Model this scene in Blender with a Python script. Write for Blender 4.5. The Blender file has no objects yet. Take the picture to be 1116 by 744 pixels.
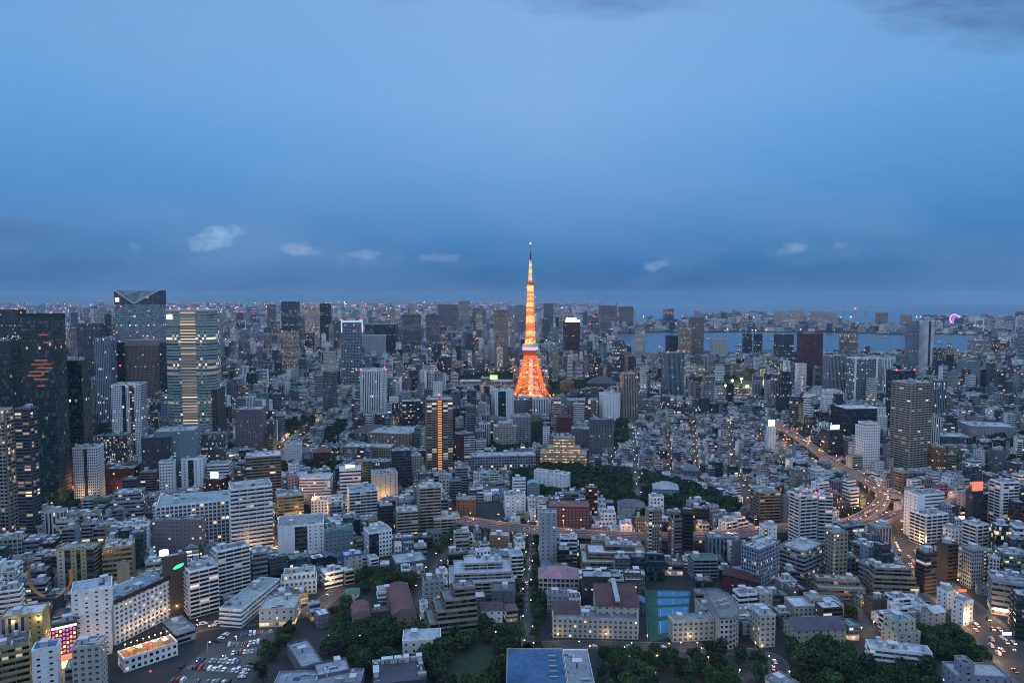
import bpy, math, random
import numpy as np
from math import sin, cos, atan, atan2, tan, sqrt, pi, radians, hypot
R = random.Random(11)
SC = bpy.context.scene
COL = SC.collection

# ------------------------------------------------------------------ camera
CAM_Z, FPX, PITCH = 225.0, 764.0, radians(3.67)
cd = bpy.data.cameras.new('camera'); cam = bpy.data.objects.new('camera', cd); COL.objects.link(cam)
cam.location = (0, 0, CAM_Z); cam.rotation_euler = (pi/2 - PITCH, 0, 0)
cd.sensor_width = 36; cd.lens = FPX/1116*36; cd.clip_start = 1; cd.clip_end = 90000
SC.camera = cam

# ------------------------------------------------------------------ render / exposure
SC.view_settings.view_transform = 'Standard'; SC.view_settings.look = 'None'
SC.view_settings.exposure = 0.36; SC.view_settings.gamma = 1.0; SC.view_settings.use_curve_mapping = False
SC.render.engine = 'CYCLES'
cy = SC.cycles
cy.use_denoising = True
try:
    cy.denoiser = 'OPENIMAGEDENOISE'; cy.denoising_prefilter = 'ACCURATE'; cy.denoising_input_passes = 'RGB_ALBEDO_NORMAL'
except Exception: pass
cy.max_bounces = 6; cy.diffuse_bounces = 2; cy.glossy_bounces = 2; cy.transmission_bounces = 2; cy.volume_bounces = 1
cy.caustics_reflective = False; cy.caustics_refractive = False
cy.sample_clamp_indirect = 4.0; cy.use_light_tree = True; cy.pixel_filter_type = 'BLACKMAN_HARRIS'; cy.filter_width = 1.0

# ------------------------------------------------------------------ node helper
class NT:
    def __init__(s, tree): s.t = tree; s.n = tree.nodes; s.l = tree.links
    def new(s, typ, **kw):
        n = s.n.new(typ)
        for k, v in kw.items(): setattr(n, k, v)
        return n
    def put(s, sock, v):
        if hasattr(v, 'is_output'): s.l.new(v, sock)
        elif v is not None:
            try: sock.default_value = v
            except Exception: sock.default_value = (*v, 1.0)
    def m(s, op, a, b=None, c=None, clamp=False):
        n = s.new('ShaderNodeMath', operation=op, use_clamp=clamp)
        for i, v in enumerate((a, b, c)):
            if v is not None: s.put(n.inputs[i], v)
        return n.outputs[0]
    def mix(s, f, a, b, blend='MIX'):
        n = s.new('ShaderNodeMix', data_type='RGBA', blend_type=blend)
        s.put(n.inputs[0], f)
        for sock, v in ((n.inputs[6], a), (n.inputs[7], b)):
            if isinstance(v, (tuple, list)) and len(v) == 3: v = (*v, 1.0)
            s.put(sock, v)
        return n.outputs[2]
    def noise(s, vec, scale, detail=3, rough=.55):
        n = s.new('ShaderNodeTexNoise'); n.inputs['Scale'].default_value = scale
        n.inputs['Detail'].default_value = detail; n.inputs['Roughness'].default_value = rough
        if vec is not None: s.l.new(vec, n.inputs['Vector'])
        return n.outputs[0]
    def rng(s, v, a, b, c, d):
        n = s.new('ShaderNodeMapRange'); s.put(n.inputs[0], v)
        for i, x in enumerate((a, b, c, d)): n.inputs[i+1].default_value = x
        return n.outputs[0]

# ------------------------------------------------------------------ sky (dusk: the sun has set behind the camera)
SUN_EL, SUN_ROT = radians(-3.0), radians(200)
w = bpy.data.worlds.new('World'); SC.world = w; w.use_nodes = True
N = NT(w.node_tree); N.n.clear()
tc = N.new('ShaderNodeTexCoord'); sp = N.new('ShaderNodeSeparateXYZ'); N.l.new(tc.outputs['Generated'], sp.inputs[0])
X, Y, Z = sp.outputs
sky = N.new('ShaderNodeTexSky', sky_type='NISHITA', sun_disc=False)
sky.sun_elevation = SUN_EL; sky.sun_rotation = SUN_ROT; sky.altitude = 250; sky.air_density = 1.0; sky.dust_density = 1.5; sky.ozone_density = 3.0
cr = N.new('ShaderNodeValToRGB'); N.l.new(N.m('ADD', N.m('MULTIPLY', Z, 1.0), 0.1, clamp=True), cr.inputs[0])
el = cr.color_ramp.elements
def stop(p, c):
    e = el.new(p); e.color = (*c, 1)
el[0].position = 0.0; el[0].color = (.025, .088, .215, 1); el[1].position = 1.0; el[1].color = (.68, .94, 1.34, 1)
SKYSTOPS = [(.100, (.026, .100, .235)), (.135, (.032, .130, .312)), (.195, (.043, .175, .405)), (.27, (.060, .228, .500)), (.36, (.083, .272, .560)), (.50, (.108, .285, .555)), (.70, (.44, .66, 1.02))]
for p, c in SKYSTOPS: stop(p, c)
# a brighter, greyer west behind the camera (afterglow), a paler patch to the left of the tower
west = N.m('POWER', N.m('MAXIMUM', N.m('MULTIPLY', Y, -1.0), 0.0), 1.3)
c0 = N.mix(N.m('MULTIPLY', west, 0.9, clamp=True), cr.outputs[0], (.33, .40, .56))
glow = N.m('MULTIPLY', N.rng(X, -.75, .05, .0, 1.0), N.rng(X, .05, .65, 1.0, .0))
glow = N.m('MULTIPLY', glow, N.rng(Z, .04, .26, 0.0, 1.0))
c0 = N.mix(N.m('MULTIPLY', glow, .42), c0, (.27, .42, .70))
# faint horizontal veils and small clouds, all in direction space
azi = N.m('DIVIDE', X, N.m('MAXIMUM', Y, .05)); ele = N.m('DIVIDE', Z, N.m('MAXIMUM', Y, .05))
cv = N.new('ShaderNodeCombineXYZ'); N.put(cv.inputs[0], azi); N.put(cv.inputs[1], N.m('MULTIPLY', ele, 3.2))
veil = N.noise(cv.outputs[0], 2.2, 6, .55)
front = N.rng(Y, .15, .4, 0, 1)
c0 = N.mix(N.m('MULTIPLY', N.rng(veil, .40, .75, 0, .34), front), c0, (.18, .31, .52))
fine = N.noise(cv.outputs[0], 8.0, 7, .62)
cv2 = N.new('ShaderNodeCombineXYZ'); N.put(cv2.inputs[0], azi); N.put(cv2.inputs[1], N.m('MULTIPLY', ele, 1.5))
fine2 = N.noise(cv2.outputs[0], 52.0, 7, .62)
fine3 = N.m('ADD', N.m('MULTIPLY', fine2, .6), N.m('MULTIPLY', N.noise(cv.outputs[0], 20.0, 6, .6), .4))
def px_dir(px, py):
    a = (px-558)/FPX; u = (372-py)/FPX
    y = cos(PITCH)+u*sin(PITCH); z = -sin(PITCH)+u*cos(PITCH)
    return a/y, z/y
def cloud(c, px, py, rx, ry, amt, colr, shear=0.0, lo=.42, hi=.62):
    a, e = px_dir(px, py)
    da = N.m('SUBTRACT', azi, a); de = N.m('SUBTRACT', N.m('SUBTRACT', ele, e), N.m('MULTIPLY', da, shear))
    r2 = N.m('ADD', N.m('POWER', N.m('ABSOLUTE', N.m('DIVIDE', da, rx/FPX)), 2.0), N.m('POWER', N.m('ABSOLUTE', N.m('DIVIDE', de, ry/FPX)), 2.0))
    body = N.m('ADD', N.m('SUBTRACT', 1.0, r2), N.m('MULTIPLY', N.m('SUBTRACT', fine3 if rx < 60 else fine, .5), 6.5 if rx < 60 else 3.2))
    k = N.m('MULTIPLY', N.rng(body, -.1, 1.9, 0, amt), N.rng(r2, .8, 3.2, 1, 0))
    return N.mix(N.m('MULTIPLY', k, front), c, colr)
CLOUDCOL = (.22, .36, .54)
for q in ((236, 259, 40, 15, .85, (.30, .44, .60), .22), (222, 285, 24, 6, .16, CLOUDCOL), (147, 268, 9, 6, .30, CLOUDCOL), (143, 286, 9, 5, .12, CLOUDCOL), (328, 272, 25, 9, .85, (.27, .36, .52), -.1), (400, 277, 22, 7, .75, (.26, .35, .51)), (478, 281, 32, 6, .6, (.24, .32, .49)),
          (711, 291, 20, 8, .85, (.24, .37, .54), .35), (863, 271, 22, 9, .75, (.24, .36, .54)), (915, 268, 10, 6, .5, (.23, .34, .52)), (795, 272, 40, 4, .14, CLOUDCOL), (945, 330-170+22, 130, 5, .10, (.2, .32, .5), .2),
          (665, -6, 120, 28, .95, (.080, .150, .300)), (1070, -4, 150, 58, 1.0, (.062, .110, .220), -.10), (435, 0, 35, 14, .35, (.12, .2, .36)), (15, 252, 78, 16, .8, (.040, .105, .235)), (90, 290, 150, 22, .30, (.052, .120, .245))):
    if q[2] < 60: c0 = cloud(c0, q[0]+q[2]*.5, q[1]+q[3]*.8, q[2]*2.1, q[3]*1.7, q[4]*.14, *q[5:])
    c0 = cloud(c0, *q[:2], q[2]*(.85 if q[2] < 60 else 1), q[3]*(.85 if q[2] < 60 else 1), q[4]*(.8 if q[2] < 60 else 1), *q[5:])
nish = N.mix(1.0, sky.outputs[0], (.06, .06, .06), 'MULTIPLY')
c0 = N.mix(1.0, c0, nish, 'ADD')
bg = N.new('ShaderNodeBackground'); N.l.new(c0, bg.inputs[0]); bg.inputs[1].default_value = 1.0
out = N.new('ShaderNodeOutputWorld'); N.l.new(bg.outputs[0], out.inputs[0])
w.cycles.sampling_method = 'MANUAL'; w.cycles.sample_map_resolution = 512

# the last light of the sunset, wide and weak, from behind the camera
sd = bpy.data.lights.new('sun', 'SUN'); sd.energy = 0.14; sd.angle = radians(50); sd.color = (.96, .97, 1.0)
so = bpy.data.objects.new('sun', sd); COL.objects.link(so)
so.rotation_euler = (radians(68), 0, radians(-28))

# ------------------------------------------------------------------ pixel -> place
def ray(px, py):
    a = (px-558)/FPX; u = (372-py)/FPX
    return a, cos(PITCH)+u*sin(PITCH), -sin(PITCH)+u*cos(PITCH)
def G(px, py, z=0.0):
    a, y, dz = ray(px, py); t = (z-CAM_Z)/dz
    return a*t, y*t
def zat(py, Y):
    _, y, dz = ray(558, py); return CAM_Z + Y*dz/y
def proj(x, y, z):
    f = y*cos(PITCH) - (z-CAM_Z)*sin(PITCH); u = y*sin(PITCH) + (z-CAM_Z)*cos(PITCH)
    f = max(f, 1.0)
    return 558+FPX*x/f, 372-FPX*u/f

# ------------------------------------------------------------------ tags
def tag(o, label=None, cat=None, group=None, kind=None):
    if label: o['label'] = label
    if cat: o['category'] = cat
    if group: o['group'] = group
    if kind: o['kind'] = kind
    return o
def empty(name, loc=(0, 0, 0), rz=0.0, parent=None):
    o = bpy.data.objects.new(name, None); COL.objects.link(o); o.location = loc; o.rotation_euler = (0, 0, rz)
    o.empty_display_size = .5
    if parent: o.parent = parent
    return o
def link(name, me, parent=None, loc=None, rz=None, sc=None):
    o = bpy.data.objects.new(name, me); COL.objects.link(o)
    if parent: o.parent = parent
    if loc is not None: o.location = loc
    if rz is not None: o.rotation_euler = (0, 0, rz)
    if sc is not None: o.scale = sc
    return o

# ------------------------------------------------------------------ materials
MATS = {}
def mat(name):
    m = bpy.data.materials.new(name); m.use_nodes = True; m.node_tree.nodes.clear(); MATS[name] = m
    t = NT(m.node_tree); b = t.new('ShaderNodeBsdfPrincipled'); o = t.new('ShaderNodeOutputMaterial'); t.l.new(b.outputs[0], o.inputs[0])
    return m, t, b
def attr(t, name):
    a = t.new('ShaderNodeAttribute', attribute_name=name); return a
def opos(t):
    g = t.new('ShaderNodeNewGeometry'); return g.outputs['Position']

def facade_material(name, em=1.0):
    m, t, b = mat(name)
    wc = attr(t, 'wcol'); gc = attr(t, 'gcol'); pr = attr(t, 'par')
    sep = t.new('ShaderNodeSeparateColor'); t.l.new(pr.outputs['Color'], sep.inputs[0])
    fw, fh, seed = sep.outputs; litp = gc.outputs['Alpha']; warm = pr.outputs['Alpha']
    uv = t.new('ShaderNodeUVMap', uv_map='UVMap'); s2 = t.new('ShaderNodeSeparateXYZ'); t.l.new(uv.outputs[0], s2.inputs[0])
    u, v = s2.outputs[0], s2.outputs[1]
    fu, fv = t.m('FRACT', u), t.m('FRACT', v); iu, iv = t.m('FLOOR', u), t.m('FLOOR', v)
    inx = t.m('LESS_THAN', t.m('ABSOLUTE', t.m('SUBTRACT', fu, .5)), t.m('MULTIPLY', fw, .5))
    iny = t.m('LESS_THAN', t.m('ABSOLUTE', t.m('SUBTRACT', fv, .5)), t.m('MULTIPLY', fh, .5))
    mask = t.m('MULTIPLY', inx, iny)
    def wn(a, bb, c):
        k = t.new('ShaderNodeCombineXYZ'); t.put(k.inputs[0], a); t.put(k.inputs[1], bb); t.put(k.inputs[2], c)
        q = t.new('ShaderNodeTexWhiteNoise', noise_dimensions='3D'); t.l.new(k.outputs[0], q.inputs[0]); return q
    sd_ = t.m('MULTIPLY', seed, 977.0)
    cell = wn(iu, iv, sd_); flo = wn(iv, sd_, 3.7)
    cs = t.new('ShaderNodeSeparateColor'); t.l.new(cell.outputs['Color'], cs.inputs[0])
    score = t.m('ADD', t.m('MULTIPLY', cell.outputs[0], .65), t.m('MULTIPLY', flo.outputs[0], .35))
    lit = t.m('LESS_THAN', score, t.m('ADD', t.m('MULTIPLY', t.m('SQRT', litp), .58), t.m('MULTIPLY', litp, .5)))
    lit = t.m('MULTIPLY', lit, t.m('GREATER_THAN', litp, .001))
    # concrete / tile: uneven, streaked down the wall
    p = opos(t); mp = t.new('ShaderNodeMapping'); t.l.new(p, mp.inputs[0]); mp.inputs['Scale'].default_value = (.55, .55, .06)
    n1 = t.noise(p, .05, 3); n2 = t.noise(mp.outputs[0], 1.0, 4, .6)
    k = t.m('ADD', t.m('MULTIPLY', n1, .4), t.m('MULTIPLY', n2, .5)); k = t.m('ADD', k, .55)
    joint = t.m('LESS_THAN', fv, .07); pil = t.m('MULTIPLY', t.m('LESS_THAN', fu, .05), t.m('GREATER_THAN', t.m('FRACT', t.m('MULTIPLY', seed, 13.0)), .5))
    k = t.m('MULTIPLY', k, t.m('SUBTRACT', 1.0, t.m('MULTIPLY', t.m('MAXIMUM', joint, pil), .22)))
    kk = t.new('ShaderNodeCombineColor'); [t.put(kk.inputs[i], k) for i in range(3)]
    wall = t.mix(1.0, wc.outputs['Color'], kk.outputs[0], 'MULTIPLY')
    gk = t.new('ShaderNodeCombineColor'); gv = t.m('ADD', t.m('MULTIPLY', cs.outputs[1], 1.3), .4); [t.put(gk.inputs[i], gv) for i in range(3)]
    glass = t.mix(1.0, gc.outputs['Color'], gk.outputs[0], 'MULTIPLY')
    # some windows have pale blinds or curtains drawn
    glass = t.mix(t.m('MULTIPLY', t.m('GREATER_THAN', cs.outputs[2], .84), .5), glass, (.17, .18, .20))
    t.put(b.inputs['Base Color'], t.mix(mask, wall, glass))
    t.put(b.inputs['Roughness'], t.m('SUBTRACT', .85, t.m('MULTIPLY', mask, .66)))
    lc = t.mix(t.m('MULTIPLY', t.m('ADD', warm, t.m('SUBTRACT', cs.outputs[0], .25)), 1.0, clamp=True), (.80, .95, 1.0), (1.0, .56, .22))
    t.put(b.inputs['Emission Color'], lc)
    st = t.m('MULTIPLY', t.m('MULTIPLY', mask, lit), t.m('ADD', t.m('MULTIPLY', t.m('POWER', cs.outputs[1], 2.0), 1.0*em), .14*em))
    t.put(b.inputs['Emission Strength'], t.m('MULTIPLY', st, t.m('ADD', t.m('MULTIPLY', fv, .7), .5)))
    try: m.cycles.emission_sampling = 'NONE'
    except Exception: pass
    return m
FAC = facade_material('tinted_facade')

def attr_material(name, scale, lo, hi, rough=.85, metal=0.0, extra=None):
    m, t, b = mat(name); wc = attr(t, 'wcol'); p = opos(t)
    n = t.noise(p, scale, 5, .6); n2 = t.noise(p, scale*.17, 3, .5)
    k = t.rng(t.m('ADD', t.m('MULTIPLY', n, .6), t.m('MULTIPLY', n2, .4)), .3, .7, lo, hi)
    kk = t.new('ShaderNodeCombineColor'); [t.put(kk.inputs[i], k) for i in range(3)]
    t.put(b.inputs['Base Color'], t.mix(1.0, wc.outputs['Color'], kk.outputs[0], 'MULTIPLY'))
    b.inputs['Roughness'].default_value = rough; b.inputs['Metallic'].default_value = metal
    return m
ROOF = attr_material('weathered_roof', .35, .42, 1.35)
PAINT = attr_material('painted_metal', .8, .8, 1.15, .5)
STEEL = attr_material('tower_steel', .3, .85, 1.1, .45)

def plain(name, colr, rough=.8, nz=.5, lo=.7, hi=1.25, metal=0.0):
    m, t, b = mat(name); p = opos(t); k = t.rng(t.noise(p, nz, 5, .6), .3, .7, lo, hi)
    kk = t.new('ShaderNodeCombineColor'); [t.put(kk.inputs[i], k) for i in range(3)]
    t.put(b.inputs['Base Color'], t.mix(1.0, (*colr, 1), kk.outputs[0], 'MULTIPLY'))
    b.inputs['Roughness'].default_value = rough; b.inputs['Metallic'].default_value = metal
    return m
ASPHALT = plain('asphalt', (.040, .041, .045), .85, .2)
PAVE = plain('paving', (.075, .076, .08), .85, .4)
MARK = plain('road_paint', (.62, .62, .6), .7, 1.5, .7, 1.1)
EXPRESS = plain('expressway_asphalt', (.065, .06, .06), .8, .25)
SOUNDWALL = plain('sound_wall', (.30, .275, .265), .7, .5)
LAND = plain('urban_ground', (.018, .019, .022), .9, .03, .5, 1.4)
LAWN = plain('lawn', (.016, .034, .013), .95, .3, .5, 1.4)
SAND = plain('school_yard', (.16, .14, .11), .95, .1)
BARK = plain('bark', (.06, .045, .035), .9, 3.0)
BLUECOURT = plain('blue_court', (.034, .19, .36), .8, .25, .75, 1.15)
GREENCOURT = plain('green_court', (.018, .085, .062), .85, .25, .7, 1.2)
HAZE = 2.5e-5
HULL = plain('boat_hull', (.5, .5, .5), .6)
def emis(name, colr, s):
    m, t, b = mat(name); b.inputs['Base Color'].default_value = (.05, .05, .05, 1)
    b.inputs['Emission Color'].default_value = (*colr, 1); b.inputs['Emission Strength'].default_value = s
    try: m.cycles.emission_sampling = 'NONE'
    except Exception: pass
    return m
E_WARM = emis('lamp_warm', (1.0, .60, .28), 10); E_WHITE = emis('lamp_white', (.90, .96, 1.0), 7); E_RED = emis('lamp_red', (1.0, .06, .08), 4)
E_SIGN = emis('sign_white', (.86, .93, 1.0), 1.5); E_GREEN = emis('sign_green', (.04, .85, .42), 1.1); E_ORANGE = emis('lamp_orange', (1.0, .36, .08), 10)
E_SIGNR = emis('sign_red', (1.0, .10, .06), 1.8); E_PINK = emis('sign_pink', (1.0, .12, .42), .9); E_YEL = emis('sign_yellow', (1.0, .78, .25), 1.9); E_PURP = emis('lamp_purple', (.62, .20, 1.0), .8)
E_DIM = emis('window_glow', (1.0, .62, .28), .95); E_DIMW = emis('window_glow_cool', (.8, .93, 1.0), .8); E_LIME = emis('screen_lime', (.55, 1.0, .35), 1.1)
E_SHOP = emis('shop_glow', (1.0, .80, .52), 2.6); E_LIFT = emis('lift_shaft_glow', (1.0, .38, .11), .9); E_TAIL = emis('tail_lamp', (1.0, .05, .03), 8); E_VIOLET = emis('deck_light', (.55, .42, 1.0), 1.1)
m_, t_, b_ = mat('window_glass')
t_.put(b_.inputs['Base Color'], t_.mix(t_.m('MULTIPLY', t_.noise(opos(t_), .35, 2), .9), (.012, .016, .024), (.10, .115, .135))); b_.inputs['Roughness'].default_value = .12
GLASS = m_
# foliage: two greens and a dry one, clump by clump
def foliage(name, a, bcol, c):
    m, t, b = mat(name); p = opos(t); oi = t.new('ShaderNodeObjectInfo')
    g = t.new('ShaderNodeNewGeometry')
    col = t.mix(t.rng(t.noise(p, .45, 4, .65), .35, .68, 0, 1), a, bcol)
    col = t.mix(t.rng(g.outputs['Random Per Island'], .55, 1, 0, .6), col, c)
    hs = t.new('ShaderNodeHueSaturation'); t.put(hs.inputs['Color'], col)
    t.put(hs.inputs['Value'], t.rng(oi.outputs['Random'], 0, 1, .65, 1.35)); t.put(hs.inputs['Hue'], t.rng(oi.outputs['Random'], 0, 1, .485, .515))
    t.put(b.inputs['Base Color'], hs.outputs[0]); b.inputs['Roughness'].default_value = .7
    b.inputs['Specular IOR Level'].default_value = .2
    return m
LEAF = foliage('broadleaf_foliage', (.020, .046, .020), (.065, .115, .038), (.10, .14, .05))
LEAF2 = foliage('dark_foliage', (.015, .034, .020), (.035, .065, .030), (.05, .075, .035))
LEAF3 = foliage('copper_foliage', (.09, .022, .02), (.16, .035, .028), (.12, .05, .03))
m_, t_, b_ = mat('sea_water')
b_.inputs['Base Color'].default_value = (.022, .060, .105, 1); b_.inputs['Roughness'].default_value = .26
bp = t_.new('ShaderNodeBump'); bp.inputs['Strength'].default_value = .3; bp.inputs['Distance'].default_value = 2.0; t_.l.new(t_.noise(opos(t_), .035, 6, .6), bp.inputs['Height']); t_.l.new(bp.outputs[0], b_.inputs['Normal'])
WATER = m_

# ------------------------------------------------------------------ mesh builder
class MB:
    def __init__(s): s.v = []; s.f = []; s.uv = []; s.wc = []; s.gc = []; s.pr = []; s.mi = []
    def face(s, pts, wc=(.5, .5, .5), gc=(0, 0, 0, 0), pr=(0, 0, 0, 0), uv=None, mi=0):
        i = len(s.v); s.v.extend(pts); s.f.append(tuple(range(i, i+len(pts))))
        s.uv.extend(uv if uv else [(0.5, 0.02)]*len(pts)); s.wc.append((*wc[:3], 1)); s.gc.append(gc); s.pr.append(pr); s.mi.append(mi)
    def box(s, x0, x1, y0, y1, z0, z1, wc=(.5, .5, .5), mi=0, bottom=False, M=None):
        P = [(x0, y0, z0), (x1, y0, z0), (x1, y1, z0), (x0, y1, z0), (x0, y0, z1), (x1, y0, z1), (x1, y1, z1), (x0, y1, z1)]
        if M: P = [M(*p) for p in P]
        for q in ((0, 1, 5, 4), (1, 2, 6, 5), (2, 3, 7, 6), (3, 0, 4, 7), (4, 5, 6, 7)) + (((3, 2, 1, 0),) if bottom else ()):
            s.face([P[k] for k in q], wc, mi=mi)
    def tube(s, a, b, ra, rb=None, n=5, wc=(.5, .5, .5), mi=0, cap=False):
        rb = ra if rb is None else rb
        d = np.subtract(b, a); L = np.linalg.norm(d)
        if L < 1e-6: return
        d = d/L; h = np.array((0, 0, 1.0)) if abs(d[2]) < .9 else np.array((1.0, 0, 0)); p = np.cross(d, h); p /= np.linalg.norm(p); q = np.cross(d, p)
        r1 = [tuple(np.array(a)+ra*(cos(2*pi*k/n)*p+sin(2*pi*k/n)*q)) for k in range(n)]; r2 = [tuple(np.array(b)+rb*(cos(2*pi*k/n)*p+sin(2*pi*k/n)*q)) for k in range(n)]
        for k in range(n): s.face([r1[k], r2[k], r2[(k+1) % n], r1[(k+1) % n]], wc, mi=mi)
        if cap: s.face(r2, wc, mi=mi); s.face(r1[::-1], wc, mi=mi)
    def cyl(s, x, y, z0, z1, r, n=12, wc=(.5, .5, .5), mi=0, r2=None):
        r2 = r if r2 is None else r2
        a = [(x+r*cos(2*pi*k/n), y+r*sin(2*pi*k/n), z0) for k in range(n)]; b = [(x+r2*cos(2*pi*k/n), y+r2*sin(2*pi*k/n), z1) for k in range(n)]
        for k in range(n): s.face([a[k], a[(k+1) % n], b[(k+1) % n], b[k]], wc, mi=mi)
        s.face(b, wc, mi=mi)
    def ball(s, x, y, z, r, wc=(.5, .5, .5), mi=0, n=6, rz=None):
        rz = r if rz is None else rz; rows = 4
        def P(i, k): th = pi*i/rows; return (x+r*sin(th)*cos(2*pi*k/n), y+r*sin(th)*sin(2*pi*k/n), z-rz*cos(th))
        for i in range(rows):
            for k in range(n):
                q = [P(i, k), P(i, k+1), P(i+1, k+1), P(i+1, k)]
                if i == 0: q = [q[0], q[2], q[3]]
                elif i == rows-1: q = q[:3]
                s.face(q, wc, mi=mi)
    def mesh(s, name, mats):
        me = bpy.data.meshes.new(name); me.from_pydata(s.v, [], s.f)
        uvl = me.uv_layers.new(name='UVMap'); uvl.data.foreach_set('uv', np.array(s.uv, dtype=np.float32).ravel())
        for nm, d in (('wcol', s.wc), ('gcol', s.gc), ('par', s.pr)):
            a = me.attributes.new(nm, 'FLOAT_COLOR', 'FACE'); a.data.foreach_set('color', np.array(d, dtype=np.float32).ravel())
        for m in (mats if isinstance(mats, (list, tuple)) else [mats]): me.materials.append(m)
        if any(s.mi): me.polygons.foreach_set('material_index', np.array(s.mi, dtype=np.int32))
        me.update(); return me
    def build(s, name, mats, parent=None, loc=None, rz=None):
        return link(name, s.mesh(name, mats), parent, loc, rz)

# ------------------------------------------------------------------ occupancy of the ground (3 m cells) and sight lines to keep open
OX, OY, OC = -2400, 330, 3.0
OCC = np.zeros((1600, 900), dtype=np.uint8)
def cells(poly, grow=0.0):
    P = np.array(poly, dtype=float); c = P.mean(axis=0)
    if grow: P = P + (P-c)/np.maximum(np.linalg.norm(P-c, axis=1, keepdims=True), .1)*grow
    x0, y0 = P.min(axis=0); x1, y1 = P.max(axis=0)
    i0, i1 = max(0, int((x0-OX)/OC)), min(OCC.shape[0]-1, int((x1-OX)/OC)+1); j0, j1 = max(0, int((y0-OY)/OC)), min(OCC.shape[1]-1, int((y1-OY)/OC)+1)
    if i1 <= i0 or j1 <= j0: return None
    gx, gy = np.meshgrid(OX+(np.arange(i0, i1)+.5)*OC, OY+(np.arange(j0, j1)+.5)*OC, indexing='ij')
    ins = np.zeros(gx.shape, bool); n = len(P); j = n-1
    for i in range(n):
        xi, yi = P[i]; xj, yj = P[j]
        cond = ((yi > gy) != (yj > gy)) & (gx < (xj-xi)*(gy-yi)/(yj-yi+1e-12)+xi); ins ^= cond; j = i
    return (slice(i0, i1), slice(j0, j1)), ins
def mark(poly, grow=0.0, val=1):
    r = cells(poly, grow)
    if r: OCC[r[0]][r[1]] = val
def free(poly, grow=0.0):
    r = cells(poly, grow); return bool(r) and not OCC[r[0]][r[1]].any() and r[1].any()
PROT = []     # (xl, xr, y lowest visible, distance): nothing nearer may rise above that line there
def protect(xl, xr, yb, dist): PROT.append((xl, xr, yb, dist))
def rect(x, y, w, d, rot):
    c, s = cos(rot), sin(rot)
    return [(x+c*a-s*b, y+s*a+c*b) for a, b in ((-w/2, -d/2), (w/2, -d/2), (w/2, d/2), (-w/2, d/2))]
# ------------------------------------------------------------------ colours and facade styles
CL = dict(W=(.74, .76, .77), L=(.27, .295, .325), G=(.115, .125, .148), D=(.042, .047, .058), B=(.27, .232, .178), Y=(.33, .28, .14), N=(.085, .065, .056), R=(.115, .034, .031), K=(.028, .033, .045),
          T=(.015, .042, .045), C=(.15, .22, .24), P=(.20, .165, .185), O=(.30, .15, .07), V=(.085, .065, .095), E=(.10, .26, .27), U=(.05, .13, .33), M=(.10, .03, .035), S=(.22, .26, .315), F=(.05, .16, .10), A=(.44, .415, .36))
NAMES = dict(W='white', L='light grey', G='grey', D='dark grey', B='beige', Y='yellow-beige', N='dark brown', R='red-brown', K='black', T='dark teal', C='pale teal', P='pinkish grey', O='ochre-brown', V='dark purple-grey',
             E='teal', U='blue', M='maroon', S='pale blue-grey', F='green', A='cream')
#            fw   fh   bay  floor glass           lit
STY = dict(glass=(.94, .84, 2.4, 3.9, (.024, .050, .064), .04), ribbon=(1.0, .46, 3.2, 3.7, (.012, .016, .026), .06), punch=(.52, .48, 3.3, 3.4, (.013, .016, .025), .05), grid=(.74, .66, 3.4, 3.5, (.014, .018, .026), .05),
           vert=(.50, 1.0, 3.0, 3.6, (.028, .034, .052), .03), balc=(.94, .62, 6.0, 3.05, (.016, .018, .025), .05), blank=(0, 0, 4, 3.4, (.03, .03, .03), 0), few=(.28, .34, 5.0, 3.2, (.022, .026, .038), .05), dark=(.97, .76, 2.0, 3.9, (.006, .026, .028), .03),
           lit=(.9, .55, 2.2, 3.6, (.1, .08, .05), .85), stairs=(.55, .32, 2.6, 3.05, (.05, .045, .04), .85), fine=(.58, .58, 2.2, 3.0, (.014, .017, .026), .05), litband=(.9, .45, 3.0, 3.7, (.06, .06, .055), .45), pale=(1.0, .42, 3.2, 3.4, (.06, .075, .095), .05))

def wall_face(mb, p0, p1, z0, z1, wall, sty, seed, lit=None, warm=.6, z0b=None):
    """one vertical wall from p0 to p1 (seen from outside left to right), with its window grid"""
    fw, fh, bay, flo, g, lp = sty
    L = hypot(p1[0]-p0[0], p1[1]-p0[1])
    nb = max(1, round(L/bay)); nf = max(1, round((z1-z0)/flo))
    lp = lp if lit is None else lit
    mb.face([(*p0, z0), (*p1, z0), (*p1, z1), (*p0, z1)], wall, (*g, lp), (fw, fh, seed, warm), [(0, 0), (nb, 0), (nb, nf), (0, nf)])
    return nb, nf

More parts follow.
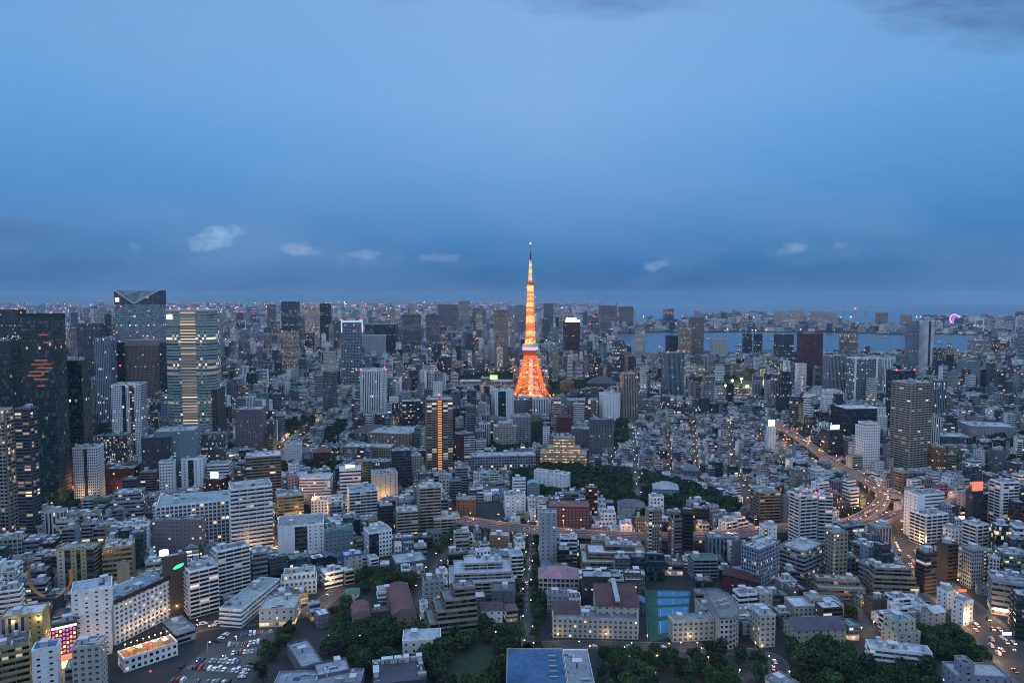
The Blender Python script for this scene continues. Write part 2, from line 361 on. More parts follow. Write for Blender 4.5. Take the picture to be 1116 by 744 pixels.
UNIT = {}
def unit_meshes():
    b = MB(); c = (.40, .42, .44)
    b.box(-1.1, 1.1, -.7, .7, .25, 1.75, c); b.box(-1.0, 1.0, -.6, .6, 0, .25, (.2, .2, .2)); b.cyl(-.5, 0, 1.75, 1.85, .42, 10, (.12, .12, .13)); b.cyl(.5, 0, 1.75, 1.85, .42, 10, (.12, .12, .13)); b.box(-.9, .9, -.73, -.7, .5, 1.5, (.22, .23, .24))
    UNIT['air_conditioner'] = b.mesh('air_conditioner', PAINT)
    b = MB(); c = (.42, .46, .50)
    b.cyl(0, 0, 1.2, 3.6, 1.3, 12, c); b.cyl(0, 0, 3.6, 4.0, 1.3, 12, c, r2=.3)
    for q in ((-.8, -.8), (.8, -.8), (.8, .8), (-.8, .8)): b.tube((*q, 0), (*q, 1.25), .12, n=4, wc=(.2, .2, .2))
    UNIT['water_tank'] = b.mesh('water_tank', PAINT)
    b = MB(); c = (.44, .46, .48)
    b.box(-2.2, 2.2, -1.7, 1.7, 0, 2.8, c); b.box(-2.4, 2.4, -1.9, 1.9, 2.8, 3.02, (.5, .52, .55), bottom=True); b.box(-.6, .4, -1.76, -1.7, .05, 2.1, (.10, .11, .13)); b.box(2.2, 2.26, -.5, .6, 1.2, 2.0, (.05, .06, .08))
    UNIT['stair_house'] = b.mesh('stair_house', PAINT)
    b = MB(); c = (.30, .31, .33)
    for k in range(5): b.box(-2.6, 2.6, -1.2+k*.55, -1.05+k*.55, .0, 1.9, c)
    b.box(-2.6, 2.6, -1.3, 1.3, 1.9, 2.0, c); b.box(-2.4, 2.4, -1.0, 1.0, .05, 1.5, (.18, .18, .19))
    UNIT['cooling_unit'] = b.mesh('cooling_unit', PAINT)
    b = MB(); b.tube((0, 0, 0), (0, 0, 5), .09, .04, 4, (.6, .6, .6))
    for k in range(3): b.tube((-.7, 0, 3.2+k*.7), (.7, 0, 3.2+k*.7), .05, n=4, wc=(.6, .6, .6))
    UNIT['antenna_mast'] = b.mesh('antenna_mast', PAINT)
    b = MB(); b.ball(0, 0, .5, .75, mi=1); b.tube((0, 0, -.6), (0, 0, .1), .15, n=5, wc=(.2, .2, .2))
    UNIT['beacon'] = b.mesh('beacon', [PAINT, E_RED])
    b = MB(); b.ball(0, 0, .5, 1.3, mi=1); b.tube((0, 0, -.8), (0, 0, .1), .2, n=5, wc=(.2, .2, .2))
    UNIT['beacon_far'] = b.mesh('beacon', [PAINT, E_RED])
unit_meshes()
WIN = {}
def more_units():
    b = MB(); c = (.46, .48, .50)
    b.box(-3, 3, -.35, .35, .35, 1.0, c, bottom=True); b.box(2.3, 3, .35, 2.6, .35, 1.0, c, bottom=True)
    for q in (-2.4, 0, 2.4): b.box(q-.1, q+.1, -.3, .3, 0, .35, (.2, .2, .2))
    UNIT['roof_duct'] = b.mesh('roof_duct', PAINT)
    b = MB()
    for k in range(3): b.box(-1.6, 1.6, -1.5+k*1.1, -.6+k*1.1, .25, .34, (.03, .035, .06), bottom=True); b.box(-1.6, -1.5, -1.5+k*1.1, -.6+k*1.1, 0, .25, (.4, .4, .4)); b.box(1.5, 1.6, -1.5+k*1.1, -.6+k*1.1, 0, .25, (.4, .4, .4))
    UNIT['solar_panel'] = b.mesh('solar_panel', PAINT)
    b = MB(); c = (.5, .52, .54)
    for k in range(4): b.box(-2.1+k*1.1, -1.25+k*1.1, -.35, .35, .12, 1.05, c, bottom=True); b.box(-2.0+k*1.1, -1.35+k*1.1, -.38, -.35, .2, .95, (.08, .08, .09))
    b.box(-2.2, 2.2, -.3, .3, 0, .12, (.25, .25, .25)); UNIT['condenser_row'] = b.mesh('condenser_row', PAINT)
    b = MB()
    for k in range(7): b.tube((-3+k, 0, 0), (-3+k, 0, 1.1), .05, n=4, wc=(.55, .56, .58))
    for z in (.55, 1.1): b.tube((-3, 0, z), (3, 0, z), .05, n=4, wc=(.55, .56, .58))
    b.box(-1.4, 1.4, .3, 1.5, 0, 1.3, (.3, .31, .33)); UNIT['plant_rail'] = b.mesh('plant_rail', PAINT)
more_units()
def window_mesh(ww, wh, kind):
    k = (round(ww, 1), round(wh, 1), kind)
    if k in WIN: return WIN[k]
    b = MB(); a, h = ww/2, wh/2; fr = (.34, .35, .37)
    t = .09
    b.box(-a, a, -.10, .02, -h, -h+t, fr, bottom=True); b.box(-a, a, -.10, .02, h-t, h, fr, bottom=True)
    b.box(-a, -a+t, -.10, .02, -h+t, h-t, fr); b.box(a-t, a, -.10, .02, -h+t, h-t, fr); b.box(-.03, .03, -.08, .0, -h+t, h-t, fr)
    b.face([(-a, -.03, -h), (a, -.03, -h), (a, -.03, h), (-a, -.03, h)], mi=1)
    b.box(-a-.1, a+.1, -.28, 0, -h-.12, -h, (.42, .43, .45), bottom=True)
    WIN[k] = b.mesh('window', [PAINT, {'dark': GLASS, 'warm': E_DIM, 'cool': E_DIMW}[kind]]); return WIN[k]

RP = []      # what stands on the roof being built: becomes part of that roof
def clutter(rt, mb, x0, x1, y0, y1, z, lod, r, n=None, col=None):
    """roof furniture: separate parts near the camera, folded into the roof far away"""
    W_, D_ = x1-x0, y1-y0
    if W_ < 5 or D_ < 5: return
    n = n if n is not None else (min(12, 2+int(W_*D_/38)) if lod else min(8, 2+int(W_*D_/70)))
    used = []
    for k in range(n):
        kind = 'stair_house' if k == 0 and min(W_, D_) > 8 else r.choice(['air_conditioner', 'condenser_row', 'cooling_unit', 'water_tank', 'air_conditioner', 'roof_duct', 'solar_panel', 'condenser_row', 'plant_rail'] + (['antenna_mast'] if k == 1 else []))
        rad = dict(stair_house=3.0, air_conditioner=1.4, cooling_unit=2.9, water_tank=1.7, antenna_mast=.9, roof_duct=2.6, solar_panel=1.7, condenser_row=1.7, plant_rail=2.2)[kind]
        if rad*2.3 > min(W_, D_): kind, rad = 'air_conditioner', 1.4
        for _ in range(6):
            ux, uy = r.uniform(x0+rad+.5, x1-rad-.5), r.uniform(y0+rad+.5, y1-rad-.5)
            if all(hypot(ux-a, uy-b) > rad+c for a, b, c in used): break
        else: continue
        used.append((ux, uy, rad)); rz = r.choice((0, pi/2)); s = r.uniform(.85, 1.25)
        if lod >= 1: RP.append(link(kind, UNIT[kind], None, (ux, uy, z), rz, (s, s, s*r.uniform(.9, 1.2))))
        else:
            hh = dict(stair_house=3.2, air_conditioner=1.7, cooling_unit=2.0, water_tank=3.6, antenna_mast=4, roof_duct=1.0, solar_panel=.4, condenser_row=1.1, plant_rail=1.3)[kind]*s; q = .3 if kind == 'antenna_mast' else rad*.72
            g = r.uniform(.25, .5); mb.box(ux-q, ux+q, uy-q*.8, uy+q*.8, z, z+hh, (g, g*1.02, g*1.06))

NB = [0]
def building(name, x, y, w, d, h, rot, wall='L', style='punch', side=None, roof='flat', rc=None, lod=1, lit=None, tiers=None, wins=False, balc=0, parapet=1.1, n=None, warm=.6,
             label=None, cat=None, group=None, beacons=0, seed=None, garden=False, segs=None, base=None, rise=None, poly=None):
    """footprint w (local x, the front is local -y) by d, h to the eaves; every part a child of one Empty standing on the ground"""
    NB[0] += 1; r = random.Random((seed if seed is not None else NB[0])*7919+3)
    wc = CL[wall] if isinstance(wall, str) else wall
    rcol = CL[rc] if isinstance(rc, str) else (rc or r.choice([(.42, .45, .48), (.33, .35, .38), (.52, .54, .56), (.25, .27, .29), (.38, .41, .45), (.28, .33, .34)]))
    st = STY[style]; ss = STY[side or style]
    rt = empty(name, (x, y, 0), rot)
    tag(rt, label, cat, group)
    mb = MB(); rb = MB()
    tiers = tiers or [(-.5, .5, -.5, .5, 0, 1)]
    sd = r.random()
    camx, camy = -x, -y
    c_, s_ = cos(-rot), sin(-rot); lx, ly = c_*camx-s_*camy, s_*camx+c_*camy    # camera in local axes
    wl, bl, ld = [], [], []; ribs = (STY['ribbon'], STY['pale'], STY['litband'])
    for ti, (a0, a1, b0, b1, h0, h1) in enumerate(tiers):
        x0, x1, y0, y1, z0, z1 = a0*w, a1*w, b0*d, b1*d, h0*h, h1*h
        F = (((x0, y0), (x1, y0), (0, -1), st), ((x1, y0), (x1, y1), (1, 0), ss), ((x1, y1), (x0, y1), (0, 1), st), ((x0, y1), (x0, y0), (-1, 0), ss))
        if poly:                       # any convex outline in local metres
            n_ = len(poly); F = []
            for k in range(n_):
                p, q = poly[k], poly[(k+1) % n_]; e = (q[0]-p[0], q[1]-p[1]); L = hypot(*e) or 1
                F.append((p, q, (e[1]/L, -e[0]/L), st if abs(e[0]) > abs(e[1]) else ss))
        zb = z0
        if base and ti == 0:            # a ground floor of another colour (shops)
            for p, q, nn, _ in F: wall_face(mb, p, q, 0, 4.2, CL[base[0]], STY[base[1]], sd, base[2], .7)
            zb = 4.2
        for fi, (p, q, nn, sty) in enumerate(F):
            vis = nn[0]*(lx-(p[0]+q[0])/2) + nn[1]*(ly-(p[1]+q[1])/2) > 0
            L = hypot(q[0]-p[0], q[1]-p[1])
            if segs and fi == 0 and not poly:
                tot = sum(s[0] for s in segs); a = 0
                for sg in segs:
                    u0, u1 = a/tot, (a+sg[0])/tot; a += sg[0]
                    wall_face(mb, (p[0]+(q[0]-p[0])*u0, p[1]), (p[0]+(q[0]-p[0])*u1, p[1]), zb, z1, CL[sg[2]] if isinstance(sg[2], str) else sg[2], STY[sg[1]], sd, sg[3] if len(sg) > 3 else lit, sg[4] if len(sg) > 4 else warm)
                continue
            usew = wins and vis and L > 4 and sty[0] > 0 and sty[0] < .99 and not (balc and sty is st)
            nb, nf = wall_face(mb, p, q, zb, z1, wc, STY['blank'] if usew else sty, sd, lit, warm)
            if usew:
                nb = max(1, round(L/sty[2])); nf = max(1, round((z1-zb)/sty[3]))
                for j in range(nf):
                    for i in range(nb): wl.append((p[0]+(q[0]-p[0])*(i+.5)/nb, p[1]+(q[1]-p[1])*(i+.5)/nb, zb+(z1-zb)*(j+.5)/nf, atan2(nn[1], nn[0])+pi/2, L/nb*sty[0], (z1-zb)/nf*sty[1]))
            if lod >= 1 and vis and L > 5 and sty in ribs and hypot(x, y) < 800 and not (segs and fi == 0):
                for j in range(1 if z0 == 0 else 0, nf): ld.append((p, q, nn, zb+(z1-zb)*j/nf, L))
            if balc and vis and L > 5 and (balc == 2 or sty is st):
                for j in range(1 if z0 == 0 else 0, nf): bl.append((p, q, nn, zb+(z1-zb)*j/nf, L))
        nx_ = tiers[ti+1] if ti < len(tiers)-1 else None
        if nx_ and nx_[0] <= a0 and nx_[1] >= a1 and nx_[2] <= b0 and nx_[3] >= b1: continue
        if roof == 'flat' or ti < len(tiers)-1:
            P = poly if poly else [(x0, y0), (x1, y0), (x1, y1), (x0, y1)]
            cx, cy_ = sum(p[0] for p in P)/len(P), sum(p[1] for p in P)/len(P)
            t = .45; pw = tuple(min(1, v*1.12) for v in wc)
            def ins(p, e): L = hypot(p[0]-cx, p[1]-cy_) or 1; return (p[0]-(p[0]-cx)/L*e, p[1]-(p[1]-cy_)/L*e)
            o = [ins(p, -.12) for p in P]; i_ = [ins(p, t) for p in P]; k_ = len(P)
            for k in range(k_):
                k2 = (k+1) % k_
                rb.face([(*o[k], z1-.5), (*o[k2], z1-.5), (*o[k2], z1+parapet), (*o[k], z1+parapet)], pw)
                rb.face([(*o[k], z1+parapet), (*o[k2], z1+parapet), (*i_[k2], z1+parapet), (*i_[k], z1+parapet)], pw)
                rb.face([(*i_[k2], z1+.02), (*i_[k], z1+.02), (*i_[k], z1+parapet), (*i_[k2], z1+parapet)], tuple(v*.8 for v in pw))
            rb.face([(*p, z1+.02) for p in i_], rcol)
            top = ti == len(tiers)-1
            if top or (ti == 0 and len(tiers) > 1 and False):
                m_ = .62 if poly else 1.0
                clutter(rt, rb, cx+(x0-cx)*m_, cx+(x1-cx)*m_, cy_+(y0-cy_)*m_, cy_+(y1-cy_)*m_, z1+.02, lod, r, n)
        else:
            e = .6; X0, X1, Y0, Y1 = x0-e, x1+e, y0-e, y1+e
            rh = rise if rise else min(w, d)*(.28 if roof != 'barrel' else .34)
            if roof == 'hip':
                k = min(w, d)/2*.95
                if w >= d: A, B_ = (X0+k, (Y0+Y1)/2, z1+rh), (X1-k, (Y0+Y1)/2, z1+rh)
                else: A, B_ = ((X0+X1)/2, Y0+k, z1+rh), ((X0+X1)/2, Y1-k, z1+rh)
                q = [(X0, Y0, z1-.15), (X1, Y0, z1-.15), (X1, Y1, z1-.15), (X0, Y1, z1-.15)]
                if w >= d: fs = ([q[0], q[1], B_, A], [q[1], q[2], B_], [q[2], q[3], A, B_], [q[3], q[0], A])
                else: fs = ([q[0], q[1], A], [q[1], q[2], B_, A], [q[2], q[3], B_], [q[3], q[0], A, B_])
                for f_ in fs: rb.face(f_, rcol)
            elif roof in ('gable', 'gablex'):
                al = (w >= d) if roof == 'gable' else (w < d)
                if al:
                    m2 = (Y0+Y1)/2; fs = ([(X0, Y0, z1-.1), (X1, Y0, z1-.1), (X1, m2, z1+rh), (X0, m2, z1+rh)], [(X1, Y1, z1-.1), (X0, Y1, z1-.1), (X0, m2, z1+rh), (X1, m2, z1+rh)])
                    tr = ([(x1, y0, z1), (x1, y1, z1), (x1, m2, z1+rh-.25)], [(x0, y1, z1), (x0, y0, z1), (x0, m2, z1+rh-.25)])
                else:
                    m2 = (X0+X1)/2; fs = ([(X1, Y0, z1-.1), (X1, Y1, z1-.1), (m2, Y1, z1+rh), (m2, Y0, z1+rh)], [(X0, Y1, z1-.1), (X0, Y0, z1-.1), (m2, Y0, z1+rh), (m2, Y1, z1+rh)])
                    tr = ([(x0, y0, z1), (x1, y0, z1), (m2, y0, z1+rh-.25)], [(x1, y1, z1), (x0, y1, z1), (m2, y1, z1+rh-.25)])
                for f_ in fs:
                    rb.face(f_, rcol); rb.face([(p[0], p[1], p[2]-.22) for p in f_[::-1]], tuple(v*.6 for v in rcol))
                for f_ in tr: mb.face(f_, wc)
            elif roof == 'barrel':
                m2, hw = (x0+x1)/2, (x1-x0)/2+.3; pts = [(m2-hw*cos(pi*k/10), z1+rh*sin(pi*k/10)) for k in range(11)]
                for k in range(10): rb.face([(pts[k][0], y1+.3, pts[k][1]), (pts[k+1][0], y1+.3, pts[k+1][1]), (pts[k+1][0], y0-.3, pts[k+1][1]), (pts[k][0], y0-.3, pts[k][1])][::-1], rcol)
                mb.face([(p[0], y0-.05, p[1]) for p in pts][::-1], wc); mb.face([(p[0], y1+.05, p[1]) for p in pts], wc)
            if roof in ('gable', 'hip', 'gablex') and lod >= 1 and r.random() < .3: link('air_conditioner', UNIT['air_conditioner'], rt, (x0-.9, y0+1.2, 0), pi/2, (.6, .6, .6))
    if ld:
        cache = {}; k_ = 0
        for p, q, nn, z, L in ld:
            if k_ >= 100: break
            if (p, q) not in cache:
                bb = MB(); a_ = atan2(q[1]-p[1], q[0]-p[0]); c2, s2 = cos(a_), sin(a_)
                def M(px_, py_, pz_): return (p[0]+c2*px_-s2*py_, p[1]+s2*px_+c2*py_, pz_)
                bb.box(-.25, L+.25, -.55, -.01, -.55, .0, tuple(min(1, v*1.06) for v in wc), bottom=True, M=M)
                for i in range(1, max(2, round(L/6.4))): xx = L*i/max(2, round(L/6.4)); bb.box(xx-.2, xx+.2, -.35, -.01, .0, 3.0, tuple(v*.92 for v in wc), M=M)
                cache[(p, q)] = bb.mesh('ledge', FAC)
            link('ledge', cache[(p, q)], rt, (0, 0, z)); k_ += 1
    mb.build('wall', FAC, rt)
    ro = rb.build('roof', ROOF, rt)
    for q in RP: q.parent = ro
    RP.clear()
    if wl:
        # windows are parts; the ones nearest the ground beyond a hundred go into one further part
        wl.sort(key=lambda q: -q[2]); ww, wh = wl[0][4], wl[0][5]
        lp = (st[5] if lit is None else lit); rest = MB()
        for i, (a, b, z, rz, ww, wh) in enumerate(wl):
            kk = 'dark' if r.random() > lp else ('warm' if r.random() < .65 else 'cool')
            if i < 100: link('window', window_mesh(ww, wh, kk), rt, (a, b, z), rz)
            else:
                c2, s2 = cos(rz), sin(rz); mi = {'dark': 1, 'warm': 2, 'cool': 3}[kk]
                def M(px_, py_, pz_): return (a+c2*px_-s2*py_, b+s2*px_+c2*py_, z+pz_)
                fr = (.34, .35, .37)
                rest.face([M(-ww/2, -.03, -wh/2), M(ww/2, -.03, -wh/2), M(ww/2, -.03, wh/2), M(-ww/2, -.03, wh/2)], mi=mi)
                rest.box(-ww/2-.1, ww/2+.1, -.28, -.02, -wh/2-.12, -wh/2, fr, bottom=True, M=M); rest.box(-ww/2, ww/2, -.1, .0, wh/2-.02, wh/2+.08, fr, bottom=True, M=M)
                rest.box(-.05, .05, -.1, .0, -wh/2, wh/2, fr, M=M)
        if rest.f: tag(rest.build('window', [PAINT, GLASS, E_DIM, E_DIMW], rt), kind='stuff')
    if bl:
        cache = {}; nbal = 0; over = MB()
        for p, q, nn, z, L in bl:
            key = (p, q)
            def add(b, z_):
                a = atan2(q[1]-p[1], q[0]-p[0]); c2, s2 = cos(a), sin(a)
                def M(px_, py_, pz_): return (p[0]+c2*px_-s2*py_, p[1]+s2*px_+c2*py_, pz_+z_)
                b.box(.05, L-.05, -1.25, -.01, -.16, .02, tuple(v*.9 for v in wc), bottom=True, M=M)
                b.box(.05, L-.05, -1.25, -1.12, .02, 1.08, tuple(min(1, v*1.08) for v in wc), M=M)
                k = max(1, round(L/6.5))
                for i in range(k+1): xx = .06+(L-.24)*i/k; b.box(xx, xx+.12, -1.12, -.01, .02, 2.75, tuple(v*.85 for v in wc), M=M)
            if nbal < 100:
                if key not in cache:
                    b = MB(); add(b, 0); cache[key] = b.mesh('balcony', FAC)
                link('balcony', cache[key], rt, (0, 0, z)); nbal += 1
            else: add(over, z)
        if over.f: tag(over.build('balcony', FAC, rt), kind='stuff')
    zt = tiers[-1][5]*h
    for k in range(beacons):
        q = ((tiers[-1][0]*w+.8, tiers[-1][2]*d+.8), (tiers[-1][1]*w-.8, tiers[-1][2]*d+.8), (tiers[-1][1]*w-.8, tiers[-1][3]*d-.8), (tiers[-1][0]*w+.8, tiers[-1][3]*d-.8))[k % 4]
        link('beacon', UNIT['beacon' if y < 900 else 'beacon_far'], rt, (*q, zt+(parapet if k < 4 else 0)+.7))
    return rt

HEROES = []
def hero(name, cat, label, xl, xr, yt, yb, rot=0.0, ratio=.8, wall='L', style='punch', side=None, prot=True, ybv=None, group=None, dd=None, h=None, **kw):
    """a building fixed by what shows of it: its two sides, the front roof line, and its foot (or, where that is hidden, minus its distance)"""
    xc = (xl+xr)/2
    if yb > 0: fx, fy = G(xc, yb)
    else: fy = -yb; fx = fy*(xc-558)/FPX/cos(PITCH)
    rg = hypot(fx, fy); phi = atan2(fx, fy); a0, a1 = atan((xl-558)/FPX), atan((xr-558)/FPX)
    rot_ = radians(rot); a = rot_+phi
    Wv = rg*(a1-a0)
    if dd is None: wv = Wv/(abs(cos(a))+ratio*abs(sin(a))); dv = wv*ratio
    else: dv = dd; wv = max(6, (Wv-dv*abs(sin(a)))/max(abs(cos(a)), .2))
    ev = (wv*abs(sin(a))+dv*abs(cos(a)))/2
    x, y = fx+sin(phi)*ev, fy+cos(phi)*ev
    hh = h if h else max(4.0, zat(yt, fy))
    mark(rect(x, y, wv, dv, rot_), 2.5)
    near = rg < 1150
    kw.setdefault('lod', 1 if near else 0)
    o = building(name, x, y, wv, dv, hh, rot_, wall, style, side, label=label, cat=cat, group=group, **kw)
    if prot: protect(xl, xr, ybv or (yb if yb > 0 else proj(x, y, 0)[1]-6), rg)
    HEROES.append((o, x, y, wv, dv, hh, rot_, label))
    return o, x, y, wv, dv, hh, rot_

def hero_seg(name, cat, label, A, B, depth, h, wall='W', style='punch', side=None, prot=True, za=0.0, **kw):
    """a building whose front edge runs on the ground from A to B (picture points, left to right)"""
    a, c = G(*A, za), G(*B, za); dx, dy = c[0]-a[0], c[1]-a[1]; L = hypot(dx, dy); r_ = atan2(dy, dx)
    x, y = (a[0]+c[0])/2-sin(r_)*depth/2, (a[1]+c[1])/2+cos(r_)*depth/2
    mark(rect(x, y, L, depth, r_), 2.0); kw.setdefault('lod', 1 if hypot(x, y) < 1150 else 0)
    o = building(name, x, y, L, depth, h, r_, wall, style, side, label=label, cat=cat, **kw)
    if prot:
        n = max(1, int(abs(B[0]-A[0])/18))
        for k in range(n):
            t0, t1 = k/n, (k+1)/n; protect(A[0]+(B[0]-A[0])*t0, A[0]+(B[0]-A[0])*t1, A[1]+(B[1]-A[1])*(t0+t1)/2, min(hypot(*a), hypot(*c)))
    HEROES.append((o, x, y, L, depth, h, r_, label))
    return o, x, y, L, depth, h, r_
# ------------------------------------------------------------------ land, sea, islands
def sheet(name, pts, z, m, kind='structure'):
    b = MB(); b.face([(*p, z) for p in pts]); return tag(b.build(name, m), kind=kind)
def gp(l, z=0.0): return [G(a, b, z) for a, b in l]
FAR = 21500
coast = gp([(1116, 388), (1085, 387), (1060, 384), (1020, 385), (985, 386), (940, 385), (900, 383), (870, 383), (840, 381), (800, 384), (770, 382), (735, 384), (700, 384), (672, 380), (660, 370), (655, 358), (668, 350), (690, 346), (690, 340)])
land = [(-24000, -300), (4500, -300), (4500, coast[0][1])] + coast + [(2600, FAR), (-24000, FAR)]
sheet('ground', land, 0.0, LAND)
sheet('sea', [(-24000, 2000), (24000, 2000), (24000, FAR), (-24000, FAR)], -3.0, WATER)
def island(pts, z=.6):
    P = gp(pts); b = MB(); b.face([(*p, z) for p in P])
    for i in range(len(P)): b.face([(*P[i], -3.2), (*P[(i+1) % len(P)], -3.2), (*P[(i+1) % len(P)], z), (*P[i], z)][::-1])
    return tag(b.build('island_land', LAND), kind='structure')
ISL = [[(662, 364), (700, 361.5), (770, 361.5), (850, 361), (925, 362), (985, 364), (1000, 361), (940, 356), (900, 352), (800, 350), (730, 351), (672, 354)],
       [(985, 362.5), (1116, 366), (1160, 366), (1160, 352), (1060, 351), (990, 354)],
       [(760, 346.5), (830, 345), (900, 344.5), (900, 342.8), (820, 342.6), (755, 344)],
       [(1000, 349), (1116, 349.5), (1160, 349.5), (1160, 346), (1020, 345.6)],
       [(1060, 381), (1116, 383), (1160, 384), (1160, 372), (1100, 370), (1068, 373)]]
for q in ISL: island(q)

# ------------------------------------------------------------------ streets
def smooth(P, n=8):
    P = [np.array(p, float) for p in P]; Q = [2*P[0]-P[1]] + P + [2*P[-1]-P[-2]]; out = []
    for i in range(1, len(Q)-2):
        for k in range(n):
            t = k/n; a, b_, c, d = Q[i-1], Q[i], Q[i+1], Q[i+2]
            out.append(.5*(2*b_+(c-a)*t+(2*a-5*b_+4*c-d)*t*t+(3*b_-a-3*c+d)*t**3))
    return out+[P[-1]]
def offs(P, o):
    out = []
    for i in range(len(P)):
        a, b_ = P[max(0, i-1)], P[min(len(P)-1, i+1)]; d = (b_-a)/max(np.linalg.norm(b_-a), 1e-6); out.append(P[i]+o*np.array((d[1], -d[0])))
    return out
def ribbon(mb, A, B_, z, wc=(.5, .5, .5), mi=0, za=None):
    for i in range(len(A)-1): mb.face([(*A[i], z if za is None else za), (*A[i+1], z if za is None else za), (*B_[i+1], z), (*B_[i], z)], wc, mi=mi)
ROADS = []
def road(px, width, name='street', walk=2.2, lanes=True, z=.012):
    P = smooth(gp(px)); h = width/2
    b = MB(); ribbon(b, offs(P, -h), offs(P, h), z); tag(b.build(name, ASPHALT), kind='structure')
    if walk:
        b = MB()
        for s in (-1, 1):
            i_, o_ = offs(P, s*h), offs(P, s*(h+walk))
            if s < 0: i_, o_ = o_, i_
            ribbon(b, i_, o_, .14+z); ribbon(b, offs(P, s*h), offs(P, s*h), .14+z, za=0.0)
        tag(b.build('pavement', PAVE), kind='structure')
    if lanes:
        b = MB(); L = 0
        for i in range(len(P)-1):
            A = P[i]; D = P[i+1]-A; ln = np.linalg.norm(D); n = int(ln/8)
            for k in range(n):
                for o in ((0,) if width < 14 else (-width*.25, 0, width*.25)):
                    t0, t1 = k/n, (k+.5)/n; q = np.array((D[1], -D[0]))/ln
                    p0, p1 = A+D*t0+q*o, A+D*t1+q*o
                    b.face([(*(p0-q*.09), z+.006), (*(p1-q*.09), z+.006), (*(p1+q*.09), z+.006), (*(p0+q*.09), z+.006)][::-1])
        if b.f: tag(b.build('road_marking', MARK), kind='structure')
    for i in range(len(P)-1):
        A, B_ = P[i], P[i+1]; D = B_-A; q = np.array((D[1], -D[0]))/max(np.linalg.norm(D), 1e-6)*(h+walk)
        mark([A-q, B_-q, B_+q, A+q], .5)
    ROADS.append((P, width)); return P
AVENUE = road([(1150, 760), (1112, 722), (1078, 688), (1052, 664), (1024, 640), (1000, 612), (985, 590), (972, 566), (958, 556)], 24, 'avenue', 4)
AVENUE2 = road([(958, 556), (930, 536), (905, 520), (886, 504), (866, 488), (850, 474)], 20, 'avenue', 3)
LANE = road([(579, 744), (576, 700), (574, 660), (577, 610), (580, 570)], 7, 'street', 1.2)
L697 = road([(697, 548), (694, 520), (692, 495), (691, 470)], 6, 'street', 0, False)
L730 = road([(729, 520), (730, 500), (729, 480), (728, 468)], 5, 'street', 0, False)
L760 = road([(763, 530), (759, 505), (757, 480), (756, 462)], 6, 'street', 0, False)
L800 = road([(822, 566), (812, 535), (802, 510), (797, 485), (795, 462)], 8, 'street', 0, False)
L850 = road([(862, 520), (846, 500), (834, 484), (826, 470)], 7, 'street', 0, False)
L665 = road([(665, 512), (672, 490), (678, 470)], 5, 'street', 0, False)
WESTRD = road([(262, 622), (292, 600), (322, 583), (352, 566), (392, 556), (420, 545)], 14, 'street', 2.4)
LOTRD = road([(196, 690), (225, 682), (262, 678), (305, 672), (340, 664), (372, 640)], 11, 'street', 1.8)
MUSRD = road([(500, 590), (478, 612), (462, 640), (450, 668)], 7, 'street', 0, False)
SCHRD = road([(568, 704), (640, 702), (700, 704), (770, 706), (840, 716), (850, 740)], 9, 'street', 1.6)
HILLRD = road([(950, 712), (946, 690), (938, 668), (925, 655)], 7, 'street', 0, False)
FARLW = road([(40, 560), (62, 550), (90, 545), (130, 540)], 16, 'street', 2)
LNW = road([(300, 505), (310, 488), (322, 474), (345, 462)], 7, 'street', 0, False)
NEON = road([(72, 744), (70, 725), (67, 700), (58, 685)], 9, 'street', 1.0)

# elevated expressway on piers
def expressway(px, width, z=13.0):
    P = smooth(gp(px, z), 6); h = width/2
    b = MB(); ribbon(b, offs(P, -h), offs(P, h), z, mi=0)
    for s in (-1, 1):
        a, c = offs(P, s*h), offs(P, s*(h+.35))
        for i in range(len(P)-1):
            b.face([(*a[i], z), (*a[i+1], z), (*a[i+1], z+1.5), (*a[i], z+1.5)], mi=1)
            b.face([(*c[i], z-2.2), (*c[i+1], z-2.2), (*c[i+1], z+1.5), (*c[i], z+1.5)], mi=1)
            b.face([(*a[i], z+1.5), (*a[i+1], z+1.5), (*c[i+1], z+1.5), (*c[i], z+1.5)], mi=1)
    ribbon(b, offs(P, h), offs(P, -h), z-2.2, mi=1)
    q, q2 = offs(P, -.25), offs(P, .25)
    for i in range(len(P)-1): b.face([(*q[i], z+.8), (*q[i+1], z+.8), (*q2[i+1], z+.8), (*q2[i], z+.8)], mi=1); b.face([(*q[i], z), (*q[i+1], z), (*q[i+1], z+.8), (*q[i], z+.8)], mi=1)
    o = tag(b.build('elevated_expressway', [EXPRESS, SOUNDWALL]), kind='structure')
    acc = 0
    for i in range(len(P)-1):
        A, B_ = P[i], P[i+1]; D = B_-A; L = np.linalg.norm(D); n = np.array((D[1], -D[0]))/L
        mark([A-n*(h+1), B_-n*(h+1), B_+n*(h+1), A+n*(h+1)], 1.0); acc += L
        if acc > 34:
            acc = 0; pb = MB(); ang = atan2(D[1], D[0])
            def M(px_, py_, pz_): return (A[0]+cos(ang)*px_-sin(ang)*py_, A[1]+sin(ang)*px_+cos(ang)*py_, pz_)
            pb.box(-1.2, 1.2, -1.6, 1.6, 0, z-4, M=M); pb.box(-1.2, 1.2, -h+.5, h-.5, z-4, z-2.25, bottom=True, M=M)
            pb.build('pier', SOUNDWALL, o)
    return P
EXP1 = expressway([(500, 565), (545, 572), (600, 578), (660, 582), (730, 584), (800, 581), (845, 575), (890, 573), (922, 569), (945, 560), (960, 548), (962, 538), (952, 528), (930, 515), (905, 502), (884, 486), (866, 474), (848, 464)], 12.5)
EXP2 = expressway([(922, 577), (950, 570), (985, 558), (1030, 548), (1080, 540), (1125, 535)], 10.5, 13.0)
EXP3 = expressway([(962, 535), (985, 541), (1010, 545)], 10, 13.0)
EXP4 = expressway([(296, 536), (325, 542), (352, 548)], 13, 11.0)
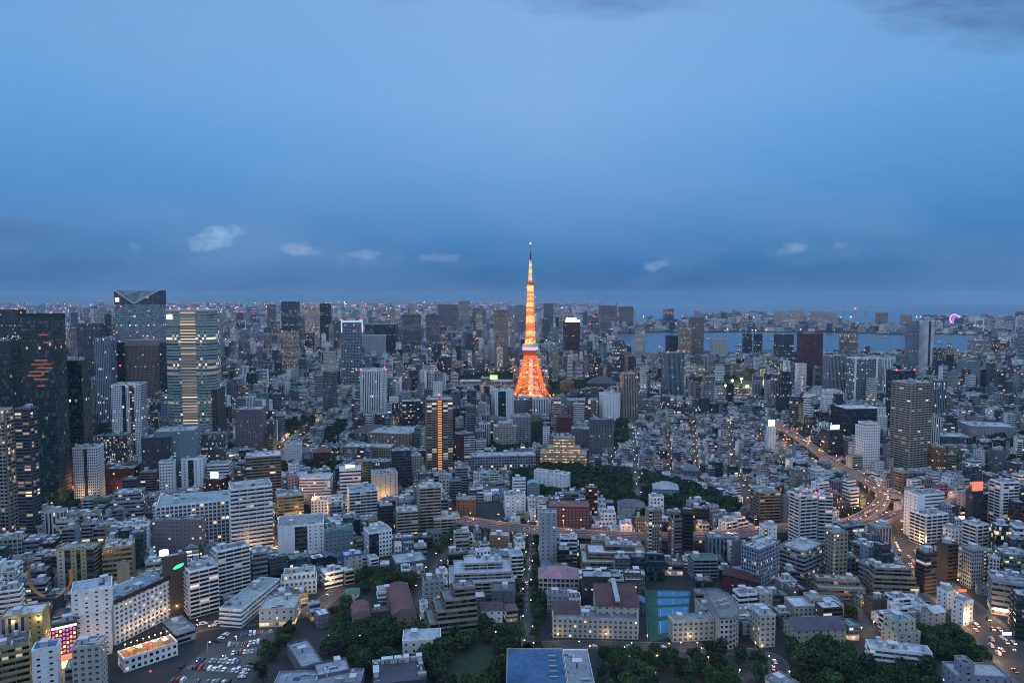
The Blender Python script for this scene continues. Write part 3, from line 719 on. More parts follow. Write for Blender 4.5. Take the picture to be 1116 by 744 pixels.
EXP5 = expressway([(48, 530), (66, 532), (84, 533)], 14, 11.0)
for i in range(0, len(EXP1)-1, 4):
    p = EXP1[i]; a, b_ = proj(p[0], p[1], 9)
    if a > 840 and 470 < b_ < 572 and hypot(*p) < 1300: protect(a-10, a+12, b_+1, hypot(*p)-10)
for p in EXP1[:int(len(EXP1)*.55):2]:
    a, b_ = proj(p[0], p[1], 9)
    if a < 850 and not (580 < a < 610): protect(a-12, a+12, b_+1.5, hypot(*p)-9)
for a, b_ in ((300, 540), (330, 546), (60, 534), (510, 568), (535, 572)): protect(a-12, a+12, b_+2, 760)
# ------------------------------------------------------------------ buildings that can be told one by one
OT, AT, OB, AB = 'office_tower', 'apartment_tower', 'office_building', 'apartment_block'
t3 = [(-.5, .5, -.5, .5, 0, .86), (-.36, .36, -.36, .36, .86, .95), (-.22, .22, -.25, .25, .95, 1)]
# --- the western skyline
hero(OT, 'office tower', 'tall dark teal glass tower with red beacons and warm lights reflected in its shaft', 23, 73, 345, -735, 8, .9, 'T', 'dark', beacons=3, lit=.008, ybv=545, parapet=3, warm=.9)
hero(OT, 'office tower', 'lower dark glass wing joined west of the tall teal glass tower', -40, 27, 373, -745, 8, .55, 'T', 'dark', beacons=1, lit=.012, ybv=545)
hero(OT, 'office tower', 'stepped dark glass shoulder on the town side of the teal tower, edged in pale metal', 64, 98, 394, -790, 8, 1.0, 'T', 'dark', lit=.015, ybv=520)
hero(AT, 'apartment tower', 'pale framed residential tower with big square grid and dark balconies before the teal tower', -22, 21, 448, 588, 6, .5, 'A', 'grid', 'grid', lit=.13, warm=.8, balc=1, prot=True)
hero(AT, 'apartment tower', 'dark balconied residential slab beside the pale grid tower with lit flats', 22, 46, 446, 588, 6, .9, 'G', 'balc', lit=.16, warm=.75, balc=1)
hero(OT, 'office tower', 'light vertical ribbed office tower next to the brown octagonal tower', 102, 127, 369, -1200, 4, .9, 'S', 'vert', ybv=462)
hero(OT, 'office tower', 'pale stone tower with two black glass top storeys behind the ribbed tower', 84, 118, 353, -1500, 4, .7, 'G', 'dark', ybv=400, lit=.02)
hero(OT, 'office tower', 'long dark office slab with red beacons at the far western edge', -6, 30, 338, -1500, 0, .5, 'K', 'dark', beacons=4, ybv=372)
hero(AT, 'apartment tower', 'white round-fronted residential tower with dark central recess and glowing crown', 124, 164, 420, 508, 12, .8, 'W', 'balc', balc=0, ybv=500, segs=[(14, 'fine', 'W'), (5, 'dark', 'K'), (5, 'fine', 'W'), (6, 'litband', 'K', .2), (9, 'fine', 'W')])
hero(OB, 'office building', 'broad dark brown office block with a fine square window grid', 189, 245, 426, -960, 5, .6, 'N', 'grid', lit=.02, ybv=478)
hero(OB, 'office building', 'teal-grey office block with one lit storey running round it', 164, 217, 471, -800, 14, .8, 'C', 'few', 'punch', ybv=515, lit=.1, wins=True)
hero(AB, 'apartment block', 'grid-fronted flats with lit rooms and roof garden beside the teal-grey office', 217, 246, 474, -840, 14, .8, 'G', 'fine', lit=.2, ybv=503, rc='F')
hero(OB, 'office building', 'dark windowless annexe standing against the teal-grey office', 150, 186, 478, -790, 14, .6, 'D', 'few', ybv=505)
hero(AT, 'apartment tower', 'grey-brown residential tower with pale corner strip above the dark trees', 254, 289, 447, -960, 6, .8, 'P', 'fine', ybv=492, lit=.04)
hero(AB, 'apartment block', 'lit green-roofed flats in front of the white round-fronted tower', 106, 142, 476, -850, 10, .7, 'G', 'fine', lit=.18, ybv=508, rc='F')
hero(AT, 'apartment tower', 'twin white slab apartment tower with dark slot between its halves', 81, 116, 489, 545, 10, .7, 'W', 'fine', lit=.03, wins=False, segs=[(6, 'fine', 'W'), (2, 'dark', 'D'), (6, 'fine', 'W')])
hero(OB, 'office building', 'low dark red tiled office block beside the twin white tower', 60, 82, 507, 536, 8, .8, 'R', 'ribbon', lit=.02)
hero(OB, 'office building', 'long dark red office block behind the twin white tower', 116, 154, 512, 537, 8, .6, 'R', 'punch', lit=.02)
hero(AB, 'apartment block', 'grey flats with pale flat roof beside the long dark red office', 134, 153, 523, 548, 12, .8, 'G', 'balc', balc=1)
hero(AB, 'apartment block', 'beige rounded flats with ribbon balconies in front of the dark annexe', 153, 176, 515, 541, 10, .8, 'B', 'balc', balc=1)
hero(AB, 'apartment block', 'narrow white pencil block with black blind side by the beige rounded flats', 174, 193, 504, 541, 14, .8, 'W', 'punch', 'few')
hero(AB, 'apartment block', 'white flats split by a dark stair slot above the large white grid office', 198, 227, 501, 536, 10, .8, 'W', 'fine', segs=[(3, 'few', 'W'), (2.5, 'dark', 'D'), (4, 'few', 'W')])
hero(OB, 'office building', 'white ribbon office beside the split white flats', 226, 254, 507, 533, 10, .8, 'W', 'ribbon')
hero(OB, 'shop building', 'small rust red tiled block below a glowing white billboard', 222, 252, 524, 548, -18, .9, 'R', 'punch')
hero(OB, 'office building', 'large white grid-framed office with blue-green roof and cooling plant', 172, 259, 549, 598, 22, .55, 'W', 'grid', lit=.05, wins=True, rc=(.22, .33, .36), n=9)
hero(OB, 'office building', 'pinkish curved-front office with small square windows before the white grid office', 166, 227, 570, 613, 4, .22, 'P', 'punch', wins=True, lit=.05)
hero(AB, 'apartment block', 'grey ribbon office with stepped terraces west of the pinkish curved office', 115, 165, 541, 572, 14, .8, 'L', 'ribbon', tiers=[(-.5, .5, -.5, .5, 0, .5), (-.4, .5, -.35, .5, .5, .75), (-.3, .4, -.2, .5, .75, 1)])
# --- the hotel quarter, lower west
HS = hero_seg('hotel', 'hotel', 'long white hotel slab with rows of dark square windows and a black cornice', (126, 703), (187, 672), 20, 29, 'W', 'punch', 'blank', wins=True, lit=.07, n=9, rc=(.22, .28, .34))
b = MB(); b.box(-HS[3]/2-.4, HS[3]/2+.4, -HS[4]/2-.7, -HS[4]/2-.02, HS[5]-1.6, HS[5]+1.2, (.02, .02, .024), bottom=True); b.box(HS[3]/2+.02, HS[3]/2+.7, -HS[4]/2-.7, HS[4]/2, HS[5]-1.6, HS[5]+1.2, (.02, .02, .024), bottom=True); b.build('cornice', PAINT, HS[0])
hero('hotel', 'hotel tower', 'blank white lift tower with a wide box head on the end of the hotel', 80, 127, 643, 716, 28, .8, 'W', 'few', 'blank', n=2, tiers=[(-.46, .46, -.5, .5, 0, .66), (-.5, .5, -.54, .5, .66, 1)], rc=(.33, .40, .50))
hero(OB, 'office building', 'brown slab tower with a glowing green sign and round white lamp', 178, 206, 607, 672, 35, .5, 'N', 'blank', n=1)
hero(AB, 'apartment block', 'stepped white balcony block with zigzag bands behind the car park', 200, 240, 622, 672, 40, .8, 'W', 'balc', balc=2, warm=.7, lit=.12)
hero(AB, 'apartment block', 'taller zigzag white balcony block adjoining the stepped one', 232, 274, 600, 655, 40, .5, 'W', 'balc', balc=2)
hero_seg('school_building', 'school', 'white three-storey wing along the courtyard, long ribbon windows', (263, 684), (305, 648), 16, 12, 'W', 'pale', n=7)
hero_seg('school_building', 'school', 'white three-storey end wing across the courtyard with set-back top floor', (306, 650), (345, 646), 15, 15, 'W', 'punch', wins=True, tiers=[(-.5, .5, -.5, .5, 0, .7), (-.42, .46, -.3, .5, .7, 1)])
hero('school_building', 'school', 'cream low front wing with lit ground floor by the car park corner', 282, 330, 665, 684, 6, .9, 'A', 'few', n=4, base=('A', 'lit', .5))
hero(OB, 'office building', 'low market hall with white ribbed roof beside the car park', 178, 214, 690, 702, 44, 2.0, 'L', 'ribbon', n=5, h=7)
hero(OB, 'restaurant', 'low white restaurant range with warm lit roof terraces below the hotel', 128, 196, 698, 727, 44, .42, 'W', 'punch', n=0, h=8, rc=(.30, .19, .10), parapet=.8)
hero(AB, 'apartment block', 'beige six-storey flats with small windows in front of the hotel tower', 80, 120, 706, 770, 14, .8, 'A', 'punch', wins=True, lit=.05)
hero(AB, 'apartment block', 'yellow-beige flats with dark stair strips above the orange horseshoe', 63, 114, 600, 648, 8, .5, 'Y', 'balc', segs=[(4, 'few', 'A'), (3, 'balc', 'D'), (3, 'few', 'Y'), (2, 'dark', 'K'), (3, 'few', 'Y'), (4, 'balc', 'D')], lit=.03)
hero(AB, 'apartment block', 'olive sided flats with dark barred front beside the yellow-beige flats', 113, 150, 597, 640, 20, .9, 'Y', 'ribbon', 'few')
hero(OB, 'office building', 'tan windowless block in front of the olive sided flats', 129, 144, 615, 668, 20, .7, 'B', 'blank')
hero(OB, 'office building', 'grey and yellow office with lamps washing its upper wall', 2, 58, 672, 724, 20, .7, 'Y', 'few', n=3, segs=[(3, 'vert', 'L'), (2, 'few', 'Y')])
hero(OB, 'office building', 'ochre five-storey office with rows of recessed windows at the corner', -12, 38, 706, 762, 32, .9, 'Y', 'ribbon', wins=False, lit=.08, rc=(.09, .1, .11))
hero(AB, 'apartment block', 'slim white block with blue roof trim and outside stairs before the neon front', 37, 70, 708, 772, 22, .8, 'W', 'few', lit=.08, rc='U')
hero(OB, 'amusement hall', 'pink and red neon fronted amusement hall beside the hotel tower', 57, 86, 680, 728, 34, .8, 'D', 'blank', n=2)
# --- mid west
hero(OB, 'office building', 'white banded office slab with a bright shop floor on the lit street', 250, 299, 532, 603, 26, .7, 'W', 'ribbon', base=('W', 'lit', .9), lit=.05, n=6)
hero(AT, 'apartment tower', 'beige residential tower with balcony grid behind the white banded slab', 269, 308, 498, 555, 20, .8, 'B', 'balc', balc=2, lit=.1)
hero('school_building', 'school', 'white blank-ended block with rust coloured outside stairs', 303, 355, 573, 609, 16, .8, 'W', 'punch', segs=[(4, 'blank', 'W'), (3, 'ribbon', 'N'), (4, 'few', 'W')], n=6)
hero(AB, 'apartment block', 'pale block with green roof east of the rust coloured stairs', 352, 386, 579, 608, 20, .7, 'C', 'punch', rc='F', wins=True)
hero(OB, 'office building', 'cream and yellow banded office behind the white blank-ended block', 300, 332, 541, 572, 22, .9, 'Y', 'balc', lit=.08)
hero(AB, 'apartment block', 'small white studio block beside the cream and yellow office', 339, 359, 546, 562, 10, .9, 'W', 'punch')
hero(AB, 'apartment block', 'white cube house with blue side walls in the low courtyard lots', 372, 396, 606, 624, 24, .8, 'U', 'few', segs=[(1, 'few', 'A')], n=1)
hero(AB, 'apartment block', 'bright white modern block with black glass corner by the blue-sided cube', 396, 428, 581, 608, 28, .8, 'W', 'punch', wins=True, n=2, segs=[(3, 'dark', 'K'), (4, 'punch', 'W')])
hero(OB, 'office building', 'white ribbon office topped by a glowing blue-white sign', 370, 394, 512, 542, 14, .8, 'W', 'ribbon', n=2)
hero(AB, 'apartment block', 'tall beige stair block behind the white office with the glowing sign', 390, 406, 503, 533, 14, .8, 'B', 'balc')
hero(AB, 'apartment block', 'white six-storey slab with blank end in the middle of the lots', 378, 412, 536, 566, 18, .9, 'W', 'balc', 'few', balc=1)
hero(AB, 'apartment block', 'cream block with shaped gable end next to the dark grey offices', 404, 434, 517, 546, 18, .8, 'A', 'few')
hero('school_building', 'school', 'low white school hall with long ribbon window and glass stair', 303, 336, 520, 540, 6, .7, 'W', 'pale', n=1)
hero('school_building', 'school', 'low white school range with pale blue roof beside the hall', 326, 364, 522, 544, 6, .6, 'W', 'pale', rc=(.4, .46, .55), n=1)
hero(OB, 'office building', 'white upright office alone above the dark garden trees', 310, 330, 485, 506, 12, .9, 'W', 'punch')
hero(AB, 'house', 'dull red brick house in the trees right of the white upright office', 341, 361, 493, 505, 10, .8, 'R', 'punch', roof='hip', rc=(.16, .07, .06))
hero('school_building', 'school', 'long yellow-beige building with rows of arched windows and a pale roof', 373, 432, 489, 505, -6, .35, 'Y', 'grid', rc=(.40, .45, .52), lit=.02)
hero('school_building', 'school', 'broad flat-roofed complex with inner light courts behind the yellow-beige front', 400, 464, 474, 492, -12, .9, 'B', 'fine', rc=(.33, .36, .40), n=12)
hero('hall', 'hall', 'dark purple tent-roofed hall rising above the garden trees', 380, 440, 474, 486, -8, .55, 'D', 'blank', roof='hip', rc=(.075, .065, .085))
hero(OB, 'office building', 'dark grey office with blank walls below the yellow-beige building', 426, 449, 492, 535, 14, .8, 'D', 'ribbon', lit=.01)
hero(AB, 'apartment block', 'low grey colonnaded office behind the cream gabled block', 398, 430, 504, 520, 12, .6, 'G', 'vert')
hero(OT, 'office tower', 'pale tapering tower with light blue crown and red beacons', 371, 395, 350, -1620, 18, .8, 'S', 'grid', ybv=422, beacons=4, lit=.06)
hero(OT, 'office tower', 'white tower with four black window stripes and red lit side', 391, 421, 404, -1230, 14, .9, 'W', 'vert', ybv=452, segs=[(1, 'fine', 'W'), (8, 'vert', 'W'), (3, 'fine', 'W')], beacons=3)
hero(AT, 'apartment tower', 'slender grid tower with a glowing orange lift shaft and red lamp on top', 464, 494, 436, 517, 10, .8, 'B', 'balc', balc=2, lit=.10, segs=[(4, 'balc', 'B'), (2.6, 'blank', 'D'), (4, 'balc', 'B')], n=3)
hero(OB, 'office building', 'dark office with curved lit lower floors behind the orange-shaft tower', 436, 461, 438, 468, 16, .9, 'D', 'ribbon', lit=.16)
hero(AB, 'apartment block', 'maroon-sided flats with white balconies beside the orange-shaft tower', 494, 518, 474, 507, 14, .9, 'M', 'balc', 'balc', segs=[(3, 'few', 'M'), (4, 'balc', 'W')])
hero(OB, 'government building', 'long low stone building with a stepped tower and lawn before the great lattice tower', 500, 560, 413, 424, 0, .4, 'B', 'vert', tiers=[(-.5, .5, -.5, .5, 0, .7), (-.1, .1, -.3, .3, .7, 1)], ybv=422)
hero(OB, 'office building', 'white slab with dark glass end facing the lattice tower base', 535, 560, 426, 458, 14, .9, 'W', 'punch', segs=[(1.2, 'few', 'W'), (3, 'dark', 'K'), (3, 'few', 'W')])
hero(OB, 'office building', 'grey stepped office below the lattice tower', 556, 580, 434, 454, 12, .9, 'L', 'ribbon')
hero(AT, 'apartment tower', 'pale ribbed twin-slot block right under the lattice tower legs', 580, 598, 435, 457, 4, .8, 'W', 'vert', ybv=452)
hero(AT, 'apartment tower', 'white stepped-top residential block left of the dark tree clump', 537, 564, 462, 490, 8, .7, 'A', 'fine', tiers=[(-.5, .5, -.5, .5, 0, .88), (-.3, .3, -.4, .4, .88, 1)])
hero(AT, 'apartment tower', 'wider pale residential block touching the dark tree clump', 559, 579, 455, 487, 4, .7, 'L', 'fine')
hero('school_building', 'government building', 'long grey three-storey building with pillars left of the lit terraces', 512, 585, 498, 516, 6, .3, 'L', 'grid', lit=.08)
hero('mansion', 'club building', 'stately terraced building glowing with warm lights on every tier', 588, 640, 488, 508, -4, .6, 'B', 'litband', lit=.75, warm=.75, tiers=[(-.5, .5, -.5, .5, 0, .62), (-.36, .36, -.25, .5, .62, .85), (-.22, .25, 0, .5, .85, 1.35)], rc=(.33, .30, .28))
hero(AB, 'apartment block', 'grey residential slab with a fine grid right of the glowing terraces', 641, 669, 458, 500, 4, .5, 'G', 'fine', lit=.05)
hero(OB, 'office building', 'grey windowless hall behind the glowing terraces', 622, 642, 468, 492, -6, .9, 'G', 'few')
hero(AT, 'apartment tower', 'brownish beige residential tower with dark recesses beside a bright lamp', 675, 695, 408, 462, 8, .8, 'B', 'vert', lit=.04, n=2)
hero(OB, 'office building', 'white office with steep side left of the brownish beige tower', 652, 676, 430, 462, 10, .9, 'W', 'few')
hero(OB, 'office building', 'dark red autumn-tinted brick block above the glowing terraces', 606, 624, 455, 476, 0, .8, 'M', 'few', roof='hip', rc=(.09, .03, .03), n=0)
hero(AB, 'apartment block', 'tan mansion flats below the lattice tower, red band on one side', 616, 650, 437, 462, 6, .7, 'B', 'fine')
# --- eastern skyline
hero(OT, 'office tower', 'dark red tower with a glowing white crown behind the lattice tower', 613, 632, 350, -2200, 6, .9, 'M', 'ribbon', lit=.05, ybv=384, beacons=4)
hero(AT, 'office tower', 'slim yellowish-white slab tower lit from below near the bay', 692, 703, 358, -2250, 4, .7, 'A', 'fine', lit=.15, ybv=388)
hero(AT, 'office tower', 'pale green slim tower left of the yellowish-white slab', 667, 680, 371, -1800, 4, .9, 'C', 'glass', lit=.1, ybv=408)
hero(AT, 'apartment tower', 'teal glass tower with red beacons and pale vertical fins', 721, 746, 385, -1500, 10, .9, 'C', 'vert', lit=.03, beacons=3, ybv=434)
hero(AT, 'apartment tower', 'warm beige twin tower with lit crown near the bay', 739, 754, 356, -2550, 5, .8, 'B', 'fine', lit=.2, ybv=390)
hero(AT, 'apartment tower', 'taller beige tower with dark notch beside the lit-crown twin', 750, 767, 346, -2600, 5, .8, 'B', 'vert', ybv=388)
hero(OB, 'office building', 'cream notched office block shining at the water', 774, 793, 370, -2500, 3, .6, 'A', 'few', ybv=388)
hero(OT, 'office tower', 'navy glass cube left of the beige twin tower', 725, 739, 366, -2600, 3, .8, 'K', 'dark', ybv=386)
hero(OT, 'office tower', 'navy twin office block by the quay, first half', 809, 820, 364, -2600, 3, .8, 'K', 'dark', ybv=384)
hero(OT, 'office tower', 'navy twin office block by the quay, second half', 821, 831, 364, -2600, 3, .8, 'K', 'dark', ybv=384)
hero(OT, 'office tower', 'navy glass office tower left of the maroon tower', 843, 865, 365, -2100, 3, .8, 'K', 'glass', ybv=392)
hero(OT, 'office tower', 'dark maroon tower block with fine windows facing the bay', 868, 897, 364, -1750, 4, .8, 'M', 'fine', lit=.02, ybv=424)
hero(OT, 'office tower', 'round-topped beige tower with a lit crown by the bay', 914, 935, 360, -2300, 4, .9, 'B', 'vert', ybv=388, lit=.12)
hero(OB, 'office building', 'broad white-framed office with a large blue glass front', 922, 958, 391, -1420, 3, .7, 'W', 'glass', ybv=440, lit=.10, segs=[(1, 'blank', 'W'), (10, 'grid', 'S', .05), (1, 'blank', 'W')])
hero(OB, 'office building', 'pale flank of slender fins left of the broad white-framed office', 897, 924, 388, -1470, 3, .7, 'L', 'vert', ybv=430)
hero(OB, 'office building', 'white finned wing right of the broad white-framed office', 958, 973, 391, -1440, 3, .9, 'W', 'vert', ybv=430)
hero(OT, 'office tower', 'stepped pale office tower with flared base, wide left half', 986, 1003, 353, -1950, 8, .9, 'S', 'fine', lit=.03, ybv=408, tiers=[(-.62, .5, -.6, .6, 0, .30), (-.5, .5, -.5, .5, .3, 1)])
hero(OT, 'office tower', 'stepped pale office tower with a black central strip, taller half', 1001, 1018, 350, -1930, 8, .9, 'W', 'fine', lit=.02, ybv=412, segs=[(3, 'fine', 'W'), (2, 'dark', 'K'), (3, 'fine', 'W')], tiers=[(-.7, .7, -.7, .7, 0, .2), (-.5, .5, -.5, .5, .2, 1)])
hero(AT, 'apartment tower', 'black tower with red beacons directly behind the big beige residential tower', 967, 999, 405, -1050, 4, .8, 'K', 'dark', beacons=3, ybv=440)
hero(AT, 'apartment tower', 'big beige residential tower, chamfered, hundreds of lit balconies', 968, 1013, 418, 516, 20, .8, 'A', 'balc', balc=2, lit=.07, warm=.9)
hero(OT, 'office tower', 'teal glass block tucked right of the big beige tower', 1013, 1034, 415, -1150, 6, .8, 'C', 'vert', ybv=455, lit=.06)
hero(OB, 'office building', 'wide navy glass office with rounded corners beneath the white-framed office', 906, 968, 447, -1020, 4, .7, 'K', 'ribbon', lit=.02, ybv=478, n=6)
hero(AT, 'apartment tower', 'white arched-top residential tower left of the big beige tower', 930, 958, 462, 517, 8, .8, 'W', 'punch', tiers=[(-.5, .5, -.5, .5, 0, .93), (-.38, .38, -.4, .4, .93, 1)], lit=.02)
hero(AB, 'apartment block', 'white office with two lit vertical window strips near the maroon tower', 883, 917, 427, 456, 6, .6, 'W', 'few', segs=[(2, 'few', 'W'), (1.2, 'lit', 'W', .8), (4, 'few', 'W'), (1.2, 'lit', 'W', .8), (1, 'few', 'W')], prot=False)
hero(AT, 'apartment tower', 'thin white pencil tower with a lit strip before the maroon tower', 867, 880, 397, -1500, 6, .8, 'W', 'fine', segs=[(2, 'fine', 'W'), (1, 'lit', 'A', .9), (2, 'fine', 'W')], ybv=430)
hero(OB, 'office building', 'dark office topped by a square white lit sign near the expressway', 893, 918, 470, 502, 12, .8, 'D', 'ribbon', lit=.03, n=2)
hero(OB, 'office building', 'slim white office with a glowing cream sign cube at the expressway bend', 834, 845, 466, 492, 6, .9, 'W', 'few', n=0)
hero('depot_building', 'depot', 'long flat-roofed grey complex with dark glazed front among eastern trees', 1012, 1060, 477, 488, -10, .9, 'G', 'vert', rc=(.36, .39, .43), n=8)
hero('depot_building', 'depot', 'pale wide warehouse roof behind the long grey complex', 1040, 1108, 466, 478, -10, .7, 'L', 'few', rc=(.40, .43, .48), n=10)
hero(AB, 'apartment block', 'rust brick flats with many small lit windows right of the big beige tower', 1010, 1030, 488, 516, -14, 1.0, 'O', 'fine', lit=.10)
hero(AB, 'apartment block', 'beige flats at the end of the rust brick ones', 1029, 1042, 496, 518, -10, .8, 'B', 'balc')
hero(AB, 'apartment block', 'dark and pale twin flats alone in the eastern trees', 1076, 1096, 492, 520, -6, .9, 'G', 'few')
# --- lower east
hero(AT, 'apartment tower', 'wavy white-banded residential tower with a green helipad roof', 859, 889, 541, 604, 14, .8, 'W', 'balc', balc=2, beacons=3, lit=.03, rc='F', n=2)
hero(AT, 'apartment tower', 'second wavy white-banded residential tower with a black roof box', 886, 906, 541, 600, -8, .9, 'W', 'balc', balc=2, beacons=2, rc='K', n=2)
hero(AT, 'apartment tower', 'grey-beige tower with a column of lit stair landings on its edge', 898, 923, 582, 636, 10, .8, 'B', 'punch', segs=[(1, 'stairs', 'B', .95, .2), (6, 'punch', 'B')])
hero(OB, 'office building', 'grey low hall with curved lit roof light beside the stair-lit tower', 848, 898, 601, 634, 38, .7, 'L', 'ribbon', n=4, rc=(.36, .39, .41))
hero(OB, 'office building', 'white flat block with ribbed parapet above the avenue', 983, 1028, 541, 588, 14, .5, 'W', 'few', segs=[(2, 'blank', 'W'), (5, 'pale', 'W')])
hero(AB, 'apartment block', 'white stepped office in front of the ribbed-parapet block', 990, 1032, 563, 596, 16, .7, 'W', 'balc', balc=1)
hero(AB, 'apartment block', 'black block carrying a glowing red billboard', 1051, 1070, 537, 572, 4, .9, 'K', 'few', n=0)
hero(AT, 'apartment tower', 'white ladder-balcony tower right of the red billboard', 1076, 1109, 527, 575, 8, .7, 'W', 'balc', balc=1, segs=[(1, 'stairs', 'W', .9), (6, 'balc', 'W')], lit=.05)
hero(AB, 'apartment block', 'white louvred block slanting above the avenue bend', 1048, 1076, 573, 604, 20, .9, 'W', 'balc', balc=2)
hero(AB, 'apartment block', 'small white office with dark square windows beside the louvred block', 1026, 1052, 578, 600, 6, .8, 'W', 'punch', wins=True)
hero(AB, 'apartment block', 'stacked balcony flats with white blank end left of the avenue lights', 1019, 1042, 594, 634, 18, .9, 'N', 'balc', 'blank', balc=1)
hero(AB, 'apartment block', 'pale tower with a lit orange stair tower on the busy avenue', 1046, 1074, 600, 642, 8, .8, 'L', 'fine', segs=[(5, 'fine', 'L'), (1.4, 'stairs', 'N', .95, 1.0)])
hero(OB, 'office building', 'blue-grey flat office with ribbon windows along the avenue', 1074, 1120, 636, 672, -26, .8, 'S', 'ribbon', base=('W', 'lit', .5), n=8)
hero(OB, 'office building', 'teal dark glass office at the very edge of the avenue', 1098, 1140, 652, 700, -22, .8, 'T', 'ribbon', n=4)
hero(AB, 'apartment block', 'wide flat office with lit strip near the avenue top', 1080, 1125, 606, 630, -8, .9, 'C', 'litband', lit=.25)
hero(AB, 'apartment block', 'dark narrow flats on the corner above the terraced block', 996, 1020, 604, 650, 16, .8, 'N', 'balc')
hero(AB, 'apartment block', 'long curved terrace flats with planted balconies, upper wing', 940, 1002, 626, 654, -6, .5, 'B', 'balc', balc=1, garden=True, tiers=[(-.5, .5, -.5, .5, 0, .42), (-.46, .46, -.3, .5, .42, .72), (-.38, .4, -.08, .5, .72, 1)], n=7)
hero(AB, 'apartment block', 'long curved terrace flats with warm lit gallery, lower wing', 884, 944, 637, 655, -8, .4, 'B', 'litband', lit=.20, warm=1.0, tiers=[(-.5, .5, -.5, .5, 0, .6), (-.5, .42, -.1, .5, .6, 1)])
hero(AB, 'apartment block', 'three-storey white flats with a penthouse below the terrace flats', 852, 920, 660, 680, 4, .45, 'A', 'punch', wins=True, tiers=[(-.5, .5, -.5, .5, 0, .74), (-.12, .14, -.2, .4, .74, 1)], rc=(.46, .52, .62))
hero('hall', 'hall', 'low dark purple-roofed hall with white frame porch below the white flats', 851, 923, 690, 706, 4, .5, 'A', 'few', roof='gable', rc=(.085, .075, .105))
hero(OB, 'embassy building', 'cream two-step block crowned by a turquoise roof', 958, 1003, 681, 712, 12, .9, 'A', 'few', tiers=[(-.5, .5, -.5, .5, 0, .62), (-.42, .42, -.30, .5, .62, 1)], rc=(.12, .36, .36), n=5)
hero(OB, 'embassy building', 'brown roofed annexe behind the turquoise roofed block', 940, 966, 655, 672, 6, .9, 'N', 'few', rc=(.10, .09, .09))
hero(OB, 'office building', 'small pale-roofed house beside the turquoise roofed block', 1003, 1030, 668, 688, 18, .9, 'A', 'few', roof='gable', rc=(.45, .50, .58))
hero(OB, 'office building', 'white corner block on the avenue above the dark wood', 1036, 1060, 657, 682, 22, .9, 'W', 'few', n=3)
hero(OB, 'office building', 'white flat block next to the white corner block', 1020, 1042, 646, 664, 20, .9, 'W', 'few', n=4)
hero(AB, 'apartment block', 'low long white range with stair penthouse in front of the turquoise block', 940, 1016, 713, 736, -14, .3, 'W', 'pale', n=5, rc=(.40, .48, .56))
hero(AB, 'apartment block', 'white stair tower and blue-grey flats at the bottom of the wood', 1022, 1100, 729, 775, -4, .5, 'S', 'few', n=8, tiers=[(-.5, .5, -.5, .5, 0, .72), (-.38, -.16, -.5, .1, .72, 1)])
hero(OB, 'office building', 'grey low roof at the lower edge left of the oak wood', 832, 872, 728, 772, 28, 1.2, 'L', 'ribbon', n=3, rc=(.30, .36, .38), h=11)
# --- the middle foreground
hero(OB, 'brick building', 'red brick block with rows of square windows above the expressway', 596, 643, 553, 582, -4, .6, 'R', 'punch', wins=True, lit=.06, n=4, rc=(.20, .10, .09))
hero(AT, 'apartment tower', 'thin white tower standing in front of the expressway', 587, 607, 560, 619, 2, .9, 'L', 'few', n=3)
hero(AT, 'apartment tower', 'beige tower with pointed roof and lit stair column', 727, 743, 563, 612, 8, .9, 'P', 'balc', lit=.06, tiers=[(-.5, .5, -.5, .5, 0, .93), (-.3, .3, -.3, .3, .93, 1.04)], segs=[(1, 'stairs', 'P', .9, .9), (3, 'balc', 'P')])
hero(AT, 'apartment tower', 'grey slim tower with white stair side left of the pointed one', 702, 721, 557, 608, 8, .9, 'B', 'fine', segs=[(1, 'balc', 'W'), (3, 'fine', 'B')], lit=.08)
hero(AT, 'apartment tower', 'dark slim tower with white balconies right of the pointed one', 742, 755, 556, 606, -6, .9, 'D', 'balc', balc=1, lit=.04)
hero(AB, 'apartment block', 'wide terraced flats with lit top rooms behind the dark-roofed school', 630, 706, 602, 627, -3, .5, 'B', 'balc', balc=1, tiers=[(-.5, .5, -.5, .5, 0, .5), (-.4, .5, -.25, .5, .5, .78), (-.12, .45, 0, .5, .78, 1)], lit=.08)
hero(AB, 'apartment block', 'white pipe-fronted block with green roof edge before the expressway', 767, 789, 587, 612, 2, .8, 'C', 'vert', n=3, prot=True)
hero(AB, 'apartment block', 'four-storey glazed block with a dark green roof', 750, 782, 611, 634, 2, .6, 'L', 'balc', balc=1, rc='F', n=1)
hero(AB, 'apartment block', 'long pale slab of flats turned end-on right of the green roof', 806, 850, 600, 648, 40, .5, 'S', 'fine', lit=.12, n=6)
hero(AB, 'apartment block', 'tall grey flats with lit balconies above the expressway curve', 817, 850, 538, 578, 8, .8, 'B', 'balc', balc=1, lit=.10)
hero(AB, 'apartment block', 'narrow white flats with orange lit stairs by the long pale slab', 826, 846, 575, 618, 6, .9, 'W', 'few', segs=[(1, 'stairs', 'N', .9, .8), (3, 'few', 'W')])
hero(AB, 'apartment block', 'grey blind slab between the green roof and the long pale slab', 797, 808, 590, 622, 4, .9, 'G', 'blank')
hero('hall', 'hall', 'dark red low roof running down to the road by the long pale slab', 786, 832, 632, 648, -36, .5, 'M', 'few', roof='gable', rc=(.075, .025, .03))
hero('school_building', 'school', 'white school front of three storeys with rows of dark windows', 599, 697, 676, 697, -3, .22, 'A', 'punch', wins=True, rc=(.15, .15, .19), n=2)
hero('school_building', 'school', 'dark brown gabled roof wing on the school front, white gable', 600, 632, 674, 693.5, -3, 1.5, 'A', 'few', roof='gablex', rc=(.075, .04, .042), prot=False, rise=3)
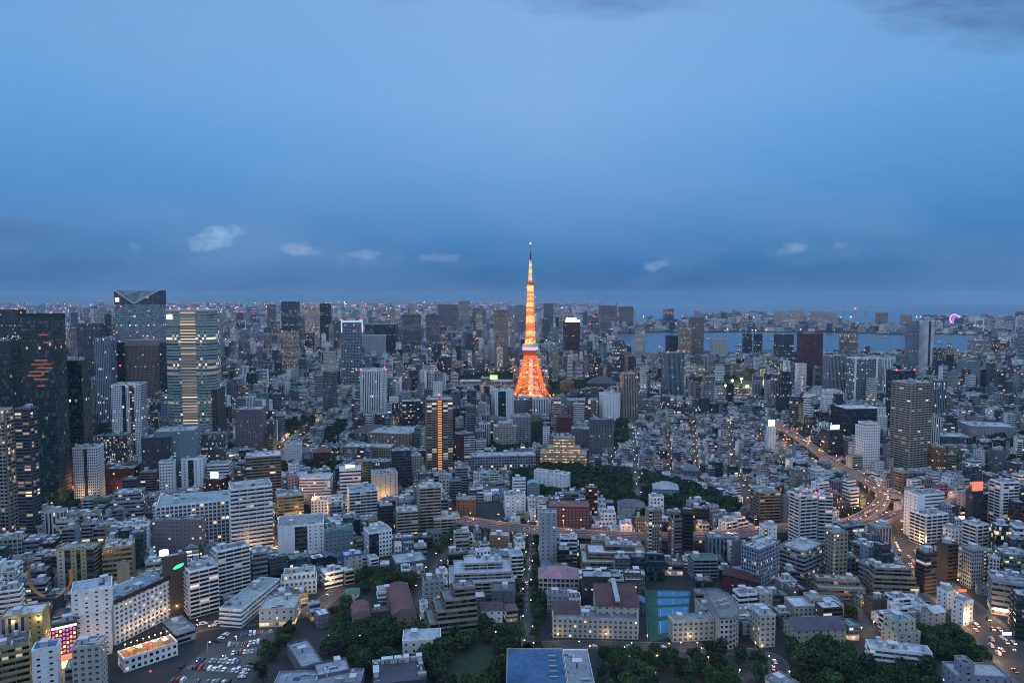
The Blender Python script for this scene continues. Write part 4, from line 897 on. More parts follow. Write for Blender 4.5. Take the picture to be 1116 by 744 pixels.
hero('school_building', 'gymnasium', 'big dark red low-pitched gym roof with a pale ridge strip', 643, 697, 661, 690, -3, 1.35, 'A', 'few', roof='gablex', rc=(.085, .038, .042), prot=False, rise=3.2)
hero('school_building', 'school', 'pink metal-roofed hall above the school front', 586, 631, 630, 650, -3, .7, 'A', 'grid', roof='hip', rc=(.34, .19, .225))
hero(AB, 'apartment block', 'dark grey flats with yellow lit landings left of the gym roof', 633, 668, 630, 660, -3, .6, 'D', 'few', segs=[(5, 'few', 'D'), (1, 'stairs', 'Y', .95, 1.0)], n=2, prot=False)
hero('school_building', 'school', 'L-shaped white school block beside the blue tennis courts', 726, 779, 680, 702, 6, .35, 'A', 'punch', wins=True, n=2, lit=.04)
hero('school_building', 'school', 'white rear wing with stepped roof terraces beside the blue courts', 756, 781, 664, 684, 6, 1.5, 'A', 'few', n=3, rc=(.20, .20, .22))
hero(AB, 'apartment block', 'long pale roofed flats descending beside the curved building', 816, 845, 672, 706, 8, 1.3, 'A', 'punch', wins=True, rc=(.38, .46, .60), n=7)
hero(AB, 'apartment block', 'narrow pale-roofed link behind the long pale roofed flats', 818, 842, 648, 668, 16, 1.0, 'A', 'few', rc=(.42, .48, .58), n=2)
bd = G(592, 707, 13)[1]-G(592, 772)[1]
hero_seg('sports_hall', 'sports hall', 'large hall with a flat bright blue roof at the lower edge', (552, 772), (618, 772), bd, 13, 'A', 'blank', rc=(.042, .125, .245), n=0, parapet=.5)
hero_seg('sports_hall', 'sports hall', 'grey flat-roofed wing with white rounded rim beside the blue roof', (619, 772), (648, 772), bd-2, 13, 'W', 'blank', rc=(.22, .25, .28), n=6)
hero(AB, 'apartment block', 'large white terraced villa block with stepped roof decks', 486, 562, 622, 652, 6, .7, 'A', 'balc', tiers=[(-.5, .5, -.5, .5, 0, .55), (-.42, .46, -.34, .44, .55, .78), (-.26, .34, -.12, .34, .78, 1)], lit=.05, rc=(.40, .46, .54), n=3)
hero(AB, 'apartment block', 'pyramid of stepped balconies with dark solar roofs above the garden', 462, 522, 650, 695, 14, .7, 'B', 'balc', balc=1, tiers=[(-.5, .5, -.5, .5, 0, .36), (-.34, .5, -.4, .5, .36, .58), (-.16, .5, -.28, .5, .58, .8), (.06, .5, -.12, .4, .8, 1)], lit=.04, rc=(.17, .19, .24), n=3)
hero(AB, 'house', 'white house with dark roof at the garden edge', 524, 548, 665, 682, 2, .9, 'W', 'few', roof='hip', rc=(.10, .06, .07))
hero(AB, 'house', 'grey villa with black roof terrace above the white garden house', 535, 562, 645, 664, 2, .9, 'G', 'few', rc=(.1, .11, .13), n=1)
hero(OB, 'office building', 'ochre brick block left of the tree lane', 533, 556, 585, 604, -4, .8, 'O', 'punch', wins=True, n=2)
hero('museum', 'museum', 'long barrel-vaulted dusky red roof with an arched end, east wing', 419, 455, 673, 683, 15, 2.0, 'B', 'few', roof='barrel', rc=(.155, .065, .075), dd=48)
hero('museum', 'museum', 'shorter barrel-vaulted dusky red roof with arched end, west wing', 382, 405, 672, 682, 15, 1.2, 'B', 'few', roof='barrel', rc=(.155, .065, .075), dd=18)
hero('museum', 'museum', 'low link roof with courtyard between the two barrel-vaulted wings', 403, 424, 668, 680, 15, 1.0, 'D', 'few', rc=(.12, .06, .065), n=1)
hero('museum', 'museum', 'white rear range with a glazed half dome behind the red vaults', 410, 446, 645, 655, 15, .5, 'W', 'pale', n=4)
hero('house', 'house', 'small white house with a teal-green roof under the trees', 377, 392, 646, 656, 10, .9, 'W', 'few', roof='hip', rc=(.08, .22, .18))
hero('hall', 'hall', 'low long grey flat roof beside the hedge of the car park', 312, 353, 706, 740, 32, 2.6, 'G', 'blank', rc=(.25, .28, .33), n=2, h=7)
hero('hall', 'hall', 'wide low grey roof near the bottom trees', 342, 382, 718, 748, 22, .8, 'G', 'few', rc=(.30, .34, .40), n=6, h=7)
hero('hall', 'hall', 'pale L-roofed low range running along the lower edge', 296, 402, 741, 762, 4, .3, 'L', 'few', rc=(.22, .25, .30), n=8, h=6)
hero('hall', 'hall', 'large dark square roof ringed with plant units at the lower edge', 404, 466, 722, 768, 12, .9, 'D', 'few', rc=(.065, .058, .085), n=0, h=12)
hero('school_building', 'gallery', 'pale low gallery with white chimney wall and blue awning in the trees', 438, 482, 700, 712, 6, .6, 'W', 'few', rc=(.40, .44, .5), n=1, h=8)
hero(OB, 'house', 'grey low villa roof with lit yard beside the tree lane', 425, 466, 606, 622, 20, .9, 'G', 'few', rc=(.30, .33, .37), n=2, h=6)
hero(AT, 'apartment block', 'pale balcony flats with a taller stair block left of the low houses', 455, 481, 532, 580, 14, .8, 'A', 'balc', balc=2)
hero(AB, 'apartment block', 'wide low flats at the foot of the pale balcony flats', 470, 502, 566, 582, 12, .8, 'A', 'balc')
hero(AB, 'apartment block', 'cream slope-sided flats beside the red lit street', 431, 456, 558, 588, 14, .9, 'A', 'balc', balc=1)
hero(AB, 'apartment block', 'ochre twin houses beside the lit expressway wall', 497, 519, 545, 562, 4, .8, 'O', 'few')
# temple halls behind the lattice tower, and the pavilion in the hill park
hero('temple_hall', 'temple hall', 'large dark tile-roofed temple hall in the woods right of the lattice tower', 640, 672, 418, 427, -8, .8, 'D', 'few', roof='hip', rc=(.065, .075, .09), ybv=424)
hero('temple_hall', 'temple hall', 'two-tiered dark temple gate beside the lattice tower foot', 610, 626, 417, 431, -8, .8, 'D', 'few', roof='hip', rc=(.07, .08, .095), ybv=428)
hero('temple_hall', 'temple hall', 'white-walled pavilion with a spreading pale roof amid the hill park', 710, 740, 533, 546, -8, .8, 'L', 'few', roof='hip', rc=(.33, .36, .40), ybv=543)
hero('temple_hall', 'temple hall', 'grey tiled temple roof among the low houses', 742, 763, 513, 523, -4, .8, 'G', 'few', roof='hip', rc=(.15, .16, .18))
hero(AB, 'house', 'white villa rank stepping down through the hill park trees', 581, 622, 517, 538, -26, .25, 'W', 'few', rc=(.42, .46, .52), n=4)
hero(AB, 'house', 'rounded turquoise copper roof in the park trees', 574, 588, 530, 546, 0, 1.0, 'L', 'few', roof='barrel', rc=(.14, .36, .36))
hero(AB, 'apartment block', 'white flats at the west edge of the park trees', 549, 573, 541, 562, 4, .8, 'W', 'few')
hero(AB, 'house', 'purple-grey mansard roofed mansion below the hill park', 672, 703, 552, 566, -6, .7, 'A', 'few', roof='hip', rc=(.13, .13, .18))
hero(AB, 'apartment block', 'cluster of white cube houses right of the red brick block', 644, 672, 562, 580, 4, .8, 'W', 'punch', tiers=[(-.5, .5, -.5, .5, 0, .6), (-.2, .5, -.3, .5, .6, 1)])
hero(AB, 'apartment block', 'white angular flats with a roof stair before the expressway', 664, 692, 574, 594, -4, .8, 'W', 'few', tiers=[(-.5, .5, -.5, .5, 0, .7), (-.1, .4, -.3, .4, .7, 1)])
hero(OB, 'sport stadium', 'green-screened sports ground pavilion lit yellow in the far park', 800, 818, 425, 436, 0, .7, 'G', 'litband', lit=.6, ybv=433)

o, x, y, wv, dv, z, r_, _ = next(h for h in HEROES if 'orange lift shaft' in h[7])
for k in range(int(z/3.05)):
    b = MB(); b.box(-wv*.085, wv*.075, -dv/2-.5, -dv/2-.02, k*3.05+.9, k*3.05+2.3, bottom=True); b.build('lift_landing', E_LIFT, o)
link('beacon', UNIT['beacon'], o, (0, 0, z+4), 0, (1.6, 1.6, 1.6))
o, x, y, wv, dv, z, r_, _ = next(h for h in HEROES if 'light blue crown' in h[7])
b = MB()
for k in (-1, 1): b.box(k*wv*.5-1.2, k*wv*.5+1.2, -dv/2-1.2, -dv/2-.1, z-26, z+3, bottom=True)
b.box(-wv*.5+1.3, wv*.5-1.3, -dv/2-1, -dv/2-.1, z-2, z+1, bottom=True); b.build('crown_light', emis('crown_ice', (.45, .78, 1.0), .8), o)
o, x, y, wv, dv, z, r_, _ = next(h for h in HEROES if 'white crown behind' in h[7])
b = MB(); b.box(-wv*.5, wv*.5, -dv/2-.8, -dv/2-.1, z-3, z+5, bottom=True); b.box(-wv*.3, wv*.3, -dv*.3, dv*.3, z+2, z+11, bottom=True); b.build('crown_light', emis('crown_cream', (1.0, .80, .58), 1.3), o)

o, x, y, wv, dv, z, r_, _ = next(h for h in HEROES if 'pale ridge strip' in h[7])
b = MB(); b.box(-1.6, 1.6, -dv/2-.4, dv/2, z+2.9, z+3.9, (.36, .38, .42), bottom=True); b.build('ridge_vent', ROOF, o)

o, x, y, wv, dv, z, r_, _ = next(h for h in HEROES if 'ringed with plant units' in h[7]); rr_ = random.Random(3); ro = [q for q in o.children if q.name.startswith('roof')][0]
for k in range(22):
    t = (k % 11+.5)/11-.5; top = k < 11
    q = (t*wv*.94, dv*.42, z+.02) if top else ((-.44 if k % 2 else .44)*wv, t*dv*.8, z+.02)
    kd = rr_.choice(('condenser_row', 'cooling_unit', 'air_conditioner', 'roof_duct', 'stair_house')); link(kd, UNIT[kd], ro, q, rr_.choice((0, pi/2)), (.9, .9, 1))
o, x, y, wv, dv, z, r_, _ = next(h for h in HEROES if 'flat bright blue roof' in h[7])
b = MB()
for k in range(1, 26): b.box(-wv/2+wv*k/26-.05, -wv/2+wv*k/26+.05, -dv/2+.7, dv/2-.7, z+.02, z+.14, (.035, .10, .20))
b.build('roof_seam', ROOF, o)
for k in range(5): link('condenser_row', UNIT['condenser_row'], o, (wv*.3, dv*(-.3+.14*k), z+.05), 0)

o, x, y, wv, dv, z, r_, _ = next(h for h in HEROES if 'blue-grey flat office' in h[7])
b = MB(); b.box(-wv*.42, wv*.30, -dv/2-1.3, -dv/2-.05, 3.4, 5.0, bottom=True); b.build('shop_fascia', E_SIGN, o)
o, x, y, wv, dv, z, r_, _ = next(h for h in HEROES if 'tall dark teal glass tower' in h[7]); E_REFLECT = emis('painted_reflection_glow', (1.0, .22, .06), .20); rr_ = random.Random(8)  # warm reflection in the glass painted as glowing strips, no lit rooms behind
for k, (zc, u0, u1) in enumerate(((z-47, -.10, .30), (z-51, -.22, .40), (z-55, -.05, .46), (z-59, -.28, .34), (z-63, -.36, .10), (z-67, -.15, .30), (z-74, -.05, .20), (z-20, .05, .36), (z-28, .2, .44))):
    b = MB(); b.box(u0*wv, u1*wv, -dv/2-.12, -dv/2-.02, zc, zc+1.5, bottom=True); b.build('painted_reflection', E_REFLECT, o)
# ------------------------------------------------------------------ towers and landmarks with a shape of their own
def root_at(name, xc, yb, label, cat, rot=0.0, group=None):
    if yb > 0: x, y = G(xc, yb)
    else: y = -yb; x = y*(xc-558)/FPX/cos(PITCH)
    return tag(empty(name, (x, y, 0), radians(rot)), label, cat, group), x, y
# glass tower with a V-cut crown
rt, x, y = root_at('office_tower', 150, -1560, 'tall blue-grey glass tower with a V-shaped slanting crown', 'office tower', 10)
W_, D_, h = 92, 55, zat(327, 1560); mark(rect(x, y+30, W_, D_, radians(10)), 3); protect(123, 175, 372, 1500)
HL, HR, HM = zat(316, 1560), zat(317, 1560), zat(331, 1560)
mb = MB(); g = STY['glass']; gl = (1.0, .78, 3, 4, (.12, .175, .205), .06); x0, x1, y0, y1 = -W_/2, W_/2, 0, D_
for k, (p, q) in enumerate((((x0, y0), (x1, y0)), ((x1, y0), (x1, y1)), ((x1, y1), (x0, y1)), ((x0, y1), (x0, y0)))): wall_face(mb, p, q, 0, HM-2, (.24, .31, .35), gl, .37, .07, .8)
mb.build('wall', FAC, rt)
mb = MB()
zt = lambda u: HL+(HM-HL)*min(1, u/.45) if u < .45 else HM+(HR-HM)*(u-.45)/.55
us = [0, .2, .45, .7, 1.0]
for i in range(4):
    for yy, fl in ((y0, 1), (y1, 0)):
        a, c = x0+W_*us[i], x0+W_*us[i+1]; f_ = [(a, yy, HM-2), (c, yy, HM-2), (c, yy, zt(us[i+1]) if fl else HL), (a, yy, zt(us[i]) if fl else HL)]
        mb.face(f_ if fl else f_[::-1], (.055, .08, .10), (.03, .05, .07, .04), (1, .8, .2, .8), [(i*8, 0), (i*8+8, 0), (i*8+8, 4), (i*8, 4)])
    a, c = x0+W_*us[i], x0+W_*us[i+1]; mb.face([(a, y0, zt(us[i])), (c, y0, zt(us[i+1])), (c, y1, HL), (a, y1, HL)], (.10, .13, .15), (.05, .07, .09, .02), (.9, .8, .3, .6), [(i*8, 0), (i*8+8, 0), (i*8+8, 5), (i*8, 5)])
mb.face([(x0, y1, HM-2), (x0, y0, HM-2), (x0, y0, HL), (x0, y1, HL)], (.06, .08, .1)); mb.face([(x1, y0, HM-2), (x1, y1, HM-2), (x1, y1, HL), (x1, y0, HR)], (.06, .08, .1))
mb.build('crown', FAC, rt)
mb = MB()
for i in range(4): mb.tube((x0+W_*us[i], y0-.5, zt(us[i])), (x0+W_*us[i+1], y0-.5, zt(us[i+1])), 1.0, n=4, wc=(.5, .55, .6))
mb.tube((x0, y0-.5, HL), (x0, y0-.5, HM-30), .9, n=4, wc=(.6, .65, .7)); mb.build('crown_rim', PAINT, rt)
for q in ((x0+14, y0-1, HM-6), (x0+4, y0-1, zat(362, 1560)), (0, y0-1, zat(362, 1560)), (x1-12, y0-1, zat(368, 1560))): link('beacon', UNIT['beacon_far'], rt, q)
mb = MB(); mb.box(x0+3, x0+11, -.8, -.3, HL-26, HL-17, bottom=True); mb.build('lit_panel', E_SIGN, rt)
# banded tower with a shaft of lit lounges
rt, x, y = root_at('office_tower', 205, -960, 'rounded pale teal tower of white bands with a golden lit central shaft', 'office tower', 8)
W_, D_, h = 66, 50, zat(339, 960); mark(rect(x, y+25, W_, D_, radians(8)), 3); protect(178, 233, 470, 940)
pol = []
for k in range(28):
    th = 2*pi*k/28 - pi/2 - pi/28; c, s = cos(th), sin(th); e = .55
    pol.append((W_/2*abs(c)**e*(1 if c > 0 else -1), 25+D_/2*abs(s)**e*(1 if s > 0 else -1)))
mb = MB()
for k in range(28):
    p, q = pol[k], pol[(k+1) % 28]; front_ = p[1] < 8
    mid = front_ and -12 < (p[0]+q[0])/2 < 6
    wall_face(mb, p, q, 0, h, (.10, .15, .16), (1.0, .36 if mid else .82, 14.0 if mid else 3.0, 4.0, (.15, .21, .20), .2), .61, 1.0 if mid else .12, .85)
mb.build('wall', FAC, rt)
nf = int(h/4)
bm_ = MB()
def band(b, z, t=1.0, o=.35):
    P = [(p[0]*(1+o/33), 25+(p[1]-25)*(1+o/25)) for p in pol]
    for k in range(28):
        p, q = P[k], P[(k+1) % 28]
        b.face([(*p, z), (*q, z), (*q, z+t), (*p, z+t)], (.56, .62, .58)); 
    b.face([(*p, z+t) for p in P], (.4, .42, .42)); b.face([(*p, z) for p in P[::-1]], (.4, .42, .42))
band(bm_, 0); me = bm_.mesh('floor_band', FAC)
for k in range(2, nf): link('floor_band', me, rt, (0, 0, k*h/nf))
mb = MB(); band(mb, h, 2.5, .5); clutter(rt, mb, -20, 20, 10, 40, h+2.5, 0, R, 7); mb.build('roof', ROOF, rt)
mb = MB(); mb.box(-W_/2+6, -W_/2+13, -.4, 6, h-11, h-5, bottom=True); mb.build('lit_panel', E_SIGN, rt)
for k in range(5): link('beacon', UNIT['beacon_far'], rt, (-24+12*k, 6, h+3.2))
# brown chamfered tower
rt, x, y = root_at('office_tower', 152, -1240, 'brown octagonal tower flanked by black glass wings, red beacons on its face', 'office tower', 6)
W_, D_, h = 62, 52, zat(371, 1240); mark(rect(x, y+26, W_+24, D_, radians(6)), 3); protect(125, 178, 418, 1230)
mb = MB(); rb = MB(); pol = [(-W_/2+9, 0), (W_/2-9, 0), (W_/2, 10), (W_/2, D_-10), (W_/2-9, D_), (-W_/2+9, D_), (-W_/2, D_-10), (-W_/2, 10)]
for k in range(8): wall_face(mb, pol[k], pol[(k+1) % 8], 0, h-9, (.17, .125, .10), STY['fine'], .77, .03)
ins_ = [(p[0]*.86, D_/2+(p[1]-D_/2)*.86) for p in pol]
for k in range(8): mb.face([(*pol[k], h-9), (*pol[(k+1) % 8], h-9), (*ins_[(k+1) % 8], h), (*ins_[k], h)], (.19, .15, .125))
rb.face([(*p, h) for p in ins_], (.2, .18, .17)); clutter(rt, rb, -16, 16, 12, 40, h, 0, R, 5)
for s in (-1, 1):
    a, c = (-W_/2-12, -W_/2) if s < 0 else (W_/2, W_/2+12)
    wall_face(mb, (a, 8), (c, 8), 0, h-4, (.03, .035, .05), STY['dark'], .3, .02); wall_face(mb, (c, 8), (c, D_-8), 0, h-4, (.03, .035, .05), STY['dark'], .3, .02); wall_face(mb, (a, D_-8), (a, 8), 0, h-4, (.03, .035, .05), STY['dark'], .3, .02)
    wb = MB(); wb.face([(a, 8, h-4), (c, 8, h-4), (c, D_-8, h-4), (a, D_-8, h-4)], (.06, .06, .07)); wb.build('wing_roof', ROOF, rt)
mb.build('wall', FAC, rt); rb.build('roof', ROOF, rt)
for q in ((-W_/2-6, 7, h-45), (W_/2-4, 7, h-44), (-W_/2-6, 8, h-2)): link('beacon', UNIT['beacon_far'], rt, q)

# ------------------------------------------------------------------ the great lattice tower
TD = 1480.0
tx = (578-558)/FPX*TD/cos(PITCH)
tw = tag(empty('lattice_tower', (tx, TD, 0), radians(32)), 'tall orange and white floodlit steel lattice tower with two observation decks', 'tower')
zz = lambda py: zat(py, TD)
def hw(z):   # half diagonal of the square plan against height
    t = [(0, 58), (12, 49), (zz(424), 38), (zz(415), 31.5), (zz(405), 26), (zz(395), 20.5), (zz(387), 17), (zz(374), 12.0), (zz(355), 10.4), (zz(335), 9.0), (zz(312), 7.2), (zz(300), 4.3), (zz(283), 2.3), (zz(279), 1.4)]
    for (a, b_), (c, d) in zip(t, t[1:]):
        if z <= c: return b_+(d-b_)*(z-a)/(c-a)
    return t[-1][1]
ORA, WHI = (.64, .15, .03), (.66, .56, .38)
def lattice(name, z0, z1, nlev, colf, r0, r1, parent):
    mb = MB(); zs = [z0+(z1-z0)*(k/nlev)**(.85) for k in range(nlev+1)]
    for i in range(nlev):
        a, c = zs[i], zs[i+1]; t = i/nlev; r = r0+(r1-r0)*t; col = colf((a+c)/2)
        P = [[(hw(z)*cos(k*pi/2), hw(z)*sin(k*pi/2), z) for k in range(4)] for z in (a, c)]
        for k in range(4):
            k2 = (k+1) % 4
            mb.tube(P[0][k], P[1][k], r*1.7, n=4, wc=col)
            mb.tube(P[1][k], P[1][k2], r, n=4, wc=col)
            n = 2 if hw(a) > 14 else 1
            lerp = lambda p, q, t: tuple(np.array(p)*(1-t)+np.array(q)*t)
            for s in range(n):
                q0, q1 = lerp(P[0][k], P[0][k2], s/n), lerp(P[0][k], P[0][k2], (s+1)/n); u0, u1 = lerp(P[1][k], P[1][k2], s/n), lerp(P[1][k], P[1][k2], (s+1)/n)
                mb.tube(q0, u1, r*.75, n=4, wc=col); mb.tube(q1, u0, r*.75, n=4, wc=col)
                if n > 1: mb.tube(q1, u1, r*.7, n=4, wc=col)
    return mb.build(name, STEEL, parent)
zA = 12
for k in range(4):     # the four feet
    mb = MB(); a = k*pi/2; e = pi/2
    for o in (-.05, .05):
        mb.tube((58*cos(a+o), 58*sin(a+o), 0), (49*cos(a+o), 49*sin(a+o), zA), .9, n=4, wc=ORA)
        mb.tube((58*cos(a+o), 58*sin(a+o), 0), (49*cos(a-o), 49*sin(a-o), zA), .5, n=4, wc=ORA)
    mb.box(-4, 4, -4, 4, 0, 2.2, (.4, .4, .4), M=lambda p, q, z: (58*cos(a)+p, 58*sin(a)+q, z)); mb.build('leg', STEEL, tw)
bandc = lambda z: ORA if (int((zz(374)-z)/-13.5) % 2 == 0) else WHI
lattice('leg_lattice', zA, zz(388), 7, lambda z: ORA, .80, .62, tw)
lattice('shaft_lattice', zz(374), zz(311), 24, lambda z: (WHI if int(z*.31+.4*sin(z*.9)) % 3 else ORA) if (zz(370) < z < zz(360) or zz(354) < z < zz(342) or z > zz(332)) else (ORA if int(z*.37) % 4 else WHI), .62, .48, tw)
lattice('mast_lattice', zz(307), zz(283), 9, lambda z: WHI, .55, .34, tw)
mb = MB(); c = 15.5
def sq(b, h0, z0, z1, wc, h1=None, mi=0):
    h1 = h1 or h0
    P = [(h0*cos(k*pi/2+pi/4*0), h0*sin(k*pi/2), z0) for k in range(4)]; Q = [(h1*cos(k*pi/2), h1*sin(k*pi/2), z1) for k in range(4)]
    for k in range(4): b.face([P[k], P[(k+1) % 4], Q[(k+1) % 4], Q[k]], wc, mi=mi)
    b.face(Q, wc, mi=mi); b.face(P[::-1], wc, mi=mi)
o_ = empty('main_deck', (0, 0, 0), 0, tw)
b = MB(); sq(b, 16.5, zz(387), zz(381), ORA, 19); b.build('deck_floor', STEEL, o_)
b = MB(); sq(b, 20.0, zz(381)+.1, zz(377.6), (.2, .2, .3), mi=0); b.build('deck_window', E_VIOLET, o_)
b = MB(); sq(b, 20.5, zz(377.6)+.1, zz(374.6), WHI, 20.0); sq(b, 15, zz(374.6)+.05, zz(373.2), WHI); b.build('deck_roof', STEEL, o_)
b = MB(); sq(b, 8.0, zz(311.2), zz(309.6), ORA, 9.4); sq(b, 9.4, zz(309.6)+.05, zz(307.8), (.35, .05, .03)); sq(b, 6, zz(307.8)+.02, zz(306.6), WHI); b.build('top_deck', STEEL, tw)
b = MB(); b.tube((0, 0, zz(283.5)), (0, 0, zz(275.5)), 2.1, 1.7, 8, (.16, .03, .025), cap=True); b.tube((0, 0, zz(275.5)), (0, 0, zz(266)), .55, .3, 6, (.25, .25, .27)); b.build('antenna', STEEL, tw)
b = MB(); b.ball(0, 0, zz(265.3), 1.3); b.build('mast_lamp', E_WHITE, tw)
b = MB(); b.tube((0, 0, 3), (0, 0, zz(388)), 2.6, n=8, wc=(.4, .36, .42)); b.build('lift_shaft', STEEL, tw)
b = MB(); b.tube((3.0, -2.2, 14), (3.0, -2.2, zz(390)), .75, n=6); b.build('lift_light', emis('lift_violet', (.62, .25, 1.0), 1.5), tw)
b = MB(); sd = .5
for p, q in (((-26, -20), (26, -20)), ((26, -20), (26, 20)), ((26, 20), (-26, 20)), ((-26, 20), (-26, -20))): wall_face(b, p, q, 0, 15, (.5, .46, .42), (.9, .5, 3, 3.7, (.1, .08, .06), .6), .41, .7, .8)
b.face([(-26, -20, 15), (26, -20, 15), (26, 20, 15), (-26, 20, 15)], (.3, .3, .3)); bb = b.build('base_building', FAC, tw); bb.rotation_euler.z = radians(-32)
mark(rect(tx, TD, 210, 210, 0), 0); protect(562, 606, 436, 1420)
# the floodlights inside the steel: real lamps, warm
def flood(z, a, r, e, col=(1.0, .60, .18), size=1.0):
    l = bpy.data.lights.new('floodlight', 'POINT'); l.energy = e*.6; l.color = col; l.shadow_soft_size = size
    o = bpy.data.objects.new('floodlight', l); COL.objects.link(o); o.parent = tw; o.location = (r*cos(a), r*sin(a), z)
    b = MB(); b.ball(r*cos(a), r*sin(a), z-2.0, .8 if z < 120 else .5); b.build('floodlight_lens', E_FLOOD, tw)
E_FLOOD = emis('flood_lens', (1.0, .62, .22), 9)
FL = 1.0
for k in range(4):
    a = k*pi/2+pi/4
    OR = (1.0, .45, .08)
    flood(16, a, 22, 5e+04, (1.0, .52, .12)); flood(34, a, 20, 2.6e+04, OR); flood(56, a, 15, 2e+04, OR); flood(82, a, 11, 1.9e+04, OR)
    flood(14, k*pi/2, 60, 3.2e+04, OR)
    flood(13, a, 52, 2.5e+04, OR); flood(70, a, 34, 2.9e+04, OR)
for i, z in enumerate(np.linspace(zz(370), zz(313), 7)):
    for k in range(2): flood(z, k*pi+i*pi/2, 2.0, 1.1e4*FL, (1.0, .55, .15), .5)
    flood(z, -pi/2-radians(32)+(.5 if i % 2 else -.5), 20, 8e3*FL, (1.0, .52, .12), .5)
for z in (zz(303), zz(295), zz(288)): flood(z, -pi/2-radians(32), 7, 2.6e3*FL, (1.0, .58, .2), .4); flood(z, 0, .4, 1.6e3*FL, (1.0, .58, .2), .4)

# ------------------------------------------------------------------ signs, lit boards, odd shapes
def board(name, label, cat, px, py, dist, w, h, m, rot=0, legs=True, frame=(.2, .21, .22)):
    """a board on a post frame, standing clear of what is behind it"""
    y = dist; x = y*(px-558)/FPX/cos(PITCH)*1.0; z = zat(py, y)
    rt = tag(empty(name, (x, y, z-h/2), radians(rot)), label, cat)
    b = MB(); b.box(-w/2, w/2, -.35, -.25, .15, h, bottom=True); b.build('lit_face', m, rt)
    b = MB(); b.box(-w/2-.2, w/2+.2, -.24, .3, 0, h+.2, frame, bottom=True)
    for k in (-1, 1): b.tube((k*w*.35, .05, 0), (k*w*.35, .05, -max(2.0, z-h/2)), .18, n=4, wc=frame)
    b.build('board_frame', PAINT, rt); return rt
def on_roof(h, name, label, cat, fx, fy, w, hh, m, turn=0.0, lift=.8):
    o, x, y, wv, dv, z, r_, _ = h
    c, s = cos(r_), sin(r_); a, b2 = fx*wv/2, fy*dv/2
    rt = tag(empty(name, (x+c*a-s*b2, y+s*a+c*b2, z+1.0), r_+radians(turn)), label, cat)
    b = MB(); b.box(-w/2, w/2, -.4, -.3, lift+.1, lift+hh, bottom=True); b.build('lit_face', m, rt)
    b = MB(); b.box(-w/2-.25, w/2+.25, -.29, .3, lift-.1, lift+hh+.25, (.25, .26, .28), bottom=True)
    for k in (-1, 0, 1): b.tube((k*w*.4, .1, -1.1), (k*w*.4, .1, lift), .14, n=4, wc=(.2, .2, .22)); b.tube((k*w*.4, .1, lift), (k*w*.4, 2.2, -1.0), .1, n=4, wc=(.2, .2, .22))
    b.build('board_frame', PAINT, rt); return rt
HB = {h[7]: h for h in HEROES}
def H_(s): return next(h for h in HEROES if s in h[7])
on_roof(H_('glowing red billboard'), 'billboard', 'glowing red billboard on the roof of the black block', 'billboard', 0, -.75, 11, 9, E_SIGNR)
rr = on_roof(H_('square white lit sign'), 'billboard', 'square white lit sign on the dark office roof by the expressway', 'billboard', 0, -.7, 14, 6, E_SIGN)
on_roof(H_('cream sign cube'), 'sign_box', 'cream lit sign cube on the slim white office at the expressway bend', 'sign', 0, -.3, 10, 9, emis('sign_cream', (1, .86, .55), 1.9))
on_roof(H_('glowing blue-white sign'), 'roof_sign', 'long glowing blue-white sign on the white ribbon office roof', 'sign', 0, -.7, 10, 3.4, emis('sign_ice', (.62, .72, 1.0), 2.6))
on_roof(H_('rust red tiled block'), 'billboard', 'glowing white billboard on the rust red tiled block', 'billboard', .25, -.7, 9, 7, E_SIGN, 18)
h = H_('glowing green sign'); o, x, y, wv, dv, z, r_, _ = h
s_ = tag(empty('wall_sign', (x+cos(r_)*wv*.12+sin(r_)*(dv/2+.5), y+sin(r_)*wv*.12-cos(r_)*(dv/2+.5), z-7), r_), 'glowing green oval sign high on the brown slab tower', 'sign')
b = MB()
for k in range(14): pass
P = [(3.6*cos(2*pi*k/18), 1.4*sin(2*pi*k/18)) for k in range(18)]
b.face([(p[0], -.4, p[1]+p[0]*.28) for p in P]); b.build('lit_face', E_GREEN, s_)
b = MB(); P2 = [(p[0]*1.08, p[1]*1.1) for p in P]
for k in range(18): p, q = P2[k], P2[(k+1) % 18]; b.face([(p[0], -.38, p[1]+p[0]*.28), (p[0], .2, p[1]+p[0]*.28), (q[0], .2, q[1]+q[0]*.28), (q[0], -.38, q[1]+q[0]*.28)], (.2, .2, .2))
b.face([(p[0], -.37, p[1]+p[0]*.28) for p in P2], (.12, .13, .13)); b.build('sign_box', PAINT, s_)
rl = tag(empty('roof_lamp', (x-cos(r_)*wv*.38, y-sin(r_)*wv*.38-2, z+1), 0), 'round white glowing drum lamp on the brown slab tower roof', 'lamp')
b = MB(); b.cyl(0, 0, 1.2, 4.2, 3.0, 14, mi=0); b.build('lamp_drum', E_SIGN, rl)
b = MB(); b.cyl(0, 0, 0, 1.19, 2.2, 12, (.2, .2, .2)); b.build('drum_base', PAINT, rl)
